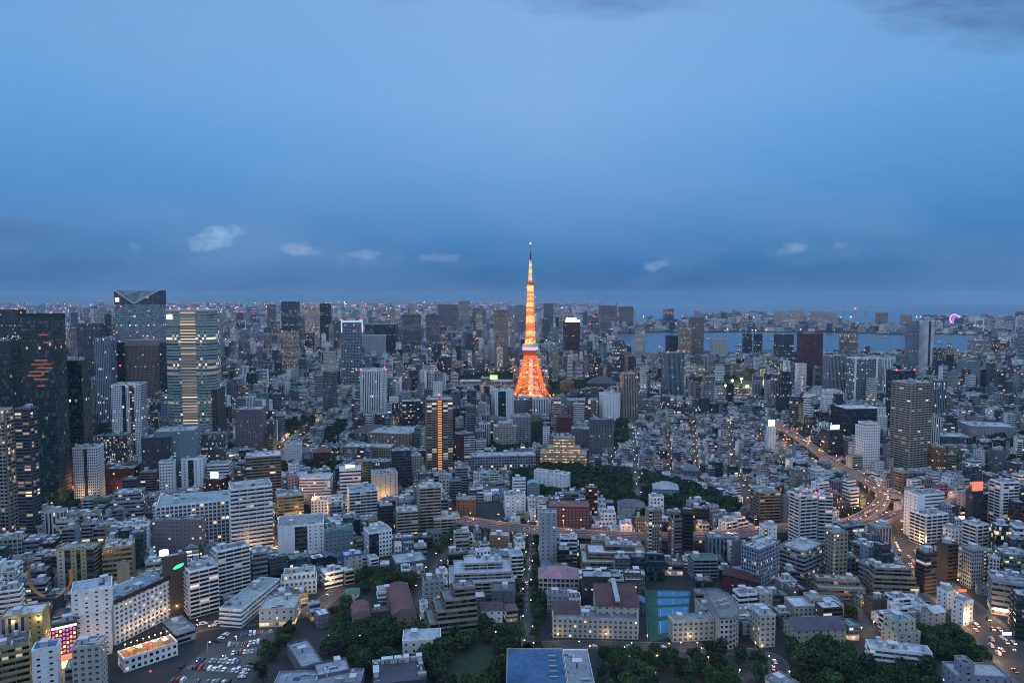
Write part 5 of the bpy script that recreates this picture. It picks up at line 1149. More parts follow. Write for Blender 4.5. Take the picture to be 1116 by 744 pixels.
# neon front of the amusement hall
h = H_('neon fronted'); o, x, y, wv, dv, z, r_, _ = h
def on_face(par, name, u0, u1, z0, z1, m, out=.25):
    b = MB(); b.box(u0*wv, u1*wv, -dv/2-out, -dv/2-.03, z0, z1, bottom=True); return b.build(name, m, par)
for j in range(6):
    for i in range(7): on_face(o, 'neon_tile', -.46+.135*i, -.46+.135*i+.085, z*.36+j*z*.095+(i%2)*z*.02, z*.36+j*z*.095+z*.05+(i%2)*z*.02, [E_PINK, E_SIGNR, E_PINK, E_PURP, E_YEL][(i*2+j*3) % 5], .35)
on_face(o, 'canopy_light', -.48, .48, z*.20, z*.32, E_SIGNR); on_face(o, 'shop_front', -.45, .45, .5, z*.18, E_YEL); on_face(o, 'top_neon', -.5, .5, z*.92, z*.97, E_SIGN)
for lab, px, py, dist, w_, h_, m in (('flat red and orange lit shop sign low beside the neon lane', 25, 738, 402, 9, 3.0, E_SIGNR), ('orange lit strip sign above the red shop sign', 25, 729, 407, 7, 1.6, E_ORANGE),
                                  ('bright white vertical light column at the neon lane mouth', 76, 736, 405, 2.2, 9, E_SHOP), ('red vertical tube sign at the foot of the restaurant range', 152, 737, 408, .9, 8, E_SIGNR),
                                  ('pink lit banner on the corner of the long hotel slab', 186, 643, 500, 2.2, 8, E_PINK), ('white glowing panel under the red billboard, tilted', 1042, 560, 690, 12, 4, E_SIGN), ('second white glowing panel under the red billboard, pinker', 1052, 565, 680, 13, 5.5, emis('sign_blush', (1, .72, .66), 2.2)),
                                  ('red lit shop sign over the avenue crowd', 1060, 643, 512, 6, 1.8, E_SIGNR), ('second red shop sign farther up the avenue', 1040, 638, 535, 5, 1.6, E_PINK),  ('white lit entrance sign at the avenue edge', 1112, 690, 452, 6, 2.2, E_SIGN),
                                  ('lime green lit screen on the long stone building', 538, 411, 1560, 17, 10, E_LIME), ('bright white flood screen beside the brownish beige tower', 675, 458, 1270, 8, 9, E_SHOP), ('white lit roof panel on the block by the expressway trees', 922, 510, 905, 20, 6, E_SIGN), ('small white glowing roof panel in the western offices', 518, 443, 1180, 9, 4, E_SIGN)):
    board('lit_sign', lab, 'sign', px, py, dist, w_, h_, m)
# orange horseshoe arch structure on a dark base
rt, x, y = root_at('horseshoe_arch', 56, 665, 'upright orange horseshoe frame open at the top among low roofs', 'monument', 0)
b = MB(); z0 = 12; Rr = 14.5; P = []
for k in range(25):
    th = radians(-200+220*k/24); P.append((Rr*cos(th)*1.05, z0+Rr*.9+Rr*1.05*sin(th)))
for k in range(24):
    for o in (-.9, .9): b.tube((P[k][0], o, P[k][1]), (P[k+1][0], o, P[k+1][1]), .55, n=4, wc=(.52, .23, .07))
    b.tube((P[k][0], -.9, P[k][1]), (P[k+1][0], .9, P[k+1][1]), .3, n=4, wc=(.45, .2, .06)); b.tube((P[k][0], .9, P[k][1]), (P[k][0], -.9, P[k][1]), .3, n=4, wc=(.45, .2, .06))
b.build('arch', PAINT, rt)
b = MB(); b.box(-7, 7, -4, 4, 0, z0-1.2, (.07, .07, .08)); b.box(-2.5, 2.5, -1.6, 1.6, z0-1.2, z0+.4, (.1, .1, .11)); b.build('base_block', ROOF, rt); mark(rect(x, y, 24, 12, 0), 1); protect(38, 76, 664, hypot(x, y)-5)
# half-round building by the school
rt, x, y = root_at('office_building', 789, 708, 'grey half-round building with a curved glass front by the school', 'office building', -3)
pol = [(-3, 0), (3, 1)] + [(3+11*sin(t), 24-23*cos(t)) for t in np.linspace(.25, pi*.95, 12)] + [(-3, 46)]
mb = MB(); rb = MB(); hh = 20
for k in range(len(pol)): wall_face(mb, pol[k], pol[(k+1) % len(pol)], 0, hh, (.33, .33, .33) if k > 0 else (.5, .48, .45), STY['blank' if k == len(pol)-1 else 'punch'], .2, .02)
rb.face([(*p, hh) for p in pol], (.17, .17, .19))
for k in range(len(pol)): p, q = pol[k], pol[(k+1) % len(pol)]; rb.face([(*p, hh-.3), (*q, hh-.3), (*q, hh+1.2), (*p, hh+1.2)], (.5, .49, .46)); rb.face([(*q, hh), (*p, hh), (*p, hh+1.2), (*q, hh+1.2)], (.4, .4, .38))
mb.build('wall', FAC, rt); rb.build('roof', ROOF, rt)
for q in ((3, 18), (6, 20), (3, 24), (6, 27)): link('cooling_unit', UNIT['cooling_unit'], rt, (*q, hh), 0, (.7, .9, 1))
mark(rect(x+5, y+24, 22, 50, 0), 2); protect(784, 812, 707, hypot(x, y))
# blue tennis courts in green surrounds, with a net fence
cp = gp([(708, 699), (748, 690), (754, 643), (704, 642)]); b = MB(); b.face([(*p, .016) for p in cp]); tag(b.build('court_field', GREENCOURT), kind='structure')
def lerp2(u, v): a, b_, c, d = [np.array(p) for p in cp]; return tuple((a*(1-u)+b_*u)*(1-v)+(d*(1-u)+c*u)*v)
for k, (v0, v1) in enumerate(((.10, .34), (.42, .60), (.66, .80), (.85, .97))):
    b = MB(); b.face([(*lerp2(u, v), .022) for u, v in ((.24, v0), (.97, v0), (.97, v1), (.24, v1))]); tag(b.build('court_field', BLUECOURT), kind='structure')
    b = MB()
    for uu in (.30, .60, .90):
        q = [lerp2(uu-.004, v0+.02), lerp2(uu+.004, v0+.02), lerp2(uu+.004, v1-.02), lerp2(uu-.004, v1-.02)]; b.face([(*p, .027) for p in q])
    tag(b.build('road_marking', MARK), kind='structure')
mark(cp, 4); protect(704, 752, 692, 445)
fe = tag(empty('net_fence', (*cp[0], 0)), 'tall green net fence on poles round the blue courts', 'fence')
b = MB(); ex = [(*cp[3],), (*cp[0],)]
for k in range(9):
    t = k/8; p = np.array(cp[3])*(1-t)+np.array(cp[0])*t - np.array(cp[0]) + np.array((-1.2, 0)); b.tube((*p, 0), (*p, 9), .13, n=4, wc=(.05, .2, .13))
for zc in (1, 3, 5, 7, 9):
    for k in range(8):
        p = np.array(cp[3])*(1-k/8)+np.array(cp[0])*(k/8)-np.array(cp[0])+np.array((-1.2, 0)); q = np.array(cp[3])*(1-(k+1)/8)+np.array(cp[0])*((k+1)/8)-np.array(cp[0])+np.array((-1.2, 0)); b.tube((*p, zc), (*q, zc), .06, n=4, wc=(.05, .22, .14))
b.build('frame', PAINT, fe)

# ------------------------------------------------------------------ the bay: wheel, bridges, cranes, boats
by_pylon = G(1067, 362.5)[1]-60
wx, wy = G(1040, 352.6); wz = zat(347.6, wy)
fw_ = tag(empty('ferris_wheel', (wx, wy, 0)), 'big Ferris wheel glowing violet beyond the bay', 'ferris wheel'); rad = (wz-6)*.98*.9
rad = 42*(wy/6200); rad = .85*abs(zat(341.5, wy)-zat(354, wy))/2
protect(1030, 1050, 354.5, wy-60); protect(1057, 1077, 362, by_pylon); protect(900, 970, 340, 9000)
b = MB()
for rr_ in (1.0, .86):
    for k in range(36): a, c = 2*pi*k/36, 2*pi*(k+1)/36; b.tube((rad*rr_*cos(a), 0, wz+rad*rr_*sin(a)), (rad*rr_*cos(c), 0, wz+rad*rr_*sin(c)), 2.2, n=4)
b.build('rim', emis('wheel_violet', (.80, .30, 1.0), 1.5), fw_)
b = MB()
for k in range(24): a = 2*pi*k/24; b.tube((0, 0, wz), (rad*cos(a), 0, wz+rad*sin(a)), 1.9, n=4)
b.build('spoke', emis('wheel_spoke', (.48, .22, 1.0), .75), fw_)
b = MB()
for s in (-1, 1): b.tube((s*rad*.55, 8, 0), (0, 4, wz), 3, n=4, wc=(.6, .6, .62)); b.tube((s*rad*.55, -8, 0), (0, -4, wz), 3, n=4, wc=(.6, .6, .62))
b.build('stand', PAINT, fw_)
br = tag(empty('suspension_bridge', (*G(1067, 362.5), 0)), 'white bridge pylon with its deck on slim piers crossing the bay', 'bridge'); bx, by, _ = br.location
H2 = zat(347.3, by); sc_ = by/FPX
b = MB()
for s in (-1, 1): b.box(s*4.3*sc_-2.6, s*4.3*sc_+2.6, -3, 3, -3, H2, (.82, .84, .84))
for z_ in (H2-4, H2*.45): b.box(-4.3*sc_, 4.3*sc_, -2.4, 2.4, z_-4, z_+3.8, (.8, .82, .82), bottom=True)
b.build('pylon', PAINT, br)
def deckpt(px, py): p = G(px, py); return np.array((p[0]-bx, p[1]-by))
dz_ = zat(363.3, by)
b = MB(); P = [np.array(((px-1067)*sc_, 0 + (1067-px)*1.5)) for px in range(985, 1140, 6)]
for i in range(len(P)-1):
    a, c = P[i], P[i+1]; n = np.array((0, 1))*9
    for f_ in ([(*(a-n), dz_), (*(c-n), dz_), (*(c+n), dz_), (*(a+n), dz_)], [(*(a-n), dz_-7), (*(c-n), dz_-7), (*(c-n), dz_), (*(a-n), dz_)]): b.face(f_, (.45, .48, .5))
b.build('deck', PAINT, br)
for i in range(0, len(P), 2):
    q = MB(); q.box(P[i][0]-4, P[i][0]+4, P[i][1]-7, P[i][1]+7, -3, dz_-7.1, (.5, .52, .54)); q.build('pier', PAINT, br)
for s in (-1, 1):
    b = MB()
    for k in range(14):
        t0, t1 = k/14, (k+1)/14; X1 = s*70*sc_; f = lambda t: dz_+6+(H2-dz_-6)*(1-t)**2
        b.tube((X1*t0, 0, f(t0)), (X1*t1, 0, f(t1)), 1.0, n=4, wc=(.7, .72, .74))
    b.build('cable', PAINT, br)
rs = random.Random(5)
for k in range(9):
    px = 1003+k*12+rs.uniform(-3, 3); a = G(px, 363.3)
    if abs(px-1067) < 5: continue
    l = link('deck_lamp', None) if False else None
gx, gy = G(932, 342.5); gb = tag(empty('truss_bridge', (gx, gy, 0)), 'distant low truss bridge traced in violet lights with a red beacon', 'bridge')
b = MB(); sc2 = gy/FPX
for k in range(-9, 9):
    f = lambda t: zat(338.2, gy)-6+26*max(0, 1-abs(abs(t)-3.5)/6)
    b.tube((k*4*sc2, 0, f(k)), ((k+1)*4*sc2, 0, f(k+1)), 5.0, n=4)
b.build('deck', emis('bridge_violet', (.42, .45, 1.0), .22), gb)
b = MB()
for k in (-6, -3, 0, 3, 6): b.box(k*4*sc2-6, k*4*sc2+6, -6, 6, -3, zat(338.2, gy)-2, (.3, .32, .35))
b.build('pier', PAINT, gb); link('beacon', UNIT['beacon_far'], gb, (0, 0, f(0)+14), 0, (9, 9, 9))
for px, py in ((805, 377), (770, 370), (887, 372), (964, 368), (700, 368), (1022, 374), (840, 371)):
    bxx, byy = G(px, py, -3); bo = tag(empty('boat', (bxx, byy, -3), rs.uniform(0, 3)), ['long grey barge on the bay', 'white ferry with a lit cabin on the bay', 'small dark tug on the bay'][int(px) % 3] + {805: ' before the twin navy blocks', 770: ' off the cream notched block', 887: ' near the maroon tower', 964: ' by the pale stepped tower', 700: ' by the slim yellowish-white slab', 1022: ' under the bridge deck', 840: ' in midstream'}[px], 'boat')
    b = MB(); L = 26; b.face([(-L, -5, 3), (L, -5, 3), (L+9, 0, 3.6), (L, 5, 3), (-L, 5, 3)], (.3, .3, .32))
    for p, q in zip([(-L, -5), (L, -5), (L+9, 0), (L, 5), (-L, 5)], [(L, -5), (L+9, 0), (L, 5), (-L, 5), (-L, -5)]): b.face([(p[0]*.95, p[1]*.8, 0), (q[0]*.95, q[1]*.8, 0), (*q, 3), (*p, 3)], (.25, .26, .3))
    b.build('hull', PAINT, bo); b = MB(); b.box(-16, 4, -3, 3, 3.01, 8, (.7, .7, .7)); b.box(-12, -4, -2, 2, 8, 11, (.7, .7, .7)); b.build('cabin', PAINT, bo)
# ------------------------------------------------------------------ parks, woods and open ground (kept free of houses)
PARKS = [  # outline in the picture's ground points, spacing m, size range m, what, label
 ([(556, 520), (588, 508), (640, 512), (700, 518), (742, 527), (790, 545), (808, 568), (775, 575), (735, 562), (700, 572), (676, 556), (650, 548), (592, 548), (560, 545)], 9.5, (4.2, 6.2), 'dark broadleaf tree in the closed canopy of the hill park'),
 ([(470, 700), (520, 690), (562, 690), (560, 744), (545, 775), (430, 775), (452, 735)], 10, (3.8, 5.6), 'broadleaf tree around the lawn of the lower garden'),
 ([(370, 684), (420, 686), (474, 690), (486, 714), (440, 718), (404, 748), (384, 730), (350, 712)], 9.0, (3.8, 5.4), 'dark tree in the grove below the red barrel vaults'),
 ([(846, 712), (920, 708), (938, 724), (1018, 742), (1030, 775), (880, 790), (850, 730)], 9, (4.2, 6.2), 'round oak in the dense wood at the lower edge'),
 ([(1008, 690), (1032, 688), (1064, 694), (1098, 722), (1024, 722), (1006, 712)], 9, (3.6, 5.2), 'dark tree in the wedge wood beside the avenue'),
 ([(655, 712), (740, 708), (830, 712), (826, 735), (832, 768), (780, 768), (655, 770)], 11, (3.4, 5.0), 'tree among the lamps of the school forecourt'),
 ([(300, 508), (340, 504), (372, 508), (372, 522), (305, 521)], 10, (4, 5.5), 'dark tree in the garden above the low white school'),
 ([(290, 700), (318, 682), (332, 682), (306, 714), (288, 748), (274, 752)], 7.5, (2.6, 3.4), 'clipped hedge tree along the car park edge'),
 ([(356, 648), (372, 640), (398, 642), (396, 690), (364, 684)], 9, (3.2, 4.6), 'leafy tree beside the small green-roofed house'),
 ([(472, 600), (498, 574), (512, 580), (494, 606), (482, 628), (470, 630)], 9, (3.6, 5.0), 'dark tree in the strip beside the ochre brick block'),
 ([(395, 622), (425, 628), (460, 636), (456, 646), (404, 646), (384, 634)], 9, (3.4, 4.6), 'dark tree behind the red barrel vaults'),
 ([(564, 700), (572, 610), (577, 590), (585, 590), (594, 650), (600, 708), (586, 714)], 8.5, (3.0, 4.2), 'street tree lining the straight lamp-lit lane'),
 ([(600, 699), (700, 701), (700, 704), (600, 703)], 7, (2.8, 3.6), 'small round tree in the row before the white school front'),
 ([(934, 704), (932, 680), (920, 660), (946, 664), (956, 690), (964, 708)], 9, (3.2, 4.4), 'tree along the orange-lit hill lane'),
 ([(920, 562), (938, 556), (948, 562), (934, 572), (914, 572)], 9, (3.5, 5), 'tree inside the expressway loop'),
 ([(770, 664), (800, 652), (796, 678), (784, 690), (782, 668)], 9, (3.2, 4.4), 'tree between the blue courts and the half-round building'),
 ([(570, 468), (600, 462), (604, 480), (590, 496), (566, 496)], 10, (4.5, 6), 'dark tree in the grove left of the glowing terraces'),
 ([(62, 560), (84, 548), (92, 562), (70, 576)], 9, (3.4, 4.6), 'tree by the small expressway in the west'),
]
FARWOODS = [([(598, 420), (660, 414), (664, 440), (604, 440)], 11), ([(672, 424), (722, 418), (724, 436), (672, 440)], 11), ([(744, 416), (800, 412), (812, 430), (748, 438)], 11), ([(535, 400), (566, 400), (566, 420), (490, 424), (490, 418)], 11), ([(430, 372), (540, 372), (540, 380), (440, 380)], 20),
            ([(1056, 482), (1116, 474), (1126, 492), (1062, 498)], 15), ([(1098, 500), (1128, 500), (1130, 520), (1102, 518)], 13), ([(1096, 450), (1130, 446), (1130, 466), (1100, 462)], 12), ([(672, 462), (684, 460), (684, 486), (668, 490)], 11), ([(240, 490), (290, 486), (292, 498), (242, 502)], 11), ([(95, 470), (120, 462), (122, 482), (96, 490)], 11), ([(360, 466), (378, 460), (376, 484), (352, 490)], 11), ([(300, 462), (344, 456), (340, 474), (300, 476)], 14), ([(536, 480), (566, 492), (548, 508), (530, 500)], 12)]
def in_poly(p, poly):
    x, y = p; c = False; j = len(poly)-1
    for i in range(len(poly)):
        xi, yi = poly[i]; xj, yj = poly[j]
        if (yi > y) != (yj > y) and x < (xj-xi)*(y-yi)/(yj-yi+1e-12)+xi: c = not c
        j = i
    return c
def fill_pts(poly, sp, r):
    xs_, ys_ = [p[0] for p in poly], [p[1] for p in poly]; out = []
    nx, ny = int((max(xs_)-min(xs_))/sp)+1, int((max(ys_)-min(ys_))/sp)+1
    for i in range(nx):
        for j in range(ny):
            p = (min(xs_)+(i+.5+r.uniform(-.38, .38)+(.5 if j % 2 else 0))*sp, min(ys_)+(j+.5+r.uniform(-.38, .38))*sp)
            if in_poly(p, poly): out.append(p)
    return out
TREEPTS = []
tr = random.Random(21)
for px, sp, szr, lab in PARKS:
    poly = gp(px)
    for p in fill_pts(poly, sp, tr):
        i, j = int((p[0]-OX)/OC), int((p[1]-OY)/OC)
        if 0 <= i < OCC.shape[0] and 0 <= j < OCC.shape[1] and OCC[i-1:i+2, j-1:j+2].max() == 0: TREEPTS.append((p[0], p[1], tr.uniform(*szr), lab))
for px, sp, szr, lab in PARKS:
    mark(gp(px), 0); ys_ = [q[1] for q in px]
    for q in px[::2]:
        if hypot(*G(*q)) < 1000: protect(q[0]-8, q[0]+8, q[1]-3, hypot(*G(*q)))
for px, sp in FARWOODS: mark(gp(px), 0)
lot = gp([(163, 775), (206, 722), (246, 689), (303, 682), (300, 700), (268, 752), (255, 775)])
sheet('car_park', lot, .008, ASPHALT); mark(lot, 2); protect(190, 300, 744, 400)
mark(gp([(122, 716), (188, 668), (215, 690), (140, 738)]), 0); mark(gp([(120, 738), (200, 700), (230, 720), (190, 790), (120, 790)]), 0); mark(gp([(286, 702), (330, 684), (400, 690), (486, 712), (486, 790), (262, 790)]), 0); mark(gp([(1000, 694), (1064, 700), (1112, 735), (1130, 790), (1000, 790)]), 0); mark(gp([(560, 702), (850, 704), (850, 790), (560, 790)]), 0)
b = MB()          # painted bays
for (u0, v0), (u1, v1), n_ in (((196, 727), (262, 731), 26), ((214, 719), (262, 722), 20), ((186, 741), (252, 744), 24), ((248, 703), (288, 699), 18), ((252, 712), (285, 709), 16), ((262, 692), (297, 688), 16)):
    A_, B2 = np.array(G(u0, v0)), np.array(G(u1, v1)); dv_ = (B2-A_)/np.linalg.norm(B2-A_); nv_ = np.array((-dv_[1], dv_[0]))
    for k in range(n_+1):
        p = A_+(B2-A_)*k/n_; b.face([(*(p-dv_*.07-nv_*2.6), .014), (*(p+dv_*.07-nv_*2.6), .014), (*(p+dv_*.07+nv_*2.6), .014), (*(p-dv_*.07+nv_*2.6), .014)])
tag(b.build('road_marking', MARK), kind='structure')
lawn = gp([(492, 712), (540, 704), (545, 730), (520, 752), (486, 745)]); sheet('lawn', lawn, .01, LAWN)
TREEPTS = [t for t in TREEPTS if not in_poly((t[0], t[1]), lawn)]
yard = gp([(600, 699.5), (700, 700.5), (702, 706), (598, 705)]); sheet('school_yard_path', yard, .006, SAND)
park_g = gp([(786, 416), (818, 414), (832, 432), (800, 440), (784, 434)]); sheet('floodlit_field', park_g, .01, plain('lit_turf', (.13, .13, .05), .95, .05)); mark(park_g, 3); protect(782, 834, 440, 1480)

# ------------------------------------------------------------------ the fabric of ordinary houses, flats and offices
DIST = [(30, 620, 12, 13), (60, 720, 24, 16), (150, 560, 16, 17), (260, 560, 26, 16), (330, 640, 30, 15), (345, 480, -14, 13), (420, 560, 16, 15), (430, 450, -10, 18), (520, 545, 8, 12), (530, 440, 4, 18), (480, 620, 12, 15), (620, 460, -5, 14), (660, 610, -3, 14), (700, 500, 2, 12), (790, 500, 12, 12), (830, 560, 24, 14),
        (760, 450, 8, 15), (880, 480, 34, 16), (900, 560, 20, 15), (950, 600, 12, 15), (1000, 560, 16, 15), (1090, 600, -10, 15), (1060, 480, -12, 16), (1080, 660, -26, 16), (960, 450, 6, 20), (250, 440, 6, 20), (120, 480, 10, 18), (90, 430, 4, 22), (350, 420, 0, 20), (600, 420, -4, 18), (850, 420, 4, 20), (1060, 430, 6, 20), (940, 690, 8, 14), (700, 400, 0, 24), (450, 400, 0, 24), (250, 400, 3, 24), (900, 400, 3, 24), (1050, 405, 3, 24)]
DS = [(*G(a, b), radians(r), s*.82) for a, b, r, s in DIST]
def zone(px, py):
    if 640 < px < 862 and 455 < py < 566: return 'low'
    if 500 < px < 556 and 508 < py < 566: return 'low'
    if 300 < px < 384 and 440 < py < 512: return 'low'
    if 620 < px < 700 and 480 < py < 520: return 'low'
    if 0 < px < 118 and 555 < py < 690: return 'lowmid'
    if 385 < px < 480 and 590 < py < 660: return 'lowmid'
    if py > 500: return 'mid'
    if px > 1020 and py > 440: return 'lowmid'
    return 'dense'
fr = random.Random(4)
def px_bay(px): return 686 < px < 1110
FILL = []
def pick(r, d): 
    t = r.random()*sum(d.values())
    for k, v in d.items():
        t -= v
        if t <= 0: return k
    return k
WALLS = dict(W=38, L=17, A=10, B=11, S=9, G=14, P=3, C=3, N=4, R=1.6, Y=1.5, D=8)
def place_fill(x, y, dep, rot, r):
    px, py = proj(x, y, 0); z = zone(px, py)
    if z == 'low': kind = pick(r, dict(house=62, townhouse=24, apartment_block=11, shop_building=3))
    elif z == 'lowmid': kind = pick(r, dict(house=30, townhouse=30, apartment_block=26, office_building=9, shop_building=5))
    elif z == 'mid': kind = pick(r, dict(house=8, townhouse=24, apartment_block=40, office_building=18, shop_building=10))
    else: kind = pick(r, dict(townhouse=14, apartment_block=44, office_building=36, shop_building=6))
    big = 1.0 if y < 1100 else 1.25
    w, h = dict(house=((6, 9), (5.5, 8.4)), townhouse=((5.2, 8.6), (8.5, 13.5)), apartment_block=((7.5, 15), (14, 34)), office_building=((9, 17), (15, 36)), shop_building=((7.5, 12.5), (8, 14)))[kind]
    w = r.uniform(*w)*big; h = r.uniform(*h)
    if z == 'low' and kind == 'apartment_block': w, h = r.uniform(7.5, 11), r.uniform(12, 20)
    if z == 'dense' and kind in ('apartment_block', 'office_building'):
        h *= r.choice((.8, 1.0, 1.2, 1.5, 1.9, 2.4)) if y > 950 else r.choice((.8, 1.0, 1.3, 1.6))
        if h > 45: w *= .85
    d = dep*r.uniform(.8, .98)
    if kind == 'house': d = min(d, r.uniform(9, 12))
    return kind, w, d, h
for di, (dx, dy, rot, dep) in enumerate(DS):
    c, s = cos(rot), sin(rot); ext = 700 if dy < 1500 else 900
    v = -ext; row = 0
    while v < ext:
        u = -ext+fr.uniform(0, 20)
        while u < ext:
            x, y = dx+c*u-s*v, dy+s*u+c*v
            if not (385 < y < 2250 and abs(x) < .76*y+45): u += 8; continue
            best = min(range(len(DS)), key=lambda k: (DS[k][0]-x)**2+(DS[k][1]-y)**2*.6)
            if best != di: u += 8; continue
            kind, w, d, h = place_fill(x, y, dep, rot, fr)
            cx_, cy_ = x+c*w/2, y+s*w/2
            rc_ = rect(cx_, cy_, w, d, rot)
            if not free(rc_, .6): u += 3.5; continue
            if fr.random() < .035: u += w; continue
            p0 = [proj(*q, 0) for q in rc_]; a, b_ = min(q[0] for q in p0), max(q[0] for q in p0); rg = hypot(cx_, cy_)
            hmax = 1e9
            for (l_, r_, yb, ds) in PROT:
                if ds > rg+4 and b_ > l_ and a < r_:
                    hmax = min(hmax, zat(yb-1.5, cy_-d*.5))
            if hmax < 2.5 and rg > 400:
                u += 5; continue
            if px_bay(a) and fr.random() < .85: hmax = min(hmax, zat(388-fr.uniform(0, 4), cy_))
            h2 = min(h, hmax)
            if h2 < 4.2: u += 5; continue
            if h2 < h:
                if kind in ('office_building', 'apartment_block') and h2 < 10: kind = 'townhouse' if h2 > 7.5 else 'house'
                h2 = max(4.2, h2*fr.uniform(.88, 1.0))
            mark(rc_, .3)
            FILL.append(dict(kind=kind, x=cx_, y=cy_, w=w, d=d, h=h2, rot=rot+radians(fr.uniform(-2.5, 2.5)), px=(a+b_)/2, py=p0[0][1], rg=rg))
            u += w+fr.choice((.7, .9, 1.2, 1.6))
        row += 1; v += dep + (1.0 if row % 2 else fr.uniform(4.5, 7))
print('filler', len(FILL))
for f in FILL:
    f['wall'] = pick(fr, WALLS); f['sd'] = fr.randrange(10**6)
    k = f['kind']
    f['roof'] = pick(fr, dict(flat=55, gable=25, hip=20)) if k == 'house' else (pick(fr, dict(flat=85, gable=10, hip=5)) if k == 'townhouse' else 'flat')
    f['rc'] = fr.choice([('pale', (.50, .54, .59)), ('pale', (.56, .60, .64)), ('grey', (.20, .22, .25)), ('grey', (.14, .15, .17)), ('white', (.72, .75, .77)), ('green', (.13, .27, .22)), ('blue-grey', (.30, .37, .45)), ('pale', (.36, .39, .42)), ('brown', (.16, .12, .10)) if f['h'] < 14 else ('dark grey', (.09, .10, .115))])
    if f['roof'] != 'flat': f['rc'] = fr.choice([('dark', (.085, .09, .10)), ('slate', (.13, .145, .17)), ('brown', (.12, .085, .07)), ('blue', (.10, .15, .23)), ('grey', (.22, .24, .27)), ('dark', (.07, .07, .08)), ('red', (.16, .065, .05))])
    f['style'] = {'house': lambda: fr.choice(('few', 'few', 'punch')), 'townhouse': lambda: fr.choice(('few', 'punch', 'ribbon', 'balc')), 'apartment_block': lambda: fr.choice(('balc', 'balc', 'balc', 'fine', 'punch', 'pale')), 'office_building': lambda: fr.choice(('ribbon', 'ribbon', 'grid', 'punch', 'glass', 'vert', 'dark')), 'shop_building': lambda: fr.choice(('ribbon', 'grid', 'pale'))}[k]()
    if f['style'] in ('glass', 'dark'): f['wall'] = fr.choice('GDKTS')
    f['size'] = f['h']*f['w']/f['rg']**2 * (1 if abs(f['px']-558) < 575 else .05)
QUOTA = dict(house=290, townhouse=240, apartment_block=225, office_building=215, shop_building=150)
NEARF, REST = [], []
for k, q in QUOTA.items():
    l = sorted((f for f in FILL if f['kind'] == k), key=lambda f: -f['size']); NEARF += l[:q]; REST += l[q:]
# ---- labels that single out: colour, storeys, roof, and where it stands by something one can find
ANCH = [('tall dark teal glass', 'the tall teal glass tower'), ('twin white slab', 'the twin white slab tower'), ('white round-fronted', 'the white round-fronted tower'), ('broad dark brown office', 'the broad dark brown office'), ('one lit storey', 'the teal-grey office'), ('large white grid-framed', 'the white grid-framed office'), ('grey-brown residential', 'the grey-brown tower'),
  ('long white hotel', 'the long white hotel'), ('glowing green sign', 'the green-signed brown slab'), ('taller zigzag', 'the zigzag balcony block'), ('yellow-beige flats', 'the yellow-beige flats'), ('ochre five-storey', 'the ochre corner office'), ('white banded office', 'the white banded office'), ('white blank-ended', 'the white blank-ended block'), ('glowing blue-white', 'the blue-white signed office'),
  ('white three-storey end', 'the white courtyard wing'), ('dark purple tent', 'the dark tent-roofed hall'), ('broad flat-roofed complex', 'the flat-roofed court complex'), ('four black window', 'the black-striped white tower'), ('pale tapering tower', 'the pale tapering tower'), ('orange lift shaft', 'the orange-shaft tower'), ('pillars left of', 'the long pillared building'), ('white stepped-top', 'the white stepped-top block'),
  ('stately terraced', 'the glowing terraces'), ('residential slab with a fine grid', 'the fine-grid grey slab'), ('brownish beige residential', 'the brownish beige tower'), ('teal glass tower with red', 'the finned teal tower'), ('dark maroon tower', 'the dark maroon tower'), ('broad white-framed office', 'the broad white-framed office'), ('big beige residential', 'the big beige tower'), ('wide navy glass', 'the wide navy office'),
  ('white arched-top', 'the white arched-top tower'), ('cream sign cube', 'the cream sign cube'), ('square white lit', 'the dark office with lit sign'), ('long flat-roofed grey', 'the long grey complex'), ('rust brick', 'the rust brick flats'), ('wavy white-banded residential tower with a green', 'the wavy banded towers'), ('column of lit stair', 'the stair-lit tower'), ('ribbed parapet', 'the ribbed-parapet block'), ('glowing red billboard', 'the red billboard block'),
  ('ladder-balcony', 'the ladder-balcony tower'), ('stacked balcony', 'the stacked balcony flats'), ('blue-grey flat office', 'the blue-grey avenue office'), ('upper wing', 'the curved terrace flats'), ('turquoise roof', 'the turquoise-roofed block'), ('red brick block with', 'the big red brick block'), ('thin white tower', 'the thin white tower'), ('pointed roof', 'the pointed-roof tower'), ('wide terraced flats', 'the wide terraced flats'),
  ('glazed block with a dark green', 'the green-roofed glazed block'), ('long pale slab', 'the long pale slab'), ('tall grey flats with lit', 'the tall grey lit flats'), ('pink metal', 'the pink-roofed hall'), ('L-shaped white school', 'the L-shaped white school'), ('large white terraced', 'the large white terraced block'), ('pyramid of stepped', 'the stepped balcony pyramid'), ('east wing', 'the red barrel vaults'), ('pale balcony flats', 'the pale balcony flats'), ('spreading pale roof', 'the hill park pavilion'), ('grey tiled temple', 'the grey temple roof'), ('temple hall in the woods', 'the dark temple hall')]
AP = [(next(h for h in HEROES if a in h[7]), t) for a, t in ANCH]
AP = [(h[1], h[2], t) for h, t in AP] + [(tx, TD, 'the lattice tower'), (*G(730, 665), 'the blue courts'), (*G(56, 665), 'the orange horseshoe'), (*G(215, 725), 'the car park')]
NUM = 'one two three four five six seven eight nine ten eleven twelve thirteen fourteen fifteen sixteen seventeen eighteen nineteen twenty'.split()
KW = dict(house='house', townhouse='townhouse', apartment_block='flats', office_building='office', shop_building='shop building')
ORD = ['', 'second', 'third', 'fourth', 'fifth', 'sixth', 'seventh', 'eighth', 'ninth', 'tenth', 'eleventh', 'twelfth'] + ['%s' % s for s in ('thirteenth', 'fourteenth', 'fifteenth', 'sixteenth', 'seventeenth', 'eighteenth', 'nineteenth', 'twentieth')]
CAT = dict(house='house', townhouse='house', apartment_block='apartment block', office_building='office building', shop_building='shop building')
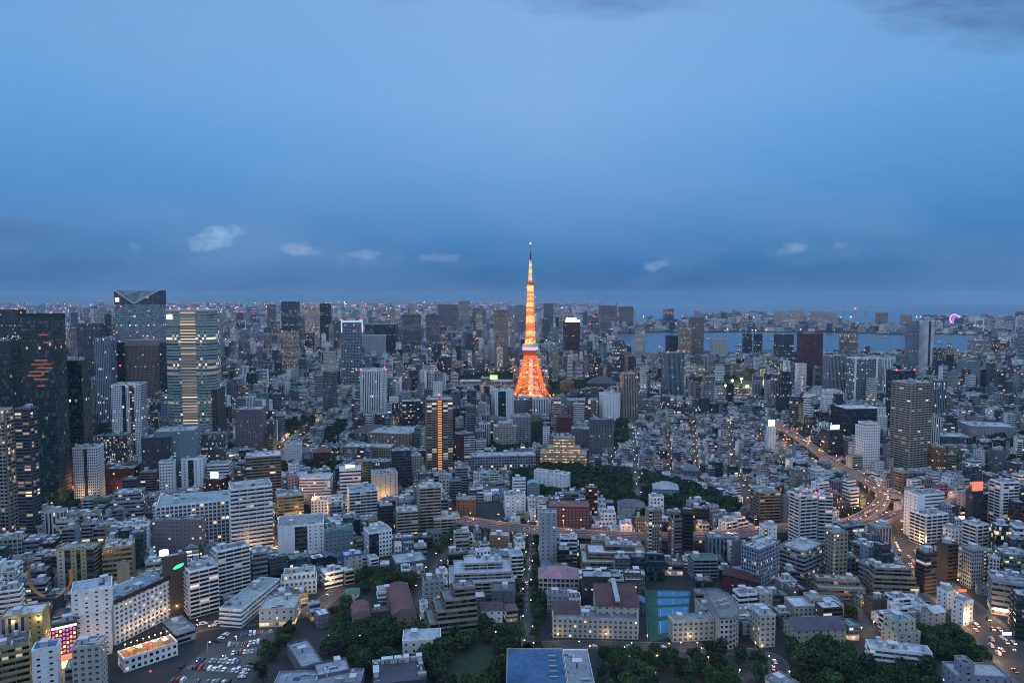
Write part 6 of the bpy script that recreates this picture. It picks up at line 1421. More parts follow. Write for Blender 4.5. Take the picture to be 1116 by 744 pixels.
GRP = dict(house='small houses in the lanes', townhouse='narrow town houses', apartment_block='ordinary blocks of flats', office_building='ordinary office blocks', shop_building='low shop buildings')
def where(x, y):
    a = min(AP, key=lambda q: (q[0]-x)**2+(q[1]-y)**2); dx, dy = x-a[0], y-a[1]
    if abs(dy) > 1.2*abs(dx): rel = 'behind' if dy > 0 else 'in front of'
    else: rel = 'right of' if dx > 0 else 'left of'
    return rel+' '+a[2], hypot(dx, dy)
groups = {}
for f in NEARF:
    st = max(1, min(20, round(f['h']/3.3))); wh, dd_ = where(f['x'], f['y'])
    f['lab'] = f"{NAMES[f['wall']]} {NUM[st-1]}-storey {KW[f['kind']]}, {f['rc'][0].replace('dark grey', 'charcoal')} {f['roof'] if f['roof'] != 'gable' else 'gabled'} roof, {wh}"; f['da'] = dd_
    groups.setdefault(f['lab'], []).append(f)
for l in groups.values():
    if len(l) > 1:
        for i, f in enumerate(sorted(l, key=lambda q: q['da'])): f['lab'] += (', nearest one' if i == 0 else f', {ORD[min(i, 19)]} outward')
for f in NEARF:
    if len(f['lab'].split()) > 16: f['lab'] = f['lab'].replace(' flat roof', ' roof').replace(' gabled roof', ' roof').replace(' hip roof', ' roof')
    if len(f['lab'].split()) > 16: f['lab'] = f['lab'].replace(' building,', ',')
LITROADS = [(P_, w_, 0) for P_, w_ in ROADS]
for f in NEARF:
    near = f['rg'] < 760
    wn = f['rg'] < 600 and f['style'] in ('punch', 'few', 'grid') and f['kind'] != 'house'
    balc = 1 if f['style'] == 'balc' and f['rg'] < 950 and f['kind'] == 'apartment_block' else 0
    base = ('W', 'lit', .7) if f['kind'] == 'shop_building' and fr.random() < .5 else None
    if f['rg'] < 1300 and f['h'] > 7 and fr.random() < .65:
        for P_, w_, nm_ in LITROADS:
            if min((q[0]-f['x'])**2+(q[1]-f['y'])**2 for q in P_[::2]) < (w_/2+17)**2: base = (f['wall'], 'lit', fr.uniform(.25, .9)); break
    tiers = None
    if f['kind'] in ('apartment_block', 'office_building') and f['h'] > 13 and fr.random() < .3: tiers = [(-.5, .5, -.5, .5, 0, .78), (-.5, .5, -.1, .5, .78, 1)] if fr.random() < .5 else [(-.5, .5, -.5, .5, 0, .8), (-.5, .25, -.4, .5, .8, 1)]
    elif f['kind'] == 'townhouse' and f['roof'] == 'flat' and fr.random() < .4: tiers = [(-.5, .5, -.5, .5, 0, .7), (-.5, .5, 0, .5, .7, 1)]
    building(f['kind'], f['x'], f['y'], f['w'], f['d'], f['h'], f['rot'], f['wall'], f['style'], 'few' if f['style'] in ('balc', 'fine', 'punch') and fr.random() < .7 else None, f['roof'], f['rc'][1], 1 if near else 0, tiers=tiers, balc=balc, wins=wn,
             label=f['lab'], cat=CAT[f['kind']], group=GRP[f['kind']], seed=f['sd'], base=base, lit=max(0.0, fr.gauss(.05, .05)), warm=fr.uniform(.35, .95), parapet=fr.uniform(.5, 1.2), n=None if f['kind'] != 'house' else fr.randint(0, 2))

# ------------------------------------------------------------------ the rest of the city, as one mass out to the horizon
W = MB(); RF = MB(); fr2 = random.Random(77)
def mass(x, y, w, d, h, rot, wc, sty, seed, rcol, lit=.05, warm=.6, clut=1, roof='flat'):
    c, s = cos(rot), sin(rot)
    P = [(x+c*a-s*b_, y+s*a+c*b_) for a, b_ in ((-w/2, -d/2), (w/2, -d/2), (w/2, d/2), (-w/2, d/2))]
    for k in (0, 1, 3, 2):
        p, q = P[k], P[(k+1) % 4]
        nx, ny = (q[1]-p[1]), -(q[0]-p[0])
        if nx*-p[0]+ny*-p[1] < 0 and y > 2600: continue
        wall_face(W, p, q, 0, h, wc, sty if k % 2 == 0 else (STY['few'] if sty is STY['balc'] else sty), seed, lit, warm)
    if roof != 'flat' and y < 2300:
        m0, m1 = ((P[0][0]+P[3][0])/2, (P[0][1]+P[3][1])/2, h+min(w, d)*.3), ((P[1][0]+P[2][0])/2, (P[1][1]+P[2][1])/2, h+min(w, d)*.3)
        RF.face([(*P[0], h), (*P[1], h), m1, m0], rcol); RF.face([(*P[2], h), (*P[3], h), m0, m1], rcol); W.face([(*P[1], h), (*P[2], h), m1], wc); W.face([(*P[3], h), (*P[0], h), m0], wc); return
    RF.face([(*p, h) for p in P], rcol)
    if y < 2300:
        for k in range(4):
            p, q = P[k], P[(k+1) % 4]; RF.face([(*p, h-.3), (*q, h-.3), (*q, h+.9), (*p, h+.9)], wc); RF.face([(*q, h), (*p, h), (*p, h+.9), (*q, h+.9)], wc)
    for k in range(clut):
        a, b_ = fr2.uniform(-.3, .3)*w, fr2.uniform(-.3, .3)*d; e = fr2.uniform(.08, .2)*min(w, d); hh = fr2.uniform(1.5, 5) if y < 2300 else fr2.uniform(2, 8)
        def M(px_, py_, pz_): return (x+c*(a+px_)-s*(b_+py_), y+s*(a+px_)+c*(b_+py_), pz_)
        g = fr2.uniform(.2, .5); RF.box(-e, e, -e*.8, e*.8, h, h+hh, (g, g*1.03, g*1.07), M=M)
def tint(k): return tuple(min(.8, v*fr2.uniform(.85, 1.12)) for v in CL[k])
for f in REST:
    mass(f['x'], f['y'], f['w'], f['d'], f['h'], f['rot'], tint(f['wall']), STY[f['style']], fr2.random(), f['rc'][1], max(0, fr2.gauss(.06, .06)), fr2.uniform(.3, .9), 2, f['roof'])
LANDP = [land] + [gp(q) for q in ISL]
def on_land(p): return in_poly(p, LANDP[0]) or any(in_poly(p, q) for q in LANDP[1:])
BLK = [(h[1], h[2], max(h[3], h[4])*.75) for h in HEROES if h[2] > 1500] + [(tx, TD, 150)]
n = 0; TOPS = []
hp = [(4.0, 1.3), (1.2, 4.7), (-1.2, .3)]
def clus(x, y): return .5+.5*sin(x*.0021+1.3)*cos(y*.0016+x*.0007)+.25*sin(x*.006+y*.004)
BINS = [(1950, 2700, 2100, 25), (2700, 3800, 2600, 31), (3800, 5500, 3000, 40), (5500, 8500, 2800, 62), (8500, 13000, 2600, 85), (13000, 20500, 2200, 130)]
for y0, y1, cnt, sz in BINS:
    for _ in range(cnt):
        y = sqrt(fr2.uniform(y0*y0, y1*y1)); x = fr2.uniform(-.78, .78)*y
        if not on_land((x, y)) or any(hypot(x-a, y-b_) < r_+20 for a, b_, r_ in BLK): continue
        px_, py_ = proj(x, y, 0)
        if y < 2700 and (700 < px_ < 830 and 405 < py_ < 440): continue
        t = fr2.random(); k = clus(x, y)
        h = fr2.uniform(9, 26) if t < .5 else (fr2.uniform(22, 50) if t < .84 else (fr2.uniform(45, 85) if t < .96 else fr2.uniform(75, 140)*(.75+.45*k)))
        if y > 8500: h *= .8
        if 560 < px_ < 700 and y > 3000: h *= .85
        if px_bay(px_): h = min(h, zat(388-fr2.uniform(0, 5), y) if fr2.random() < .88 else 90) if y < 3100 else min(h, fr2.uniform(20, 75))
        hm = 1e9
        for (l_, r_, yb, ds) in PROT:
            if ds > y+4 and l_-4 < px_ < r_+4: hm = min(hm, zat(yb-1, y))
        h = min(h, hm)
        if h < 6: continue
        w = sz*fr2.uniform(.4, 1.15); 
        if h > 60: w = min(w, fr2.uniform(28, 48))
        wc = tint(pick(fr2, dict(W=36, L=17, S=11, A=9, B=9, G=10, P=4, D=5, K=3, C=4, N=2)))
        sty = STY[fr2.choice(('balc', 'fine', 'ribbon', 'punch', 'grid', 'glass', 'vert'))]
        g = fr2.uniform(.22, .5); mass(x, y, w, w*fr2.uniform(.5, 1.0), h, fr2.uniform(-.5, .5), wc, sty, fr2.random(), (g, g*1.04, g*1.1), max(0.0, fr2.gauss(.09, .08)), fr2.uniform(.3, 1), 1 if y < 6000 else 0); n += 1
        if h > 58: TOPS.append((x, y, h))
dc = empty('distant_city', (0, 0, 0)); tag(dc, 'mass of far buildings spreading to the horizon beneath the sky', kind='stuff')
W.build('wall', FAC, dc); RF.build('roof', ROOF, dc)
print('mass', len(REST), n)
# named far towers of the skyline
STOW = [(307, 328, 329, -2700, 'T', 'glass', 'dark teal tower on the far skyline, tallest left of the tapering one', .06, 2), (333, 349, 334, -2500, 'S', 'litband', 'pale tower with green-lit floors on the far skyline', .35, 2), (349, 362, 331, -2600, 'D', 'dark', 'dark slim tower beside the green-lit pale one', .05, 3), (292, 302, 332, -3400, 'G', 'fine', 'grey slim tower at the start of the far skyline', .1, 1),
  (307, 326, 362, -1650, 'B', 'fine', 'beige lit residential tower below the dark teal skyline tower', .2, 1), (438, 459, 343, -2500, 'G', 'fine', 'grey residential tower with twin red lamps', .12, 2), (464, 480, 343, -2450, 'G', 'fine', 'grey residential tower with a paler side', .1, 2), (477, 499, 332, -3700, 'G', 'fine', 'dusky wide tower with red crown lamps on the far skyline', .1, 3),
  (500, 512, 328, -4200, 'L', 'fine', 'pale far tower tallest left of the lattice tower', .12, 1), (538, 554, 338, -2100, 'B', 'fine', 'beige residential tower near the lattice tower shaft', .12, 1), (398, 435, 354, -2300, 'K', 'dark', 'wide navy glass slab behind the tapering tower', .03, 0), (395, 421, 366, -2050, 'L', 'few', 'light grey block before the wide navy slab', .03, 0),
  (352, 366, 384, -1500, 'A', 'fine', 'cream tower block right of the beige lit tower', .1, 0), (351, 367, 405, -1330, 'G', 'fine', 'dark-topped grey block below the cream tower block', .08, 0), (231, 243, 342, -2600, 'L', 'blank', 'blank pale tower right of the golden-shaft tower', 0, 0), (258, 266, 341, -3000, 'D', 'fine', 'slim tower striped with red lamps in the west', .1, 4), (85, 101, 355, -1900, 'K', 'dark', 'small black tower at the western skyline', .02, 0),
  (515, 530, 336, -3900, 'S', 'glass', 'blue-grey broad tower on the far skyline before the lattice shaft', .08, 2), (560, 573, 333, -3600, 'L', 'fine', 'pale tower just left of the lattice shaft', .1, 1), (592, 603, 331, -4200, 'G', 'fine', 'grey far tower just right of the lattice shaft', .1, 1), (652, 672, 333, -4600, 'G', 'fine', 'long grey far block with red roof lamps', .12, 3), (674, 690, 334, -4700, 'G', 'fine', 'second long grey far block, eastward', .12, 2), (722, 734, 337, -5200, 'K', 'glass', 'navy far tower standing by the outer bay', .1, 1),
  (842, 856, 340, -5000, 'L', 'fine', 'pale island apartment block, westmost of the row', .25, 0), (858, 876, 339, -5050, 'L', 'fine', 'pale island apartment block with lit flank', .3, 0), (882, 897, 340, -5000, 'L', 'fine', 'pale island apartment block, third of the row', .25, 0), (898, 912, 341, -4950, 'L', 'fine', 'pale island apartment block, eastmost of the row', .25, 0), (953, 967, 341, -4700, 'G', 'fine', 'grey island tower with a red lamp by the water', .15, 1), (980, 993, 343, -4600, 'B', 'fine', 'beige island tower behind the stepped pale one', .15, 0), (785, 792, 341, -5600, 'D', 'fine', 'small dark island tower beyond the cream notched block', .1, 0),
  (1017, 1030, 380, -1750, 'D', 'fine', 'dark tower with two lit strips east of the stepped tower', .2, 0), (1030, 1044, 381, -1760, 'B', 'fine', 'beige-lit tower beside the dark strip tower', .25, 0), (1054, 1080, 371, -2100, 'L', 'fine', 'grey tower with lit edge below the bridge pylon', .12, 1), (1044, 1070, 394, -1550, 'C', 'few', 'pale teal office with a blank white end in the east', .05, 0)]
for xl, xr, yt, yb, wl_, sty, lab, lit, bc in STOW: hero('office_tower' if sty in ('glass', 'dark', 'litband') else 'apartment_tower', 'tower', lab, xl, xr, yt, yb, fr2.uniform(-8, 12), .8, wl_, sty, lit=lit, beacons=bc, warm=.7, n=2)

# lights of the far city: lamps, lit signs and red roof beacons, thousands of them
def lamps_mass(name, m, pts):
    b = MB()
    for x, y, z, r_ in pts:
        P = [(x+r_, y, z), (x, y-r_, z), (x-r_, y, z), (x, y+r_, z)]
        for k in range(4): b.face([P[k], P[(k+1) % 4], (x, y, z+r_)]); b.face([P[(k+1) % 4], P[k], (x, y, z-r_)])
    return tag(b.build(name, m), 'countless tiny lamps scattered over the far city', kind='stuff')
LP = {'w': [], 'c': [], 'r': [], 'o': []}
for _ in range(1050):
    t = fr2.random(); y = 1500*(20000/1500)**(t**.75); x = fr2.uniform(-.76, .76)*y
    if not on_land((x, y)): continue
    pxl = y/FPX*fr2.choice((.16, .22, .25, .32, .5 if y > 2500 else .25)); z = fr2.uniform(8, 45) if y < 6000 else fr2.uniform(10, 70)
    LP[fr2.choice('wwwwccco')].append((x, y, z, pxl*.8))
for x, y, h in TOPS:
    if fr2.random() < .3: LP['r'].append((x, y, h+4, y/FPX*fr2.uniform(.35, .6)))
for k in range(60):     # lamps along the island shores
    a = G(fr2.uniform(690, 1110), fr2.choice((361.2, 360.6, 346)) + fr2.uniform(-.5, .2)); LP[fr2.choice('wwcc')].append((a[0], a[1], 9, a[1]/FPX*fr2.uniform(.3, .55)))
lamps_mass('city_glow', E_WARM, LP['w']); lamps_mass('city_glow', E_WHITE, LP['c']); lamps_mass('city_glow', E_RED, LP['r']); lamps_mass('city_glow', E_ORANGE, LP['o'])
# ------------------------------------------------------------------ trees
def crown_mesh(name, m, r, seed, rad=1.0, hgt=1.25, clumps=9, n=85, leaf=.17):
    b = MB(); q = random.Random(seed); C = [(0, 0, hgt*.55, .62)]
    for k in range(clumps):
        a = 2*pi*k/clumps+q.uniform(-.4, .4); e = q.uniform(.35, .72); C.append((e*cos(a)*rad, e*sin(a)*rad, q.uniform(.25, 1.05)*hgt*.8, q.uniform(.30, .48)))
    for cx, cy_, cz, cr_ in C:
        for _ in range(int(n*(cr_/.42)**2)):
            th, ph = q.uniform(0, 2*pi), math.acos(q.uniform(-.75, 1)); rr = cr_*q.uniform(.72, 1.08)
            p = np.array((cx+rr*sin(ph)*cos(th), cy_+rr*sin(ph)*sin(th), cz+rr*cos(ph)*.85))
            u = np.array((q.gauss(0, 1), q.gauss(0, 1), q.gauss(0, .8))); u /= np.linalg.norm(u); v = np.cross(u, (q.gauss(0, 1), q.gauss(0, 1), q.gauss(0, 1))); v /= np.linalg.norm(v)+1e-6
            s1, s2 = leaf*q.uniform(.6, 1.3), leaf*q.uniform(.5, 1.0)
            b.face([tuple(p-u*s1), tuple(p+v*s2*.7-u*s1*.2), tuple(p+u*s1), tuple(p-v*s2*.7+u*s1*.15)])
    return b.mesh(name, m)
def trunk_mesh(seed):
    b = MB(); q = random.Random(seed); b.tube((0, 0, 0), (0, 0, .45), .085, .06, 6)
    for k in range(4):
        a = k*pi/2+q.uniform(-.4, .4); b.tube((0, 0, .38), (.42*cos(a), .42*sin(a), .95+q.uniform(-.1, .15)), .045, .015, 5)
    b.tube((0, 0, .44), (0, 0, 1.1), .055, .015, 5); return b.mesh('trunk', BARK)
CR = [crown_mesh('crown', m, fr2, 100+k, hgt=hg, n=125, leaf=.14) for k, (m, hg) in enumerate(((LEAF, 1.2), (LEAF2, 1.35), (LEAF, 1.05), (LEAF2, 1.2), (LEAF, 1.4)))]
CON = crown_mesh('crown', LEAF2, fr2, 140, rad=.55, hgt=2.1, clumps=11, n=60)
TK = [trunk_mesh(k) for k in range(3)]
gr = random.Random(9)
TREEPTS.sort(key=lambda t: hypot(t[0], t[1]))
vis = [t for t in TREEPTS if abs(proj(t[0], t[1], 4)[0]-558) < 560 and proj(t[0], t[1], 9)[1] < 742]
def tree(x, y, s, lab, i, group):
    s *= 1.22; rt = empty('broadleaf_tree', (x, y, 0), gr.uniform(0, 6.28)); tag(rt, lab, 'tree', group)
    sc = (s, s, s*gr.uniform(.95, 1.25)); con = gr.random() < .07
    link('trunk', TK[i % 3], rt, (0, 0, 0), 0, (s*1.1, s*1.1, s*1.25)); link('crown', CON if con else CR[gr.randrange(5)], rt, (0, 0, s*.38), gr.uniform(0, 6), sc)
step = max(1.0, len(vis)/285); keep = set(int(k*step) for k in range(285)) if len(vis) > 285 else set(range(len(vis)))
far_t = []
for i, (x, y, s, lab) in enumerate(vis):
    if i < 285: tree(x, y, s, lab, i, lab.replace('tree ', 'trees ', 1) if 'tree ' in lab else lab.replace('oak', 'oaks'))
    else: far_t.append((x, y, s))
wr = random.Random(31)
for px, sp in FARWOODS:
    for p in fill_pts(gp(px), sp, wr): far_t.append((p[0], p[1], wr.uniform(4.5, 7)))
for _ in range(500):       # garden trees in the gaps between houses
    y = wr.uniform(450, 1500); x = wr.uniform(-.75, .75)*y; i, j = int((x-OX)/OC), int((y-OY)/OC)
    if 0 < i < OCC.shape[0]-1 and 0 < j < OCC.shape[1]-1 and OCC[i-1:i+2, j-1:j+2].sum() == 0: far_t.append((x, y, wr.uniform(2.2, 3.6)))
sm = crown_mesh('leaf_mass', LEAF2, wr, 500, clumps=6, n=34, leaf=.26)
vs = np.array([v.co for v in sm.vertices]); fs = [tuple(p.vertices) for p in sm.polygons]
V, F = [], []
for x, y, s in far_t:
    a = wr.uniform(0, 6.28); c, q = cos(a), sin(a); o = len(V)
    V.extend([(x+s*(c*p[0]-q*p[1]), y+s*(q*p[0]+c*p[1]), s*.35+s*1.1*p[2]) for p in vs]); F.extend([tuple(k+o for k in f) for f in fs])
me = bpy.data.meshes.new('woodland'); me.from_pydata(V, [], F); me.materials.append(LEAF2); me.update()
tag(link('woodland', me), 'far tree canopy of parks and temple woods that reads as one mass', kind='stuff')
print('trees', len(TREEPTS), len(vis), len(far_t))

def street_tree(p, s):
    rt = empty('street_tree', (p[0], p[1], 0), gr.uniform(0, 6.28)); tag(rt, 'rounded street tree overhanging the narrow straight lane', 'tree', 'street trees of the straight lane')
    link('trunk', TK[gr.randrange(3)], rt, (0, 0, 0), 0, (s*1.1, s*1.1, s*1.25)); link('crown', CR[gr.randrange(5)], rt, (0, 0, s*.38), gr.uniform(0, 6), (s, s, s*gr.uniform(.95, 1.25)))
Q = [np.array(p) for p in LANE]; acc = 0
for i in range(len(Q)-1):
    dd = Q[i+1]-Q[i]; L = np.linalg.norm(dd); acc += L
    if acc > 7:
        acc = 0; nn = np.array((dd[1], -dd[0]))/L
        for sd_ in (-1, 1):
            if gr.random() < .85: street_tree(Q[i]+nn*sd_*gr.uniform(4.6, 6.0), gr.uniform(3.0, 4.2))
# ------------------------------------------------------------------ cars
def car_mesh(paint, van=False, lights=False):
    b = MB(); L, w, h = (2.25, .86, 1.5) if not van else (2.4, .9, 2.0)
    P = [(-L, .35), (-L, .95), (-L*.72, 1.0), (-L*.55, h), (L*.25, h), (L*.58, .98), (L*.96, .85), (L, .40)] if not van else [(-L, .35), (-L, 1.9), (-L*.9, h), (L*.55, h), (L*.85, 1.15), (L, .95), (L, .38), (L*.6, .35)]
    n_ = len(P)
    for s in (-1, 1):
        q = [(x, s*w*(.88 if z > 1.1 else 1), z) for x, z in P]; b.face(q if s > 0 else q[::-1], paint)
    for k in range(n_):
        p, q = P[k], P[(k+1) % n_]; f = lambda t, s: (t[0], s*w*(.88 if t[1] > 1.1 else 1), t[1])
        gl = (k in (2, 4)) if not van else (k == 3)
        b.face([f(p, 1), f(p, -1), f(q, -1), f(q, 1)], paint, mi=1 if gl else 0)
    for s in (-1, 1):      # side glass just proud of the door
        q = [(-L*.62, s*(w*.97), 1.02), (L*.45, s*(w*.97), 1.02), (L*.2, s*(w*.91), h-.12), (-L*.5, s*(w*.91), h-.12)]; b.face(q[::-1] if s > 0 else q, mi=1)
        for xx in (-L*.62, L*.62): b.tube((xx, s*w*.72, .33), (xx, s*w*1.03, .33), .33, n=10, wc=(.02, .02, .02), cap=True)
        if lights: b.box(L*.97, L*1.03, s*w*.7-.25, s*w*.7+.25, .55, .9, mi=2, bottom=True); b.box(-L*1.03, -L*.99, s*w*.7-.25, s*w*.7+.25, .65, .95, mi=3, bottom=True)
    return b.mesh('car', [PAINT, GLASS, E_WARM, E_TAIL])
PC = dict(white=(.72, .73, .74), silver=(.42, .44, .46), black=(.02, .02, .022), grey=(.16, .165, .18), red=(.28, .03, .03), blue=(.04, .09, .25))
CARM = {(k, v, l): car_mesh(c, v, l) for k, c in PC.items() for v in (0, 1) for l in (0, 1)}
kr = random.Random(12)
def car(x, y, z, rz, lab, group, lights=0, name='parked_car'):
    k = pick(kr, dict(white=40, silver=18, black=16, grey=12, red=4, blue=5)); v = 1 if kr.random() < .25 else 0
    o = link(name, CARM[(k, v, lights)], None, (x, y, z), rz); tag(o, f"{k} {'van' if v else 'car'} {lab}", 'van' if v else 'car', group)
def at_row(a, b_, n, turn, lab, skip=.15):
    A, B_ = np.array(G(*a)), np.array(G(*b_)); ang = atan2(*(B_-A)[::-1])
    for k in range(n):
        if kr.random() < skip: continue
        p = A+(B_-A)*(k+.5)/n; car(p[0], p[1], .02, ang+turn+(pi if kr.random() < .5 else 0), lab, 'cars in the open car park')
for a, b_, n, lab in (((196, 727), (262, 731), 13, 'parked in the front row of the open car park'), ((214, 719), (262, 722), 10, 'parked in the second row of the open car park'), ((186, 741), (252, 744), 12, 'parked in the row at the lower car park edge'), ((236, 700), (248, 690), 6, 'parked by the market hall side of the car park'), ((248, 703), (288, 699), 9, 'parked in the third row of the open car park'), ((252, 712), (285, 709), 8, 'parked mid-lot in the open car park'), ((262, 692), (297, 688), 8, 'parked in the top row of the open car park'), ((262, 740), (276, 718), 6, 'parked beside the clipped hedge trees')): at_row(a, b_, n, pi/2, lab)
def traffic(P, width, n, z, lab, group):
    P = np.array(P); 
    for k in range(n):
        i = kr.randrange(len(P)-1); t = kr.random(); p = P[i]+(P[i+1]-P[i])*t; d = P[i+1]-P[i]; d = d/np.linalg.norm(d); o = kr.choice((-1, 1)); nrm = np.array((d[1], -d[0]))
        q = p+nrm*o*width*kr.choice((.16, .34))
        if abs(proj(q[0], q[1], z)[0]-558) > 556 or proj(q[0], q[1], z)[1] > 742: continue
        car(q[0], q[1], z+.02, atan2(d[1], d[0])+(0 if o < 0 else pi), lab, group, 1, 'moving_car')
traffic(AVENUE, 24, 72, .012, 'with lamps lit on the busy avenue', 'cars on the avenue'); traffic(AVENUE2, 20, 44, .012, 'with lamps lit on the avenue beside the expressway', 'cars below the expressway')
traffic(EXP1, 12, 38, 13, 'with lamps lit on the elevated expressway', 'cars on the expressway'); traffic(EXP2, 10, 9, 13, 'with lamps lit on the expressway branch', 'cars on the expressway branch')
traffic(WESTRD, 14, 22, .012, 'with lamps lit on the yellow-lit western street', 'cars on the western street'); traffic(LOTRD, 11, 6, .012, 'with lamps lit on the street above the car park', 'cars above the car park'); traffic(LANE, 7, 5, .012, 'with lamps lit on the straight tree lane', 'cars on the tree lane'); traffic(SCHRD, 9, 7, .012, 'with lamps lit before the school front', 'cars before the school')

# ------------------------------------------------------------------ street lamps (lit, as in the photo)
def lamp_mesh(m, h, arm=1.6, r=.42):
    b = MB(); b.tube((0, 0, 0), (0, 0, h), .11, .07, 6, (.25, .26, .27)); b.tube((0, 0, h), (arm, 0, h+.25), .06, n=5, wc=(.25, .26, .27)); b.box(-.2, .2, -.2, .2, 0, .5, (.2, .2, .2))
    P_ = MB()
    b.box(arm-.45, arm+.35, -.2, .2, h+.25, h+.42, (.3, .3, .31)); b.ball(arm, 0, h+.02, r, mi=1, rz=r*.7); return b.mesh('street_lamp', [PAINT, m])
LM = {('warm', 8): lamp_mesh(E_WARM, 8, r=.40), ('white', 8): lamp_mesh(E_WHITE, 8, r=.38), ('orange', 9): lamp_mesh(E_ORANGE, 9, 2.2, .45), ('white', 5): lamp_mesh(E_WHITE, 5, .1, .36), ('warm', 5): lamp_mesh(E_WARM, 5, .1, .38)}
LC = dict(warm=(1.0, .58, .24), white=(.85, .93, 1.0), orange=(1.0, .41, .17))
lr = random.Random(8); NL = [0]
def lamp(x, y, z, rz, kind, h, lab, group, power=0):
    o = link('street_lamp', LM[(kind, h)], None, (x, y, z), rz); tag(o, lab, 'street lamp', group)
    if power:
        NL[0] += 1; l = bpy.data.lights.new('lamp_light', 'POINT'); l.energy = power; l.color = LC[kind]; l.shadow_soft_size = .4
        q = bpy.data.objects.new('lamp_light', l); COL.objects.link(q); q.parent = o; q.location = (2.3 if h == 9 else 1.6 if h == 8 else .1, 0, h-.6)
def line(P, width, gap, kind, h, lab, group, power, z=0.0, every=1, both=True):
    P = [np.array(p) for p in P]; acc = gap*.5; k = 0
    for i in range(len(P)-1):
        d = P[i+1]-P[i]; L = np.linalg.norm(d); d = d/max(L, 1e-6); n = np.array((d[1], -d[0])); s = 0.0
        while acc < L-s+1e-6 and L > 0:
            s += acc; acc = gap*lr.uniform(.7, 1.35); k += 1; sd_ = 1 if (k % 2 or not both) else -1; p = P[i]+d*s+n*sd_*(width/2+.5)
            a, b_ = proj(p[0], p[1], z+h)
            if -5 < a < 1121 and b_ < 744: lamp(p[0], p[1], z, atan2(-n[1]*sd_, -n[0]*sd_), kind, h, lab, group, power if k % every == 0 else 0)
        acc -= (L-s)
line(EXP1, 11.5, 30, 'orange', 9, 'orange lamp on the elevated expressway parapet', 'expressway lamps', 3600, 13.0)
line(EXP2, 9.5, 32, 'orange', 9, 'orange lamp on the expressway branch parapet', 'expressway branch lamps', 3800, 13.0); line(EXP4, 12, 26, 'orange', 9, 'orange lamp on the short western viaduct', 'western viaduct lamps', 9000, 11.0); line(EXP5, 13, 24, 'orange', 9, 'orange lamp on the viaduct by the teal tower', 'viaduct lamps', 12000, 11.0)
line(AVENUE, 26, 22, 'warm', 8, 'warm street lamp on the busy avenue', 'avenue lamps', 5200); line(AVENUE2, 22, 26, 'warm', 8, 'warm street lamp on the avenue under the expressway', 'lower avenue lamps', 2600)
line(LANE, 8, 21, 'white', 8, 'white street lamp on the straight tree lane', 'tree lane lamps', 900, every=2)
for P, nm in ((L697, 'by the brownish beige tower'), (L730, 'east of the brownish beige tower'), (L760, 'in the middle of the low houses'), (L800, 'descending to the grey lit flats'), (L850, 'towards the expressway bend'), (L665, 'below the glowing terraces')): line(P, 6, 30, lr.choice(('white', 'warm', 'warm')), 8, 'small street lamp on the lane '+nm, 'lane lamps '+nm, 1300, every=2)
line(WESTRD, 15, 20, 'warm', 8, 'warm street lamp on the yellow-lit western street', 'western street lamps', 4200); line(LOTRD, 12, 20, 'warm', 8, 'warm street lamp above the car park', 'lamps above the car park', 2600); line(SCHRD, 10, 15, 'warm', 5, 'low warm lamp along the school forecourt road', 'school road lamps', 450, every=2)
line(HILLRD, 8, 14, 'warm', 5, 'low warm lamp on the orange-lit hill lane', 'hill lane lamps', 1100); line(MUSRD, 8, 18, 'warm', 5, 'low warm lamp on the lane right of the red vaults', 'vault lane lamps', 700, every=2); line(NEON, 9, 12, 'warm', 5, 'warm lamp in the neon lane beside the hotel', 'neon lane lamps', 5000); line(FARLW, 17, 26, 'warm', 8, 'warm street lamp at the foot of the teal tower', 'teal tower lamps', 2500); line(LNW, 8, 24, 'warm', 8, 'warm street lamp in the lane by the dark hall', 'dark hall lane lamps', 2600)
for px, py in ((668, 722), (686, 722), (700, 720), (716, 722), (737, 716), (752, 720), (772, 724), (784, 716), (790, 728), (676, 738), (714, 742), (746, 738), (806, 738), (818, 736), (760, 708), (742, 708), (830, 712)):
    x, y = G(px, py); lamp(x, y, 0, lr.uniform(0, 6), lr.choice(('white', 'warm', 'warm')), 5, 'globe lamp among the forecourt trees of the school', 'forecourt globe lamps', 500)
for px, py in ((455, 706), (476, 690), (412, 690), (540, 696), (505, 668), (402, 640), (436, 664), (340, 640), (358, 700), (392, 700), (440, 600), (452, 588), (890, 700), (882, 730), (905, 672)):
    x, y = G(px, py); lamp(x, y, 0, 0, 'warm', 5, 'small garden lamp glowing among the dark trees', 'garden lamps', 500)
for px, py in ((226, 713), (258, 705), (284, 694), (212, 735), (246, 727), (270, 718)):
    x, y = G(px, py); lamp(x, y, 0, lr.uniform(0, 6), 'white', 8, 'white lamp standing in the open car park', 'car park lamps', 700)
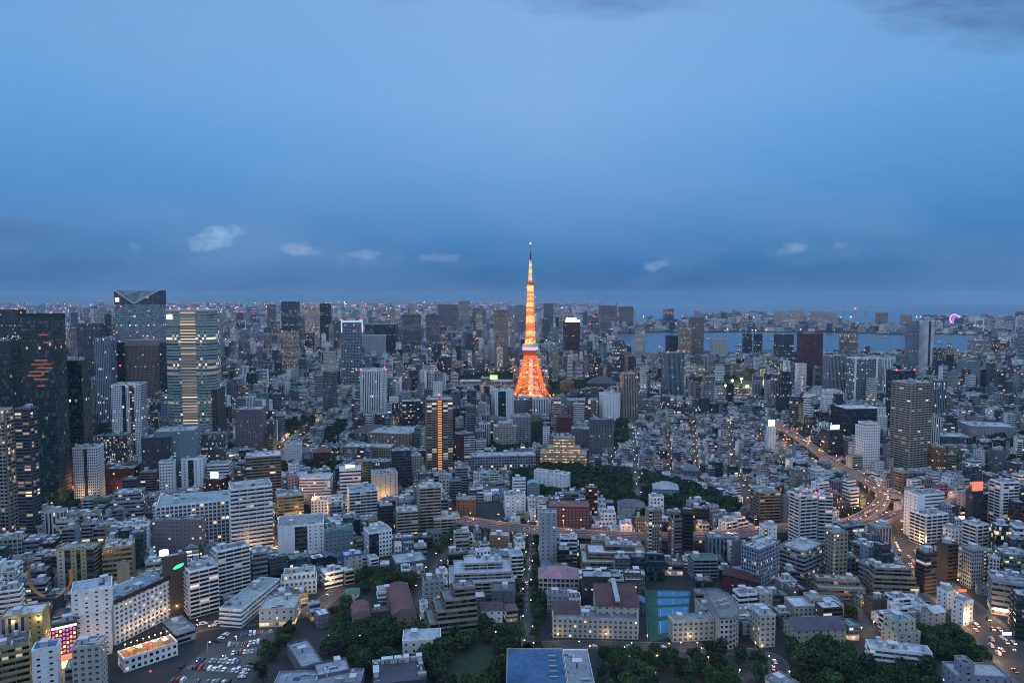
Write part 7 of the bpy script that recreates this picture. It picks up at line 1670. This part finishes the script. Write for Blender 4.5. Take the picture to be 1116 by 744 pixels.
# restaurant terrace strings and the hotel wash, sport field floods
h = H_('restaurant range') if any('restaurant range' in q[7] for q in HEROES) else H_('low white restaurant'); o, x, y, wv, dv, z, r_, _ = h
for k in range(16):
    a, b_ = (k % 8-3.5)/8*wv*.9, (-.25 if k < 8 else .25)*dv; px_, py_ = x+cos(r_)*a-sin(r_)*b_, y+sin(r_)*a+cos(r_)*b_
    lamp(px_, py_, z+.1, r_, 'warm', 5, 'warm globe lamp on the lit restaurant roof terrace', 'terrace lamps', 800 if k % 2 == 0 else 0)
for k in range(5):     # parasols on the roof terrace
    a, b_ = (k-2)/5*wv*.8, lr.uniform(-.1, .1)*dv; px_, py_ = x+cos(r_)*a-sin(r_)*b_, y+sin(r_)*a+cos(r_)*b_
    u = tag(empty('parasol', (px_, py_, z+.1)), ['orange', 'cream', 'red', 'pale blue', 'white'][k]+' parasol on the lit restaurant roof terrace', 'parasol', 'terrace parasols')
    b = MB(); b.cyl(0, 0, 2.3, 3.4, 2.2, 8, [(.5, .2, .05), (.6, .55, .4), (.45, .06, .05), (.3, .45, .55), (.7, .7, .68)][k], r2=.1); b.build('canopy', PAINT, u); b = MB(); b.tube((0, 0, 0), (0, 0, 2.5), .07, n=5, wc=(.3, .3, .3)); b.build('pole', PAINT, u)
h = H_('long white hotel'); o, x, y, wv, dv, z, r_, _ = h
for k in range(7):
    a, b_ = (k-2.2)/7*wv, -dv/2-5; px_, py_ = x+cos(r_)*a-sin(r_)*b_, y+sin(r_)*a+cos(r_)*b_
    lamp(px_, py_, 0, r_+pi/2, 'warm', 8, 'warm lamp washing the foot of the long white hotel', 'hotel wash lamps', 260)
h = H_('lamps washing'); o, x, y, wv, dv, z, r_, _ = h
for k in (-.2, .42):
    a, b_ = k*wv, -dv/2-1.0; px_, py_ = x+cos(r_)*a-sin(r_)*b_, y+sin(r_)*a+cos(r_)*b_
    l = bpy.data.lights.new('wall_lamp', 'POINT'); l.energy = 900; l.color = (1, .72, .25); l.shadow_soft_size = .2
    q = bpy.data.objects.new('wall_lamp', l); COL.objects.link(q); q.parent = o; q.location = (a, b_, z-2.2)
    b = MB(); b.box(a-.35, a+.35, b_+.2, b_+.9, z-2.0, z-1.75, bottom=True); b.build('wall_lamp_case', E_YEL, o)
def mast(px, py, hh, lab, e):
    x, y = G(px, py); u = tag(empty('floodlight_mast', (x, y, 0)), lab, 'floodlight', 'sport field floodlights'); b = MB(); b.tube((0, 0, 0), (0, 0, hh), .5, .3, 6, (.4, .4, .4)); b.build('pole', PAINT, u)
    b = MB(); b.box(-3.2, 3.2, -.6, .1, hh, hh+3.4, bottom=True); b.build('lamp_panel', E_SHOP2, u)
    l = bpy.data.lights.new('floodlight', 'POINT'); l.energy = e; l.color = (1, .84, .42); l.shadow_soft_size = 1; q = bpy.data.objects.new('floodlight', l); COL.objects.link(q); q.parent = u; q.location = (0, -3, hh)
E_SHOP2 = emis('flood_panel', (1.0, .88, .62), 9)
for i, (px, py) in enumerate(((791, 430), (803, 434), (814, 431), (798, 424), (808, 422))): mast(px, py, 20, 'bright floodlight mast round the yellow-lit sports field', 60000)

# ------------------------------------------------------------------ air: one even haze round everything
mh = bpy.data.materials.new('haze_air'); mh.use_nodes = True; th = NT(mh.node_tree); th.n.clear()
pv = th.new('ShaderNodeVolumePrincipled'); ho = th.new('ShaderNodeOutputMaterial'); th.l.new(pv.outputs[0], ho.inputs['Volume'])
pv.inputs['Color'].default_value = (.62, .80, 1.0, 1); pv.inputs['Density'].default_value = HAZE; pv.inputs['Anisotropy'].default_value = 0.0
hb = MB(); hb.box(-26000, 26000, -500, 23000, -6, 372, bottom=True)
tag(hb.build('haze', mh), kind='stuff')
print('objects', len(bpy.data.objects), 'lights', len(bpy.data.lights))
